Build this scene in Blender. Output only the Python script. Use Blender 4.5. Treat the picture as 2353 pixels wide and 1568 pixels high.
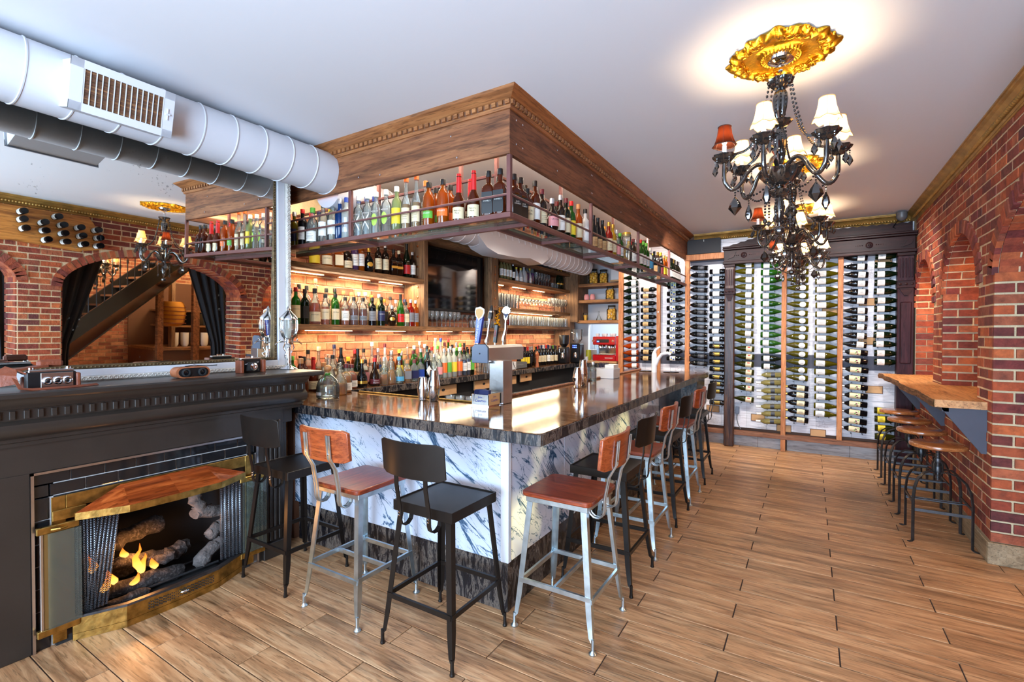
import bpy, math, random
from math import pi, sin, cos, radians, atan2, sqrt, hypot
from mathutils import Vector, Matrix, Euler
random.seed(7)
SC = bpy.context.scene
for o in list(bpy.data.objects): bpy.data.objects.remove(o)
COL = SC.collection

# ---------------------------------------------------------------- camera
YAW, PIT, ROLL = 0.55318, -0.013827, 0.00126665
fw = Vector((-sin(YAW)*cos(PIT), cos(YAW)*cos(PIT), sin(PIT)))
r0 = Vector((cos(YAW), sin(YAW), 0)); u0 = r0.cross(fw)
rr = r0*cos(ROLL)+u0*sin(ROLL); uu = -r0*sin(ROLL)+u0*cos(ROLL)
cam = bpy.data.cameras.new('camera'); camo = bpy.data.objects.new('camera', cam); COL.objects.link(camo)
M = Matrix(((rr.x, uu.x, -fw.x, 0), (rr.y, uu.y, -fw.y, 0), (rr.z, uu.z, -fw.z, 1.60), (0, 0, 0, 1)))
camo.matrix_world = M
cam.sensor_width = 36; cam.lens = 36*1109.2/2353; cam.clip_start = 0.05; cam.clip_end = 60
SC.camera = camo
# ---------------------------------------------------------------- world, light, exposure
SC.view_settings.view_transform = 'Standard'; SC.view_settings.look = 'None'
SC.view_settings.gamma = 1; SC.view_settings.use_curve_mapping = False
SC.view_settings.exposure = 0.62
SC.cycles.use_denoising = True
SC.cycles.max_bounces = 7; SC.cycles.diffuse_bounces = 4; SC.cycles.glossy_bounces = 4
SC.cycles.transmission_bounces = 4; SC.cycles.transparent_max_bounces = 18; SC.cycles.use_adaptive_sampling = True; SC.cycles.adaptive_threshold = .03
SC.cycles.caustics_reflective = False; SC.cycles.caustics_refractive = False
SC.cycles.sample_clamp_indirect = 6
W = bpy.data.worlds.new('world'); SC.world = W; W.use_nodes = True
bg = W.node_tree.nodes['Background']; bg.inputs[0].default_value = (0.62, 0.78, 1.0, 1); bg.inputs[1].default_value = 1.3

def area(name, loc, rot, sx, sy, power, col, spread=pi):
    l = bpy.data.lights.new(name, 'AREA'); l.shape = 'RECTANGLE'; l.size = sx; l.size_y = sy
    l.energy = power; l.color = col; l.spread = spread
    o = bpy.data.objects.new(name, l); COL.objects.link(o); o.location = loc; o.rotation_euler = rot
    return o
def point(name, loc, power, col, rad=.03):
    l = bpy.data.lights.new(name, 'POINT'); l.energy = power; l.color = col; l.shadow_soft_size = rad
    o = bpy.data.objects.new(name, l); COL.objects.link(o); o.location = loc
    return o
WARM = (1.0, .66, .34); DAY = (.66, .82, 1.0)
# daylight through the street windows behind the camera, then an added ceiling fill
area('window_daylight', (-.9, -2.35, 1.75), (radians(90), 0, 0), 3.6, 2.5, 215, DAY)
area('window_daylight_low', (0, -2.3, 1.3), (radians(112), 0, 0), 2.0, 1.4, 190, (.46, .70, 1.0))  # added fill tilted upward to brighten the ceiling, not a window of its own
# assumed warm LED strips under the back-bar shelves and inside the canopy
for (x, y0, y1, z, p) in ((-4.0, 2.75, 4.3, 2.19, 26), (-4.0, 2.75, 5.8, 1.625, 34), (-4.0, 6.05, 8.3, 2.36, 26),
                          (-4.0, 6.25, 8.3, 1.955, 22), (-4.0, 6.3, 8.3, 1.655, 14)):
    area('shelf_led_strip', (x-.08, (y0+y1)/2, z), (0, radians(-12), 0), .05, y1-y0, p*.8, (1.0, .78, .50))
area('canopy_light_short', (-2.9, 2.61, 2.80), (radians(160), 0, 0), 2.4, .04, 18, (1.0, .86, .66))  # canopy lights assumed from the bright soffit, fixtures unseen
area('canopy_light_long', (-1.66, 5.1, 2.80), (0, radians(200), 0), .04, 4.8, 22, (1.0, .86, .66))
area('canopy_down_short', (-2.9, 2.74, 3.05), (0, 0, 0), 2.3, .12, 14, (1.0, .88, .70))
area('canopy_down_long', (-1.80, 5.1, 3.05), (0, 0, 0), .16, 4.6, 14, (1.0, .88, .70))
# added back bar ceiling spots, assumed wine wall spots, unseen kitchen light beyond the pass
def spot(name, loc, aim, power, col, ang=90, rad=.04):
    l = bpy.data.lights.new(name, 'SPOT'); l.energy = power; l.color = col; l.shadow_soft_size = rad; l.spot_size = radians(ang); l.spot_blend = .6
    o = bpy.data.objects.new(name, l); COL.objects.link(o); o.location = loc
    o.rotation_euler = (Vector(aim)-Vector(loc)).to_track_quat('-Z', 'Y').to_euler(); return o
for y in (3.6, 4.9, 6.2, 7.5): spot('bar_downlight', (-2.35, y, 3.05), (-2.9, y, 1.0), 60, (1.0, .86, .70), 110)  # added to light the back bar, no fixture seen
for x in (-2.2, -1.2, -.4, .5): spot('wine_wall_spot', (x, 5.9, 3.06), (x, 7.7, 1.3), 88, (1.0, .93, .88), 95)  # assumed from the bright wine wall, no fixture seen
area('kitchen_light', (-3.3, 9.5, 2.3), (radians(-60), 0, 0), 1.2, .6, 25, (.8, .92, 1))

# ---------------------------------------------------------------- material helpers
MATS = {}
def newmat(name):
    m = bpy.data.materials.new(name); m.use_nodes = True; MATS[name] = m
    nt = m.node_tree; nt.nodes.clear()
    out = nt.nodes.new('ShaderNodeOutputMaterial')
    return m, nt, out
def N(nt, t, **kw):
    n = nt.nodes.new(t)
    for k, v in kw.items():
        if k.startswith('i_'):
            key = k[2:]; key = int(key) if key.isdigit() else key.replace('_', ' ')
            n.inputs[key].default_value = v
        else: setattr(n, k, v)
    return n
def L(nt, a, b): nt.links.new(a, b)
def c4(c): return (c[0], c[1], c[2], 1)
def srgb(r, g, b):
    f = lambda v: (v/255/12.92) if v/255 <= .04045 else ((v/255+.055)/1.055)**2.4
    return (f(r), f(g), f(b))
def prin(name, col, rough=.5, metal=0, bump=0, bscale=60, var=0, vscale=8, spec=.5, emit=None, es=0, coat=0, trans=0, sheen=0):
    m, nt, out = newmat(name)
    b = N(nt, 'ShaderNodeBsdfPrincipled'); L(nt, b.outputs[0], out.inputs[0])
    b.inputs['Base Color'].default_value = c4(col); b.inputs['Roughness'].default_value = rough
    b.inputs['Metallic'].default_value = metal; b.inputs['Specular IOR Level'].default_value = spec
    b.inputs['Coat Weight'].default_value = coat; b.inputs['Transmission Weight'].default_value = trans
    tc = N(nt, 'ShaderNodeTexCoord')
    if var:
        n = N(nt, 'ShaderNodeTexNoise', i_Scale=vscale, i_Detail=5.0); L(nt, tc.outputs['Object'], n.inputs['Vector'])
        mx = N(nt, 'ShaderNodeMixRGB', blend_type='MULTIPLY'); mx.inputs[1].default_value = c4(col)
        r = N(nt, 'ShaderNodeValToRGB'); r.color_ramp.elements[0].position = .3; r.color_ramp.elements[1].position = .7
        r.color_ramp.elements[0].color = (1-var,)*3+(1,); r.color_ramp.elements[1].color = (1, 1, 1, 1)
        L(nt, n.outputs[0], r.inputs[0]); L(nt, r.outputs[0], mx.inputs[2]); mx.inputs[0].default_value = 1
        L(nt, mx.outputs[0], b.inputs['Base Color'])
    if bump:
        n = N(nt, 'ShaderNodeTexNoise', i_Scale=bscale, i_Detail=4.0); L(nt, tc.outputs['Object'], n.inputs['Vector'])
        bp = N(nt, 'ShaderNodeBump', i_Strength=bump, i_Distance=.01); L(nt, n.outputs[0], bp.inputs['Height'])
        L(nt, bp.outputs[0], b.inputs['Normal'])
    if emit:
        b.inputs['Emission Color'].default_value = c4(emit); b.inputs['Emission Strength'].default_value = es
    return m
def ramp(nt, stops):
    r = N(nt, 'ShaderNodeValToRGB'); e = r.color_ramp.elements
    e[0].position, e[0].color = stops[0][0], c4(stops[0][1])
    e[1].position, e[1].color = stops[-1][0], c4(stops[-1][1])
    for p, c in stops[1:-1]:
        q = e.new(p); q.color = c4(c)
    return r
def wood(name, cols, axis='X', scale=1.0, rough=.45, bump=.25, rnd=True, dark=.5, spec=.4, knots=.5, coat=0):
    """grain stretched along one axis, knots and stains; each piece its own offset"""
    m, nt, out = newmat(name)
    b = N(nt, 'ShaderNodeBsdfPrincipled', i_Roughness=rough); L(nt, b.outputs[0], out.inputs[0])
    b.inputs['Specular IOR Level'].default_value = spec; b.inputs['Coat Weight'].default_value = coat
    tc = N(nt, 'ShaderNodeTexCoord'); v = tc.outputs['Object']
    if rnd:
        oi = N(nt, 'ShaderNodeObjectInfo'); sc_ = N(nt, 'ShaderNodeVectorMath', operation='SCALE')
        cb = N(nt, 'ShaderNodeCombineXYZ'); L(nt, oi.outputs['Random'], cb.inputs[0]); L(nt, oi.outputs['Random'], cb.inputs[1]); L(nt, oi.outputs['Random'], cb.inputs[2])
        L(nt, cb.outputs[0], sc_.inputs[0]); sc_.inputs['Scale'].default_value = 57.0
        ad = N(nt, 'ShaderNodeVectorMath', operation='ADD'); L(nt, v, ad.inputs[0]); L(nt, sc_.outputs[0], ad.inputs[1]); v = ad.outputs[0]
    s = {'X': (1.2, 16, 16), 'Y': (16, 1.2, 16), 'Z': (16, 16, 1.2)}[axis]
    mp = N(nt, 'ShaderNodeMapping'); mp.inputs['Scale'].default_value = tuple(q*scale for q in s); L(nt, v, mp.inputs[0])
    n1 = N(nt, 'ShaderNodeTexNoise', i_Scale=1.6, i_Detail=8.0, i_Roughness=.62, i_Distortion=.9); L(nt, mp.outputs[0], n1.inputs['Vector'])
    cr = ramp(nt, [(.28, cols[0]), (.5, cols[1]), (.72, cols[2])]); L(nt, n1.outputs[0], cr.inputs[0])
    mp2 = N(nt, 'ShaderNodeMapping'); mp2.inputs['Scale'].default_value = tuple((.35 if q < 2 else .18)*q*scale for q in s); L(nt, v, mp2.inputs[0])
    n2 = N(nt, 'ShaderNodeTexNoise', i_Scale=1.8, i_Detail=5.0, i_Roughness=.6, i_Distortion=1.6); L(nt, mp2.outputs[0], n2.inputs['Vector'])
    r2 = ramp(nt, [(.34, (dark,)*3), (.52, (1, 1, 1))]); L(nt, n2.outputs[0], r2.inputs[0])
    mx = N(nt, 'ShaderNodeMixRGB', blend_type='MULTIPLY', i_0=knots); L(nt, cr.outputs[0], mx.inputs[1]); L(nt, r2.outputs[0], mx.inputs[2])
    mp3 = N(nt, 'ShaderNodeMapping'); mp3.inputs['Scale'].default_value = tuple((6 if q < 2 else 5)*q*scale for q in s); L(nt, v, mp3.inputs[0])
    n3 = N(nt, 'ShaderNodeTexNoise', i_Scale=1.3, i_Detail=3.0); L(nt, mp3.outputs[0], n3.inputs['Vector'])
    r3 = ramp(nt, [(.36, (.45,)*3), (.44, (1, 1, 1))]); L(nt, n3.outputs[0], r3.inputs[0])
    mx2 = N(nt, 'ShaderNodeMixRGB', blend_type='MULTIPLY', i_0=.7); L(nt, mx.outputs[0], mx2.inputs[1]); L(nt, r3.outputs[0], mx2.inputs[2])
    L(nt, mx2.outputs[0], b.inputs['Base Color'])
    if bump:
        bp = N(nt, 'ShaderNodeBump', i_Strength=bump, i_Distance=.006); L(nt, n1.outputs[0], bp.inputs['Height']); L(nt, bp.outputs[0], b.inputs['Normal'])
    return m
def glassy(name, tint, alpha=.25, rough=.03, gloss=(1, 1, 1), spec=.5):
    """thin-walled tinted glass: tinted see-through body with a sharp surface sheen"""
    m, nt, out = newmat(name)
    tr = N(nt, 'ShaderNodeBsdfTransparent'); tr.inputs[0].default_value = c4(tint)
    d1 = N(nt, 'ShaderNodeBsdfDiffuse'); d1.inputs[0].default_value = c4(tint); t1 = N(nt, 'ShaderNodeBsdfTranslucent'); t1.inputs[0].default_value = c4(tint)
    df = N(nt, 'ShaderNodeMixShader', i_0=.55); L(nt, d1.outputs[0], df.inputs[1]); L(nt, t1.outputs[0], df.inputs[2])
    gl = N(nt, 'ShaderNodeBsdfGlossy'); gl.inputs['Roughness'].default_value = rough; gl.inputs[0].default_value = c4(gloss)
    lw = N(nt, 'ShaderNodeLayerWeight', i_Blend=.28)
    m1 = N(nt, 'ShaderNodeMixShader', i_0=alpha); L(nt, tr.outputs[0], m1.inputs[1]); L(nt, df.outputs[0], m1.inputs[2])
    m2 = N(nt, 'ShaderNodeMixShader'); L(nt, lw.outputs['Fresnel'], m2.inputs[0]); L(nt, m1.outputs[0], m2.inputs[1]); L(nt, gl.outputs[0], m2.inputs[2])
    L(nt, m2.outputs[0], out.inputs[0])
    return m

# ---------------------------------------------------------------- mesh helpers
class MB:
    sm = 35
    def __init__(s, sm=35): s.v = []; s.f = []; s.sm = sm
    def add(s, vs, fs):
        o = len(s.v); s.v += [tuple(v) for v in vs]; s.f += [tuple(o+i for i in f) for f in fs]; return s
    def box(s, a, b, T=None, c=0):
        x0, y0, z0 = a; x1, y1, z1 = b
        if c:
            # chamfered box
            vs = []; fs = []
            P = []
            for (X, sx) in ((x0, 1), (x1, -1)):
                for (Y, sy) in ((y0, 1), (y1, -1)):
                    for (Z, sz) in ((z0, 1), (z1, -1)):
                        P.append(((X, Y+sy*c, Z+sz*c), (X+sx*c, Y, Z+sz*c), (X+sx*c, Y+sy*c, Z)))
            vs = [q for t in P for q in t]
            i = lambda a_, b_, c_, k: (a_*4+b_*2+c_)*3+k
            fs = [(i(0,0,0,0), i(0,0,1,0), i(0,1,1,0), i(0,1,0,0)), (i(1,0,0,0), i(1,1,0,0), i(1,1,1,0), i(1,0,1,0)),
                  (i(0,0,0,1), i(1,0,0,1), i(1,0,1,1), i(0,0,1,1)), (i(0,1,0,1), i(0,1,1,1), i(1,1,1,1), i(1,1,0,1)),
                  (i(0,0,0,2), i(0,1,0,2), i(1,1,0,2), i(1,0,0,2)), (i(0,0,1,2), i(1,0,1,2), i(1,1,1,2), i(0,1,1,2))]
            for a_ in (0, 1):
                for b_ in (0, 1):
                    fs.append((i(a_,b_,0,0), i(a_,b_,0,1), i(a_,b_,1,1), i(a_,b_,1,0)))
                    fs.append((i(a_,0,b_,0), i(a_,0,b_,2), i(a_,1,b_,2), i(a_,1,b_,0)))
                    fs.append((i(0,a_,b_,1), i(0,a_,b_,2), i(1,a_,b_,2), i(1,a_,b_,1)))
                    for c_ in (0, 1): fs.append((i(a_,b_,c_,0), i(a_,b_,c_,1), i(a_,b_,c_,2)))
        else:
            vs = [(x0,y0,z0),(x1,y0,z0),(x1,y1,z0),(x0,y1,z0),(x0,y0,z1),(x1,y0,z1),(x1,y1,z1),(x0,y1,z1)]
            fs = [(0,3,2,1),(4,5,6,7),(0,1,5,4),(1,2,6,5),(2,3,7,6),(3,0,4,7)]
        if T is not None: vs = [tuple(T @ Vector(v)) for v in vs]
        return s.add(vs, fs)
    def cbox(s, c, d, T=None, ch=0):
        return s.box((c[0]-d[0]/2, c[1]-d[1]/2, c[2]-d[2]/2), (c[0]+d[0]/2, c[1]+d[1]/2, c[2]+d[2]/2), T, ch)
    def lathe(s, prof, n=16, T=None, c=(0, 0, 0), a0=0, flute=0, nf=8, cap=True, sq=0):
        """prof: (radius, z) list bottom to top"""
        vs = []; fs = []
        for (r, z) in prof:
            for k in range(n):
                a = a0+2*pi*k/n
                q = r*(1+flute*cos(nf*a))
                if sq:
                    e = 1/max(abs(cos(a)), abs(sin(a))); q = r*(1-sq+sq*min(e, 1.25))
                vs.append((c[0]+q*cos(a), c[1]+q*sin(a), c[2]+z))
        for j in range(len(prof)-1):
            for k in range(n):
                fs.append((j*n+k, j*n+(k+1) % n, (j+1)*n+(k+1) % n, (j+1)*n+k))
        if cap:
            if prof[0][0] > 1e-4: fs.append(tuple(range(n))[::-1])
            if prof[-1][0] > 1e-4: fs.append(tuple((len(prof)-1)*n+k for k in range(n)))
        if T is not None: vs = [tuple(T @ Vector(v)) for v in vs]
        return s.add(vs, fs)
    def tube(s, pts, r, n=8, closed=False, flat=None, cap=True):
        """sweep along points; r number or list; flat=(w,h) gives a rectangular section"""
        pts = [Vector(p) for p in pts]; m = len(pts); vs = []; fs = []
        rs = r if isinstance(r, (list, tuple)) else [r]*m
        up = None
        for i in range(m):
            if closed: t = pts[(i+1) % m]-pts[i-1]
            else: t = pts[min(i+1, m-1)]-pts[max(i-1, 0)]
            t.normalize()
            if up is None:
                up = Vector((0, 0, 1)) if abs(t.z) < .9 else Vector((0, 1, 0))
            sd = t.cross(up).normalized(); up = sd.cross(t).normalized()
            if flat:
                w, h = flat
                for (a, b) in ((-w/2, -h/2), (w/2, -h/2), (w/2, h/2), (-w/2, h/2)): vs.append(pts[i]+sd*a+up*b)
            else:
                for k in range(n):
                    a = 2*pi*k/n; vs.append(pts[i]+(sd*cos(a)+up*sin(a))*rs[i])
        if flat: n = 4
        for i in range(m if closed else m-1):
            for k in range(n):
                j = (i+1) % m
                fs.append((i*n+k, i*n+(k+1) % n, j*n+(k+1) % n, j*n+k))
        if cap and not closed:
            fs.append(tuple(range(n))[::-1]); fs.append(tuple((m-1)*n+k for k in range(n)))
        return s.add(vs, fs)
    def prism(s, poly, axis, a, b, T=None):
        """extrude a 2-D polygon (other two axes in XYZ order) between a and b along axis"""
        def P(p, q):
            return {'X': (q, p[0], p[1]), 'Y': (p[0], q, p[1]), 'Z': (p[0], p[1], q)}[axis]
        n = len(poly); vs = [P(p, a) for p in poly]+[P(p, b) for p in poly]
        if T is not None: vs = [tuple(T @ Vector(v)) for v in vs]
        fs = [tuple(range(n))[::-1], tuple(range(n, 2*n))]+[(k, (k+1) % n, n+(k+1) % n, n+k) for k in range(n)]
        return s.add(vs, fs)
    def ball(s, c, r, n=8, m=5, sc=(1, 1, 1)):
        prof = [(r*sin(pi*i/m), -r*cos(pi*i/m)) for i in range(m+1)]
        T = Matrix.Translation(c) @ Matrix.Diagonal((*sc, 1))
        return s.lathe([(max(p, 1e-5), z) for p, z in prof], n, T, cap=False)
    def mesh(s, name, smooth=35):
        me = bpy.data.meshes.new(name); me.from_pydata(s.v, [], s.f); me.validate(clean_customdata=False)
        import bmesh
        bm = bmesh.new(); bm.from_mesh(me); bmesh.ops.recalc_face_normals(bm, faces=bm.faces); bm.to_mesh(me); bm.free()
        if smooth:
            me.shade_smooth()
            me.set_sharp_from_angle(angle=radians(smooth))
        return me
def ob(name, me, mat=None, parent=None, loc=None, rot=None, local=False):
    """link a mesh object. A child drawn in world coordinates is shifted back by its parent's location"""
    if isinstance(me, MB): me = me.mesh(name, me.sm)
    if mat is not None and not me.materials: me.materials.append(MATS[mat] if isinstance(mat, str) else mat)
    o = bpy.data.objects.new(name, me); COL.objects.link(o)
    if parent is not None:
        o.parent = parent
        if not local and loc is None:
            q = parent; off = Vector((0, 0, 0))
            while q is not None: off += q.location; q = q.parent
            o.location = -off
    if loc is not None: o.location = loc
    if rot is not None: o.rotation_euler = rot
    return o
def tag(o, label=None, cat=None, group=None, kind=None):
    if label: o['label'] = label
    if cat: o['category'] = cat
    if group: o['group'] = group
    if kind: o['kind'] = kind
    return o
def emp(name, loc, label=None, cat=None, group=None, rz=0, kind=None):
    o = bpy.data.objects.new(name, None); COL.objects.link(o); o.location = loc; o.rotation_euler = (0, 0, rz)
    o.empty_display_size = .05
    return tag(o, label, cat, group, kind)
def struct(name, mb, mat):
    return tag(ob(name, mb, mat), kind='structure')
def dup(root, loc, rz=None, label=None, group=None):
    r = root.copy(); COL.objects.link(r); r.location = loc
    if rz is not None: r.rotation_euler = (root.rotation_euler[0], root.rotation_euler[1], rz)
    if label: r['label'] = label
    if group: r['group'] = group
    for ch in CH.get(root.name) or list(root.children):
        c = ch.copy(); COL.objects.link(c); c.parent = r
        for g in list(ch.children):
            d = g.copy(); COL.objects.link(d); d.parent = c
    return r
CH = {}
_tx = {}
def text_mb(txt, size, wrap=0, mb=None, T=None, thick=0, bold=False, align='CENTER'):
    """lettering as real outlines; wrap bends it round a cylinder of that radius (x -> angle, facing -Y)"""
    key = (txt, align)
    if key not in _tx:
        cu = bpy.data.curves.new('t', 'FONT'); cu.body = txt; cu.size = 1; cu.align_x = align; cu.align_y = 'CENTER'; cu.resolution_u = 1
        o = bpy.data.objects.new('t', cu); COL.objects.link(o)
        me = o.to_mesh(); _tx[key] = ([tuple(v.co) for v in me.vertices], [tuple(p.vertices) for p in me.polygons])
        o.to_mesh_clear(); bpy.data.objects.remove(o); bpy.data.curves.remove(cu)
    vs, fs = _tx[key]; out = []
    for (x, y, z) in vs:
        x *= size; y *= size
        if wrap: a = x/wrap; p = Vector((wrap*sin(a), -wrap*cos(a), y))
        else: p = Vector((x, 0, y))
        if T is not None: p = T @ p
        out.append(p)
    mb = mb or MB(); mb.add(out, fs); return mb
def ordn(k):
    o = ['first','second','third','fourth','fifth','sixth','seventh','eighth','ninth','tenth','eleventh','twelfth','thirteenth','fourteenth','fifteenth','sixteenth','seventeenth','eighteenth','nineteenth','twentieth']
    if k < 20: return o[k]
    t = ['twenty', 'thirty', 'forty'][(k+1)//10-2]
    return t+'-'+o[(k+1) % 10-1] if (k+1) % 10 else t[:-1]+'ieth'
R_rack_short=[
(-3.899,2.64,'vodka','green_olive',0,'silver','navy','',0.92),
(-3.783,2.64,'vodka','black',0,'red','white','',0.95),
(-3.644,2.64,'bourbon','clear',0,'green','white','',1.12),
(-3.503,2.64,'vodka','clear',0,'black','white','KETEL ONE',1.0),
(-3.385,2.64,'vodka','clear',0,'black','white','KETEL ONE',1.0),
(-3.292,2.64,'vodka','blue',0,'silver',0,'',1.0),
(-3.219,2.64,'vodka','frost',0,'blue','silver','',1.0),
(-3.07,2.64,'vodka','clear',0,'white','x','ABSOLUT',0.98),
(-2.965,2.64,'vodka','clear',0,'white','x','ABSOLUT',0.98),
(-2.868,2.64,'vodka','clear',0,'white','lime','ABSOLUT',0.98),
(-2.759,2.64,'vodka','clear',0,'white','lime','ABSOLUT',0.98),
(-2.648,2.64,'vodka','palegreen',0,'white','yellow','',1.0),
(-2.552,2.64,'tall','clear','honey','orange','cream','',1.08),
(-2.45,2.64,'tall','clear','honey','orange','cream','',1.08),
(-2.332,2.64,'oval','amber',0,'black','green','BULLEIT',1.0),
(-2.201,2.64,'oval','amber',0,'black','orange','BULLEIT',1.0),
(-2.06,2.64,'maker','amber_dark',0,'red','cream',"Maker's Mark",1.0),
(-1.934,2.64,'maker','amber_dark',0,'red','cream',"Maker's Mark",1.0),
(-1.812,2.64,'square','amber_dark',0,'black','black',"JACK DANIEL'S",1.0),
(-1.721,2.64,'square','amber_dark',0,'black','black',"JACK DANIEL'S",1.0),
]
R_rack_short_back=[
(-3.843,2.77,'vodka','black',0,'red','white','',0.95),
(-3.735,2.77,'vodka','clear',0,'navy','silver','',0.95),
(-3.578,2.77,'vodka','clear',0,'yellow','white','',0.95),
(-3.215,2.77,'tall','clear',0,'blue','silver','',0.98),
(-3.122,2.77,'tall','clear',0,'blue','silver','',0.98),
(-3.032,2.77,'tall','clear',0,'blue','silver','',0.95),
(-2.478,2.77,'tall','clear','honey','orange','cream','',1.05),
(-2.376,2.77,'oval','amber',0,'black','green','',1.0),
(-2.241,2.77,'oval','amber',0,'black','orange','',1.0),
(-2.059,2.77,'maker','amber_dark',0,'red','cream','',1.0),
(-1.818,2.77,'square','amber_dark',0,'black','black','',1.0),
]
R_rack_long=[
(-1.7,2.776,'square','amber_dark',0,'black','black',"JACK DANIEL'S",1.0),
(-1.7,2.855,'square','amber_dark',0,'black','black',"JACK DANIEL'S",1.0),
(-1.7,2.947,'flat','amber_dark',0,'black','cream','KNOB CREEK',1.0),
(-1.7,3.067,'vodka','amber_dark',0,'black','white','JIM BEAM',1.0),
(-1.7,3.174,'vodka','brown',0,'maroon','cream','',0.9),
(-1.7,3.337,'ball','brown',0,'silver','pink','CROWN',1.05),
(-1.7,3.485,'vodka','brown',0,'silver','white','SOUTHERN COMFORT',1.0),
(-1.7,3.587,'vodka','green_dark',0,'maroon','cream','JAMESON',1.0),
(-1.7,3.689,'vodka','green',0,'red','yellow','J&B',1.0),
(-1.7,3.831,'vodka','amber',0,'wood','cream','Captain',1.02),
(-1.7,3.982,'vodka','white',0,'black','white','MALIBU',1.0),
(-1.7,4.172,'burg','black',0,'black','tan','',1.0),
(-1.7,4.282,'burg','black',0,'black','tan','',1.0),
(-1.7,4.396,'burg','black',0,'black','tan','',1.0),
(-1.7,4.571,'vodka','red',0,'gold','cream','',1.0),
(-1.7,4.684,'vodka','yellow',0,'gold','cream','',1.0),
(-1.7,4.802,'vodka','clear',0,'silver','pink','',0.9),
(-1.7,4.894,'vodka','green',0,'green','white','',0.85),
(-1.7,5.11,'pasta','clear','pasta','gold',0,'',1.0),
(-1.7,5.345,'vodka','brown',0,'maroon','white','',0.9),
(-1.7,5.418,'vodka','clear',0,'silver','pink','',0.9),
(-1.7,5.607,'vodka','green',0,'red','white','',1.0),
(-1.7,5.726,'vodka','green',0,'green','white','',1.0),
(-1.7,5.849,'vodka','green',0,'green','white','',1.0),
(-1.7,6.02,'vodka','clear',0,'white','skyblue','',0.9),
(-1.7,6.2,'burg','black',0,'black','tan','',0.9),
(-1.7,6.366,'burg','brown',0,'gold','black','',0.95),
(-1.7,6.513,'burg','black',0,'yellow','maroon','',1.0),
(-1.7,6.693,'vodka','amber',0,'gold','yellow','',0.9),
(-1.7,6.8,'vodka','amber',0,'gold','cream','',0.9),
(-1.7,7.052,'bord','green_dark',0,'black','white','',1),
(-1.7,7.169,'bord','green_dark',0,'black','white','',1),
(-1.7,7.289,'bord','green_dark',0,'gold','white','',1),
(-1.7,7.413,'bord','green_dark',0,'black','white','',1),
(-1.7,7.541,'bord','green_dark',0,'white','white','',1),
(-1.7,7.672,'bord','green_dark',0,'black','white','',1),
(-1.7,7.808,'bord','green_dark',0,'silver','white','',1),
]
R_upper_shelf=[
(-4.03,2.936,'bourbon','amber',0,'black','yellow','',1.0),
(-4.03,3.078,'bourbon','amber',0,'black','cream','WHISTLEPIG',1.15),
(-4.03,3.221,'flat','amber',0,'black','cream','',1.1),
(-4.03,3.316,'bourbon','brown',0,'black','cream','',0.95),
(-4.03,3.385,'vodka','lilac',0,'gold','white','',1.0),
(-4.03,3.463,'vodka','amber',0,'black','white','',1.08),
(-4.03,3.603,'ball','black',0,'gold','sun','',1.0),
(-4.03,3.736,'vodka','brown',0,'silver','cream','',1.0),
(-4.03,3.84,'vodka','brown',0,'silver','cream','',1.02),
(-4.03,3.964,'square','brown',0,'black','gold','',1.0),
(-4.03,4.047,'square','brown',0,'cream','gold','',1.0),
(-4.03,4.175,'champ','green_dark',0,'black','red','',1.12),
(-4.03,4.335,'vodka','brown',0,'silver','white','',0.95),
]
R_mid_shelf=[
(-3.98,2.705,'vodka','green',0,'red','cream','JAMESON',0.98),
(-3.98,2.797,'vodka','green_dark',0,'black','black','',0.95),
(-3.98,2.903,'bourbon','clear','amber','black','cream','WHISTLEPIG',1.2),
(-3.98,3.019,'vodka','clear','amber','black','cream','BALVENIE',0.86),
(-3.98,3.135,'vodka','green','amber','black','cream','BALVENIE',0.9),
(-3.98,3.252,'vodka','clear','amber','black','white','',0.82),
(-3.98,3.361,'oval','clear','amber_dark','black','grey','',0.9),
(-3.98,3.478,'oval','clear','amber_dark','black','grey','',0.9),
(-3.98,3.606,'vodka','black',0,'black','grey','',0.88),
(-3.98,3.733,'vodka','green_dark',0,'black','navy','GLENFIDDICH',0.92),
(-3.98,3.889,'ball','brown',0,'silver','sun','',0.85),
(-3.98,4.028,'champ','green',0,'black','red','REMY',1.0),
(-3.98,4.156,'vodka','clear','pale','black','cream','',0.82),
(-3.98,4.253,'vodka','red',0,'silver','grey','',0.92),
(-3.98,4.353,'vodka','amber',0,'silver','grey','',0.9),
]
R_mid_shelf_back=[
(-4.12,2.741,'bourbon','clear','amber','black','cream','',1.2),
(-4.12,2.822,'vodka','clear','amber','black','white','',1.12),
(-4.12,2.906,'vodka','clear','red','black','cream','',1.1),
(-4.12,3.011,'tall','clear','honey','wood','cream','',1.22),
(-4.12,3.138,'vodka','clear',0,'black','cream','',1.08),
(-4.12,3.239,'vodka','green','green','black','cream','',1.1),
(-4.12,3.343,'vodka','clear','amber','wood','cream','',1.05),
(-4.12,3.445,'oval','clear','red','wood','white','',1.1),
(-4.12,3.546,'vodka','clear',0,'silver','white','',1.05),
(-4.12,3.632,'vodka','clear',0,'cream','white','',1.08),
(-4.12,3.718,'vodka','green',0,'gold','cream','',1.0),
(-4.12,3.825,'vodka','palegreen',0,'silver','white','',1.05),
(-4.12,3.904,'square','clear','amber','gold','black','',1.0),
(-4.12,4.001,'vodka','clear',0,'black','cream','',1.0),
(-4.12,4.085,'square','clear','amber','silver','white','',1.0),
(-4.12,4.231,'vodka','amber_dark',0,'navy','grey','',0.95),
]
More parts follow.
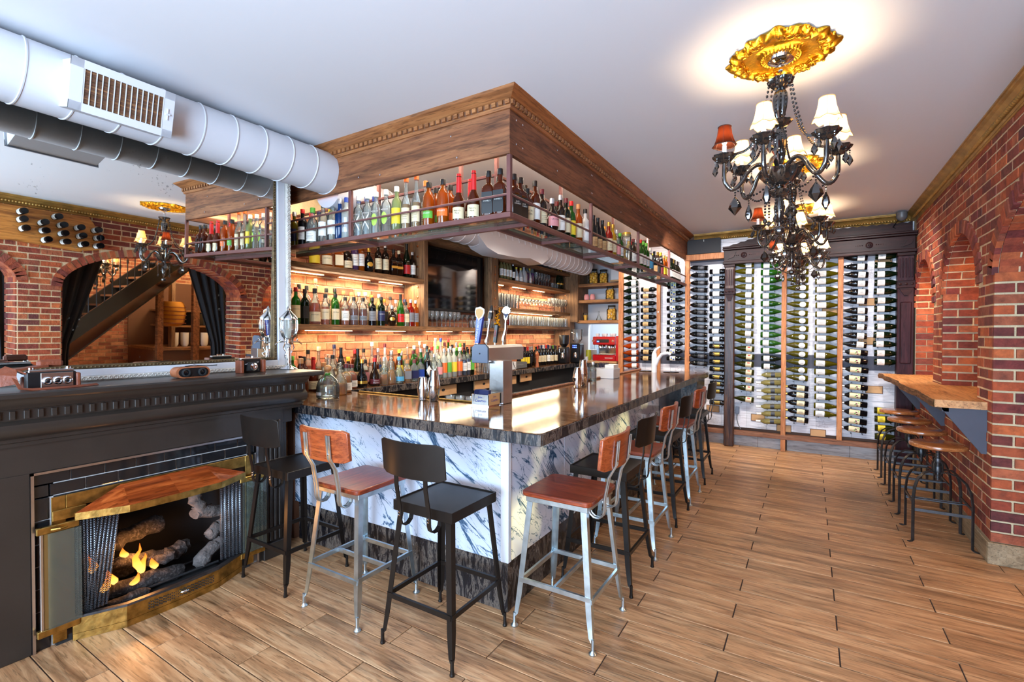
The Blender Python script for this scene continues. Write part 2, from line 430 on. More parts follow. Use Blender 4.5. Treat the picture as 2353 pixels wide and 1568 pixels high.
R_counter_front=[
(-3.8,2.92,'dome','clear','amber_dark','clear','wood','',1.12),
(-3.8,3.064,'bourbon','clear','amber','black','tan','BLANTON',0.78),
(-3.8,3.182,'bourbon','clear','amber','maroon','white','',0.82),
(-3.8,3.305,'bell','black',0,'gold','gold','',0.98),
(-3.8,3.471,'bell','brown',0,'red','maroon','Grand Marnier',1.0),
(-3.8,3.596,'flat','clear','honey','clear',0,'',0.72),
(-3.8,3.698,'bell','clear','honey','clear',0,'',0.9),
(-3.8,3.817,'bell','clear','clear','skyblue','skyblue','',1.0),
(-3.8,3.944,'flat','clear','honey','wood','grey','',0.95),
(-3.8,4.055,'flat','clear','clear','maroon','navy','',0.95),
]
R_counter_front2=[
(-3.81,4.167,'flat','clear','clear','black','blue','',0.98),
(-3.81,4.288,'vodka','black',0,'black','diamond',"HENDRICK'S",0.95),
(-3.81,4.402,'vodka','clear',0,'silver','x','',0.86),
(-3.81,4.499,'vodka','clear',0,'cream','pink','',0.78),
(-3.81,4.587,'vodka','frost',0,'silver','orange','',1.04),
(-3.81,4.676,'vodka','frost',0,'silver','green','',1.04),
(-3.81,4.781,'vodka','frost',0,'white','yellow','',1.04),
(-3.81,4.894,'vodka','clear','pink','white','orange','',1.05),
(-3.81,4.992,'bord','clear','blue','black','white','',1.0),
(-3.81,5.059,'bord','clear','blue','black','white','',1.05),
(-3.81,5.146,'vodka','green_dark',0,'black','green','',1.08),
]
R_counter_mid=[
(-3.93,2.749,'vodka','amber_dark',0,'black','white','',0.95),
(-3.93,2.847,'maker','amber_dark',0,'red','cream','',0.95),
(-3.93,2.958,'dome','clear','amber_dark','wood','cream','',0.9),
(-3.93,2.999,'vodka','clear','honey','black','cream','',0.96),
(-3.93,3.1,'bourbon','clear','honey','black','tan','',1.0),
(-3.93,3.213,'flat','clear','honey','black','tan','',0.88),
(-3.93,3.365,'champ','green_dark',0,'black','tan','',1.05),
(-3.93,3.459,'flat','clear','amber_dark','black','pink','',1.05),
(-3.93,3.602,'vodka','amber_dark',0,'maroon','cream','',0.9),
(-3.93,3.723,'ball','clear','clear','silver',0,'',1.05),
(-3.93,3.825,'vodka','clear',0,'clear','grey','',0.95),
(-3.93,3.952,'vodka','amber_dark',0,'yellow','yellow','',1.05),
(-3.93,4.048,'bell','clear','honey','wood','yellow','',1.0),
(-3.93,4.175,'vodka','green','green','maroon','black','',1.0),
]
R_counter_mid2=[
(-3.93,4.219,'flat','green','green','maroon','black','',1.0),
(-3.93,4.302,'vodka','green','green','silver','black','',1.05),
(-3.93,4.412,'vodka','aqua',0,'black','skyblue','BOMBAY',1.15),
(-3.93,4.5,'vodka','clear',0,'red','white','',1.1),
(-3.93,4.603,'vodka','clear',0,'green','white','',1.15),
(-3.93,4.859,'vodka','clear',0,'silver','white','',1.1),
(-3.93,4.978,'vodka','green',0,'green','white','',1.05),
(-3.93,5.025,'vodka','clear',0,'white','white','',1.05),
(-3.93,5.111,'bord','green_dark',0,'maroon','white','',1.1),
(-3.93,5.188,'bord','green',0,'black','white','',1.1),
]
R_counter_back=[
(-4.08,2.733,'vodka','green',0,'green','white','',0.95),
(-4.08,2.804,'burg','amber_dark',0,'maroon','cream','',1.0),
(-4.08,2.898,'vodka','clear','amber','black','cream','',1.12),
(-4.08,3.015,'tall','clear','honey','cream','white','',1.1),
(-4.08,3.088,'bourbon','clear',0,'clear','white','',1.1),
(-4.08,3.117,'tall','clear',0,'navy','blue','',1.15),
(-4.08,3.226,'champ','black',0,'black','gold','',1.08),
(-4.08,3.349,'flat','amber_dark',0,'yellow','red','',1.15),
(-4.08,3.431,'vodka','amber_dark',0,'red','yellow','',1.08),
(-4.08,3.572,'vodka','clear','amber','black','white','',1.1),
(-4.08,3.688,'tall','clear','clear','white','white','',1.2),
(-4.08,3.775,'vodka','clear','clear','silver','blue','',1.1),
(-4.08,3.878,'tall','white',0,'maroon','white','',1.15),
(-4.08,3.976,'bourbon','amber',0,'silver','cream','',1.22),
(-4.08,4.13,'bourbon','green',0,'silver','cream','',1.15),
(-4.08,4.235,'tall','clear','clear','clear','yellow','',1.05),
(-4.08,4.354,'vodka','green','green','silver','white','',1.15),
]
R_counter_back2=[
(-4.08,4.349,'vodka','green','green','white','white','',1.15),
(-4.08,4.447,'tall','clear','clear','cream','cream','',1.2),
(-4.08,4.539,'vodka','clear','clear','white','pink','',1.2),
(-4.08,4.642,'bourbon','clear','clear','black','white','',1.2),
(-4.08,4.74,'tall','white',0,'silver','white','',1.3),
(-4.08,4.845,'tall','white',0,'blue','white','',1.3),
(-4.08,4.916,'vodka','clear',0,'maroon','white','',1.25),
(-4.08,4.994,'tall','green',0,'red','white','',1.28),
(-4.08,5.082,'vodka','black',0,'black','white','',1.15),
(-4.08,5.159,'champ','green',0,'silver','white','',1.15),
(-4.08,5.246,'champ','green',0,'green','white','',1.12),
(-4.08,5.346,'champ','green_dark',0,'black','white','',1.12),
]
R_wine_front=[
(-3.9,6.635,'bord','black',0,'red','yellow','',1),
(-3.9,6.72,'bord','black',0,'black','yellow','',1),
(-3.9,6.785,'bord','black',0,'red','yellow','',1),
(-3.9,6.868,'bord','black',0,'silver','black','',1),
(-3.9,7.088,'bord','black',0,'black','black','',1),
(-3.9,7.176,'bord','black',0,'maroon','cream','',1.05),
(-3.9,7.279,'bord','black',0,'navy','cream','',1.05),
(-3.9,7.379,'bord','black',0,'silver','cream','',1.05),
(-3.9,7.533,'bord','black',0,'navy','white','',1.05),
(-3.9,7.658,'bord','black',0,'black','cream','',1.0),
(-3.9,7.816,'bord','black',0,'black','cream','',1.0),
(-3.9,7.933,'bord','brown',0,'maroon','maroon','',1.0),
(-3.9,8.068,'bord','black',0,'navy','lilac','',0.95),
]
R_wine_back=[
(-4.05,6.785,'bord','black',0,'maroon','black','',1),
(-4.05,6.93,'bord','black',0,'navy','black','',1),
(-4.05,7.207,'bord','black',0,'silver','black','',1),
(-4.05,7.321,'bord','black',0,'gold','black','',1),
(-4.05,7.412,'bord','black',0,'red','black','',1),
(-4.05,7.505,'bord','black',0,'silver','black','',1.05),
(-4.05,7.613,'bord','black',0,'white','black','',1.05),
(-4.05,7.724,'bord','black',0,'red','black','',1.05),
(-4.05,7.78,'bord','black',0,'navy','black','',1.05),
(-4.05,7.894,'bord','black',0,'silver','black','',1),
(-4.05,7.997,'bord','green_dark',0,'green','black','',1),
(-4.05,8.071,'bord','black',0,'navy','black','',1),
]
R_white_wine_shelf=[
(-4.0,6.161,'bord','pale',0,'yellow','white','',1),
(-4.0,6.243,'bord','pale',0,'yellow','white','',1),
(-4.0,6.325,'bord','pale',0,'tan','white','',1),
(-4.0,6.41,'bord','pale',0,'tan','white','',1),
(-4.0,6.507,'bord','black',0,'silver','white','',0.9),
(-4.0,6.606,'burg','white',0,'yellow','white','',0.72),
(-4.0,6.741,'burg','white',0,'yellow','white','',0.72),
(-4.0,6.799,'jug','white',0,'white',0,'',1.0),
(-4.0,6.881,'vodka','clear',0,'silver','lilac','',1.0),
(-4.0,6.952,'burg','white',0,'yellow','white','',0.8),
(-4.0,7.037,'vodka','clear',0,'silver','lilac','',1.1),
(-4.0,8.11,'champ','green_dark',0,'gold','gold','',1.0),
(-4.0,8.232,'champ','green_dark',0,'gold','gold','',1.05),
]
WINE = [
 ('A', -2.444, 'dark_paper', -1, [2.519, 2.415, 2.308, 2.201, 2.094, 1.982, 1.868, 1.76, 1.653]),
 ('A2', -2.439, 'rose', -1, [1.537, 1.421, 1.314, 1.207, 1.106]),
 ('B', -2.157, 'dark_tan', 1, [2.312, 2.204, 2.09, 1.981, 1.876, 1.766, 1.652, 1.544, 1.436, 1.329, 1.224]),
 ('C', -1.752, 'dark_art', 1, [2.335, 2.225, 2.123, 2.004, 1.889, 1.784, 1.677, 1.563, 1.456, 1.342, 1.232]),
 ('D', -1.413, 'black_script', -1, [2.583, 2.475, 2.363, 2.253, 2.141, 2.031, 1.923, 1.814, 1.705, 1.592, 1.484, 1.381, 1.271, 1.162]),
 ('E', -1.141, 'dark_white', 1, [2.523, 2.417, 2.31, 2.198, 2.088, 1.979, 1.873, 1.758, 1.652, 1.535]),
 ('E2', -1.134, 'black_gold', 1, [1.431, 1.314, 1.203, 1.098, 0.981, 0.881, 0.775, 0.606]),
 ('F', -0.796, 'olive_white', -1, [2.587, 2.49, 2.372, 2.272, 2.158, 2.054, 1.932, 1.824, 1.721, 1.609, 1.503]),
 ('F2', -0.788, 'olive_red', -1, [1.394, 1.28, 1.173, 1.06, 0.949, 0.833, 0.673]),
 ('G', -0.468, 'green_white', 1, [2.565, 2.465, 2.357, 2.249, 2.138, 2.033, 1.921, 1.817, 1.705, 1.598, 1.486, 1.377]),
 ('G2', -0.458, 'deep_green', 1, [1.27, 1.158]),
 ('G3', -0.456, 'clear_white', -1, [1.044, 0.938, 0.823, 0.727, 0.606, 0.506, 0.4]),
 ('H', -0.146, 'olive_oval', -1, [2.552, 2.443, 2.332, 2.226, 2.118, 1.999, 1.882, 1.782, 1.675, 1.563, 1.45, 1.33, 1.224, 1.117, 1.009]),
 ('H2', -0.132, 'dark_cream', -1, [0.872, 0.779, 0.666, 0.554, 0.441]),
 ('I', 0.175, 'yellow_white', 1, [2.522, 2.407, 2.305, 2.196, 2.091, 1.989, 1.87, 1.765, 1.659, 1.55, 1.435, 1.326, 1.222, 1.109, 0.99, 0.885, 0.778, 0.657, 0.554]),
 ('J', 0.493, 'dark_label', -1, [2.575, 2.465, 2.358, 2.248, 2.139, 2.025, 1.902, 1.804, 1.696, 1.581, 1.467]),
 ('J2', 0.504, 'dark_floral', -1, [1.363, 1.253, 1.139, 1.03, 0.92, 0.81, 0.703, 0.591, 0.479, 0.375]),
 ('K', 0.804, 'dark_right', 1, [2.585, 2.475, 2.359, 2.254, 2.147, 2.029, 1.925, 1.814, 1.703, 1.599, 1.486, 1.37, 1.259]),
 ('K2', 0.822, 'yellow_label', 1, [0.647, 0.54, 0.427, 0.318]),
]
# ---------------------------------------------------------------- materials
S = srgb
prin('ceiling_paint', (.76, .77, .80), .6, bump=.04, bscale=9)
prin('white_paint', (.60, .61, .65), .45, bump=.05, bscale=70)
prin('white_gloss', (.70, .71, .73), .18)
prin('wall_white', (.66, .66, .68), .7, bump=.1, bscale=40)
prin('plaster_dark', (.12, .10, .09), .8, bump=.2, bscale=40)
prin('mortar', S(232, 206, 164), .9, bump=.6, bscale=90, var=.25, vscale=14)
prin('grout_dark', S(52, 40, 34), .9)
prin('tile_grout', S(170, 168, 165), .8)
prin('tile_black', (.008, .008, .009), .08, spec=.6)
prin('mantel_paint', S(46, 39, 34), .33, bump=.08, bscale=30, var=.2, vscale=5, spec=.5)
prin('black_paint', (.006, .006, .007), .35)
prin('matte_black', (.01, .01, .011), .8)
prin('screen_black', (.004, .004, .005), .06, spec=.7)
prin('rubber_black', (.012, .012, .013), .6)
prin('blackboard', (.016, .016, .019), .7)
prin('chrome', (.85, .87, .9), .09, 1)
prin('brushed_steel', (.62, .60, .60), .27, 1, bump=.05, bscale=20, var=.15, vscale=6)
prin('steel_galv', (.62, .72, .77), .34, 1, var=.35, vscale=14, bump=.1, bscale=30)
prin('iron_dark', (.10, .10, .105), .42, .85, var=.4, vscale=20, bump=.1, bscale=60)
prin('gunmetal', (.013, .009, .007), .34, .0, spec=.22, var=.25, vscale=14)
prin('oxide_steel', S(112, 70, 66), .45, .25, var=.2, vscale=10)
prin('gold_leaf', S(255, 200, 60), .30, 1, bump=.25, bscale=60, var=.35, vscale=18)
prin('gold_crown', S(200, 156, 84), .42, .6, bump=.2, bscale=50, var=.4, vscale=9)
prin('brass_old', S(206, 164, 88), .36, 1, bump=.15, bscale=40, var=.6, vscale=22)
prin('bead_brass', S(120, 98, 66), .55, .6, bump=.5, bscale=80, var=.6, vscale=40)
prin('copper', S(206, 130, 82), .28, 1)
prin('crystal_black', (.010, .009, .009), .05, spec=.9, coat=1)
prin('crystal_smoke', (.022, .018, .016), .07, .15, spec=.9, coat=1)
prin('leather_brown', S(132, 66, 40), .5, bump=.3, bscale=80, var=.35, vscale=20)
prin('leather_light', S(176, 104, 66), .5, bump=.3, bscale=80, var=.3, vscale=20)
prin('curtain_black', (.012, .013, .018), .85)
prin('fabric_dark', (.03, .03, .035), .9)
prin('bead_white', (.8, .8, .8), .3)
prin('frame_white', S(214, 208, 198), .55, bump=.7, bscale=70, var=.25, vscale=16)
prin('paper_white', (.78, .77, .75), .7)
prin('paper_kraft', S(196, 148, 96), .7)
prin('cardboard', S(206, 160, 112), .8, var=.15, vscale=6)
prin('ceramic_white', (.8, .8, .8), .15)
prin('ceramic_red', (.35, .01, .012), .2, coat=.5)
prin('machine_red', (.50, .008, .012), .18, coat=.6)
prin('plastic_blue', (.01, .03, .25), .25)
prin('plastic_grey', (.11, .115, .12), .4)
prin('panel_grey', S(92, 100, 116), .35)
prin('yellow_green', S(176, 176, 40), .4)
prin('pepper_wood', S(166, 92, 52), .4)
prin('apron_grey', S(72, 74, 84), .6)
prin('paint_slate', S(72, 72, 84), .6, bump=.1, bscale=30, var=.15)
prin('lemon', S(236, 170, 36), .45)
prin('lime_green', S(60, 130, 30), .5)
prin('wool_orange', S(190, 130, 40), .9, bump=.3, bscale=120)
prin('bulb', (1, .9, .7), .3, emit=(1, .80, .50), es=22)
prin('led_strip', (1, .9, .7), .4, emit=(1, .72, .36), es=9)
prin('led_blue', (.02, .05, .9), .4, emit=(.05, .1, 1), es=6)
prin('shade_black', (.05, .02, .014), .8)
prin('ember', (.2, .02, 0), .6, emit=(1, .25, .03), es=4)
prin('ash', S(120, 112, 108), .95, bump=1, bscale=60, var=.6, vscale=20)
prin('paint_line', (.75, .75, .78), .5)
prin('trim_brown', S(96, 62, 42), .7)
glassy('glass_clear', (.95, .985, .98), .03)
glassy('glass_drink', (.965, .975, .975), .12, .02)
glassy('glass_pane', (.78, .86, .80), .10, .02)
glassy('glass_tinted', S(200, 150, 84), .6, .06)
glassy('glass_shelf', S(190, 225, 220), .08, .02)
glassy('glass_edge', S(10, 120, 105), .85, .1)
for nm, c, a in (('liqamber', S(240, 110, 4), .75), ('liqamber_dark', S(176, 62, 4), .8), ('liqhoney', S(248, 176, 40), .6), ('amber', S(206, 104, 16), .6), ('amber_dark', S(104, 38, 8), .8), ('honey', S(232, 160, 50), .5), ('red', S(190, 40, 20), .5),
                 ('green', S(44, 124, 30), .6), ('green_dark', S(14, 34, 16), .9), ('green_olive', S(118, 110, 14), .62), ('green_wine', S(64, 66, 16), .8),
                 ('brown', S(44, 26, 18), .9), ('black', (.006, .007, .009), .97), ('pale', S(226, 216, 150), .35), ('rose', S(226, 96, 24), .55),
                 ('clear', S(232, 240, 240), .14), ('blue', S(30, 96, 180), .45), ('aqua', S(150, 210, 222), .3), ('yellow', S(232, 200, 60), .45),
                 ('frost', S(226, 232, 226), .75), ('white', S(240, 240, 238), .96), ('lilac', S(150, 110, 180), .4), ('palegreen', S(196, 210, 150), .45)):
    glassy('bottle_'+nm, c, a, .04 if nm != 'frost' else .3)
for nm, c in (('white', (236, 234, 226)), ('cream', (226, 208, 168)), ('tan', (198, 160, 108)), ('black', (14, 14, 16)), ('red', (190, 24, 26)), ('orange', (236, 110, 40)),
              ('green', (96, 170, 60)), ('lime', (170, 214, 80)), ('yellow', (236, 206, 50)), ('blue', (24, 60, 140)), ('gold', (200, 160, 70)), ('silver', (190, 194, 200)),
              ('grey', (120, 120, 124)), ('maroon', (90, 20, 30)), ('darkgrey', (44, 46, 52)), ('skyblue', (80, 160, 200)), ('pink', (226, 150, 150)), ('navy', (20, 26, 70)),
              ('wood', (176, 120, 70)), ('ink', (30, 26, 26))):
    prin('col_'+nm, S(*c), .45 if nm not in ('gold', 'silver') else .3, .7 if nm in ('gold', 'silver') else 0, var=.08 if nm in ('white', 'cream') else 0, vscale=40)
wood('plank_wood', [S(130, 86, 54), S(186, 138, 96), S(218, 176, 132)], 'X', 1.0, .38, .25, dark=.45, knots=.85, spec=.45)
wood('fascia_wood', [S(72, 42, 26), S(128, 80, 50), S(160, 108, 70)], 'X', .9, .6, .35, dark=.45, knots=.8)
wood('fascia_wood_y', [S(70, 38, 22), S(118, 70, 42), S(146, 92, 58)], 'Y', .9, .6, .35, dark=.55, knots=.7)
wood('crown_wood', [S(104, 62, 34), S(150, 96, 56), S(178, 122, 74)], 'X', 1, .45, .15, dark=.6)
wood('crown_wood_y', [S(104, 56, 28), S(150, 88, 46), S(176, 110, 62)], 'Y', 1, .45, .15, dark=.6)
wood('shelf_wood', [S(78, 52, 34), S(132, 92, 58), S(166, 122, 80)], 'Y', 1.2, .6, .4, dark=.45)
wood('shelf_wood_x', [S(88, 56, 34), S(150, 100, 58), S(186, 134, 84)], 'X', 1.2, .6, .4, dark=.5)
wood('post_wood', [S(84, 60, 44), S(128, 92, 62), S(158, 118, 80)], 'Z', 1.2, .65, .4, dark=.4)
wood('batten_wood', [S(146, 86, 46), S(182, 116, 70), S(204, 142, 94)], 'Z', 1.2, .6, .3, dark=.7)
wood('rail_wood', [S(98, 62, 44), S(132, 86, 62), S(158, 110, 82)], 'X', 1.2, .65, .3, dark=.6)
wood('dark_post', [S(22, 14, 14), S(58, 34, 26), S(112, 74, 48)], 'Z', .8, .32, .3, dark=.3)
wood('carved_dark', [S(22, 10, 12), S(38, 18, 20), S(56, 30, 28)], 'X', 1, .42, .1, dark=.6, spec=.14)
wood('carved_dark_z', [S(30, 14, 20), S(50, 26, 32), S(66, 36, 42)], 'Z', 1, .42, .1, dark=.6, spec=.14)
wood('seat_wood', [S(84, 28, 12), S(128, 50, 24), S(158, 70, 34)], 'Y', 1.6, .34, .06, dark=.6, knots=.4, coat=.25)
wood('back_wood', [S(104, 40, 18), S(150, 68, 32), S(176, 88, 44)], 'X', 1.6, .34, .06, dark=.6, knots=.4, coat=.25)
wood('stool_wood', [S(126, 68, 34), S(176, 106, 58), S(204, 136, 82)], 'X', 1.6, .22, .08, dark=.6, knots=.4, coat=.4)
wood('ledge_wood', [S(150, 92, 50), S(206, 146, 90), S(228, 174, 118)], 'Y', .9, .45, .2, dark=.7)
wood('bark_edge', [S(50, 34, 24), S(112, 76, 48), S(160, 116, 78)], 'Y', 3, .9, 1.0, dark=.4)
wood('slab_orange', [S(120, 62, 22), S(196, 122, 52), S(220, 150, 76)], 'Y', .8, .5, .2, dark=.55)
wood('whitewash', [S(130, 124, 122), S(172, 168, 166), S(198, 196, 194)], 'X', .8, .6, .3, dark=.75, knots=.6)
wood('baseboard_wood', [S(112, 92, 68), S(152, 130, 100), S(178, 156, 124)], 'Y', .8, .6, .3, dark=.7)
wood('log_bark', [S(16, 14, 13), S(48, 43, 41), S(98, 92, 90)], 'X', 2.2, .95, 1.0, dark=.35)
wood('fan_wood', [S(70, 26, 10), S(138, 60, 24), S(190, 98, 44)], 'Y', .8, .16, .05, dark=.55, coat=.5)

def brick_mat(name, cols):
    m, nt, out = newmat(name)
    b = N(nt, 'ShaderNodeBsdfPrincipled', i_Roughness=.82); L(nt, b.outputs[0], out.inputs[0])
    oi = N(nt, 'ShaderNodeObjectInfo'); ge = N(nt, 'ShaderNodeNewGeometry')
    ad = N(nt, 'ShaderNodeMath', operation='ADD'); L(nt, oi.outputs['Random'], ad.inputs[0]); L(nt, ge.outputs['Random Per Island'], ad.inputs[1])
    fr = N(nt, 'ShaderNodeMath', operation='FRACT'); L(nt, ad.outputs[0], fr.inputs[0])
    k = len(cols); cr = ramp(nt, [(i/(k-1) if k > 1 else 0, c) for i, c in enumerate(cols)]); L(nt, fr.outputs[0], cr.inputs[0])
    n = N(nt, 'ShaderNodeTexNoise', i_Scale=16.0, i_Detail=6.0, i_Roughness=.65); L(nt, ge.outputs['Position'], n.inputs['Vector'])
    r = ramp(nt, [(.3, (.5, .46, .46)), (.62, (1.12, 1.08, 1.02))]); L(nt, n.outputs[0], r.inputs[0])
    mx = N(nt, 'ShaderNodeMixRGB', blend_type='MULTIPLY', i_0=.9); L(nt, cr.outputs[0], mx.inputs[1]); L(nt, r.outputs[0], mx.inputs[2])
    L(nt, mx.outputs[0], b.inputs['Base Color'])
    n2 = N(nt, 'ShaderNodeTexNoise', i_Scale=55.0, i_Detail=5.0); L(nt, ge.outputs['Position'], n2.inputs['Vector'])
    bp = N(nt, 'ShaderNodeBump', i_Strength=.7, i_Distance=.008); L(nt, n2.outputs[0], bp.inputs['Height']); L(nt, bp.outputs[0], b.inputs['Normal'])
brick_mat('brick', [S(176, 84, 46), S(126, 52, 38), S(192, 102, 56), S(152, 68, 42), S(94, 44, 46), S(182, 102, 66), S(118, 50, 48), S(172, 82, 48)])
brick_mat('brick_old', [S(188, 122, 90), S(160, 92, 66), S(210, 152, 116), S(172, 104, 78), S(134, 78, 60), S(200, 136, 104)])

def granite():
    m, nt, out = newmat('granite')
    b = N(nt, 'ShaderNodeBsdfPrincipled', i_Roughness=.09); b.inputs['Specular IOR Level'].default_value = .55; L(nt, b.outputs[0], out.inputs[0])
    ge = N(nt, 'ShaderNodeNewGeometry')
    mp = N(nt, 'ShaderNodeMapping'); mp.inputs['Rotation'].default_value = (0, 0, radians(-28)); mp.inputs['Scale'].default_value = (1.6, 9, 4); L(nt, ge.outputs['Position'], mp.inputs[0])
    n = N(nt, 'ShaderNodeTexNoise', i_Scale=2.2, i_Detail=9.0, i_Roughness=.68, i_Distortion=1.2); L(nt, mp.outputs[0], n.inputs['Vector'])
    cr = ramp(nt, [(.36, S(26, 18, 14)), (.46, S(62, 40, 28)), (.53, S(140, 98, 66)), (.58, S(44, 30, 24)), (.70, S(186, 154, 122))]); L(nt, n.outputs[0], cr.inputs[0])
    L(nt, cr.outputs[0], b.inputs['Base Color'])
    m, nt, out = newmat('granite_rough')
    b = N(nt, 'ShaderNodeBsdfPrincipled', i_Roughness=.22); L(nt, b.outputs[0], out.inputs[0])
    ge = N(nt, 'ShaderNodeNewGeometry')
    mp = N(nt, 'ShaderNodeMapping'); mp.inputs['Rotation'].default_value = (radians(20), radians(32), 0); mp.inputs['Scale'].default_value = (9, 5, 2.2); L(nt, ge.outputs['Position'], mp.inputs[0])
    n = N(nt, 'ShaderNodeTexNoise', i_Scale=2.4, i_Detail=10.0, i_Roughness=.75, i_Distortion=.8); L(nt, mp.outputs[0], n.inputs['Vector'])
    cr = ramp(nt, [(.38, S(12, 13, 16)), (.49, S(26, 26, 32)), (.55, S(110, 98, 88)), (.59, S(24, 25, 32)), (.71, S(188, 174, 158))]); L(nt, n.outputs[0], cr.inputs[0])
    L(nt, cr.outputs[0], b.inputs['Base Color'])
    bp = N(nt, 'ShaderNodeBump', i_Strength=.5, i_Distance=.01); L(nt, n.outputs[0], bp.inputs['Height']); L(nt, bp.outputs[0], b.inputs['Normal'])
granite()
def marble(name, glow, ang, axis):
    """white stone with slate-blue veins that run diagonally; u,v span the panel face"""
    m, nt, out = newmat(name)
    b = N(nt, 'ShaderNodeBsdfPrincipled', i_Roughness=.12); L(nt, b.outputs[0], out.inputs[0])
    ge = N(nt, 'ShaderNodeNewGeometry')
    r1_ = N(nt, 'ShaderNodeMapping'); r1_.inputs['Rotation'].default_value = (0, ang, 0) if axis == 'X' else (ang, 0, 0); L(nt, ge.outputs['Position'], r1_.inputs[0])
    mp = N(nt, 'ShaderNodeMapping'); mp.inputs['Scale'].default_value = (.75, .75, 3.0); L(nt, r1_.outputs[0], mp.inputs[0])
    tot = None
    for sc_v, wd, dst in ((1.5, .050, 1.1), (3.4, .022, .8)):
        n = N(nt, 'ShaderNodeTexNoise', i_Scale=sc_v, i_Detail=7.0, i_Roughness=.60, i_Distortion=dst); L(nt, mp.outputs[0], n.inputs['Vector'])
        s_ = N(nt, 'ShaderNodeMath', operation='SUBTRACT', i_1=.5); L(nt, n.outputs[0], s_.inputs[0])
        a_ = N(nt, 'ShaderNodeMath', operation='ABSOLUTE'); L(nt, s_.outputs[0], a_.inputs[0])
        n2 = N(nt, 'ShaderNodeTexNoise', i_Scale=1.7*sc_v, i_Detail=3.0); L(nt, mp.outputs[0], n2.inputs['Vector'])
        w = N(nt, 'ShaderNodeMapRange', i_1=.42, i_2=.72, i_3=.003, i_4=wd); L(nt, n2.outputs[0], w.inputs[0])
        d = N(nt, 'ShaderNodeMath', operation='DIVIDE', use_clamp=True); L(nt, a_.outputs[0], d.inputs[0]); L(nt, w.outputs[0], d.inputs[1])
        if tot is None: tot = d.outputs[0]
        else:
            mn = N(nt, 'ShaderNodeMath', operation='MULTIPLY'); L(nt, tot, mn.inputs[0]); L(nt, d.outputs[0], mn.inputs[1]); tot = mn.outputs[0]
    cr = ramp(nt, [(0, S(40, 66, 94)), (.35, S(88, 114, 140)), (.75, S(170, 184, 202)), (1, S(202, 208, 222))]); L(nt, tot, cr.inputs[0])
    L(nt, cr.outputs[0], b.inputs['Base Color'])
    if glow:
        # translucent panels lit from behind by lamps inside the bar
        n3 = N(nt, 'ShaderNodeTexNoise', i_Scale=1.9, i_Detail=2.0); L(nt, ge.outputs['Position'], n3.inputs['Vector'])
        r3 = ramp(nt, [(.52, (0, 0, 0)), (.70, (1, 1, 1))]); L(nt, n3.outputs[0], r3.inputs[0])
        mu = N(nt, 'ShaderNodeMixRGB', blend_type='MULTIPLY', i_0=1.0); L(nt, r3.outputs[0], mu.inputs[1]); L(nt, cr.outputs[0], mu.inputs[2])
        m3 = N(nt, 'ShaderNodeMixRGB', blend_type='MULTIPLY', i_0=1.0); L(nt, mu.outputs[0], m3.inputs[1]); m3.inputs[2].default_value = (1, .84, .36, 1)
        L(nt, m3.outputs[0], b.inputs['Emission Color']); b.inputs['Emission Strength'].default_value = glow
marble('marble_front', 0, radians(-34), 'X'); marble('marble_side', 1.1, radians(40), 'Y')
prin('marble_dark', S(34, 58, 84), .12, var=.5, vscale=5)
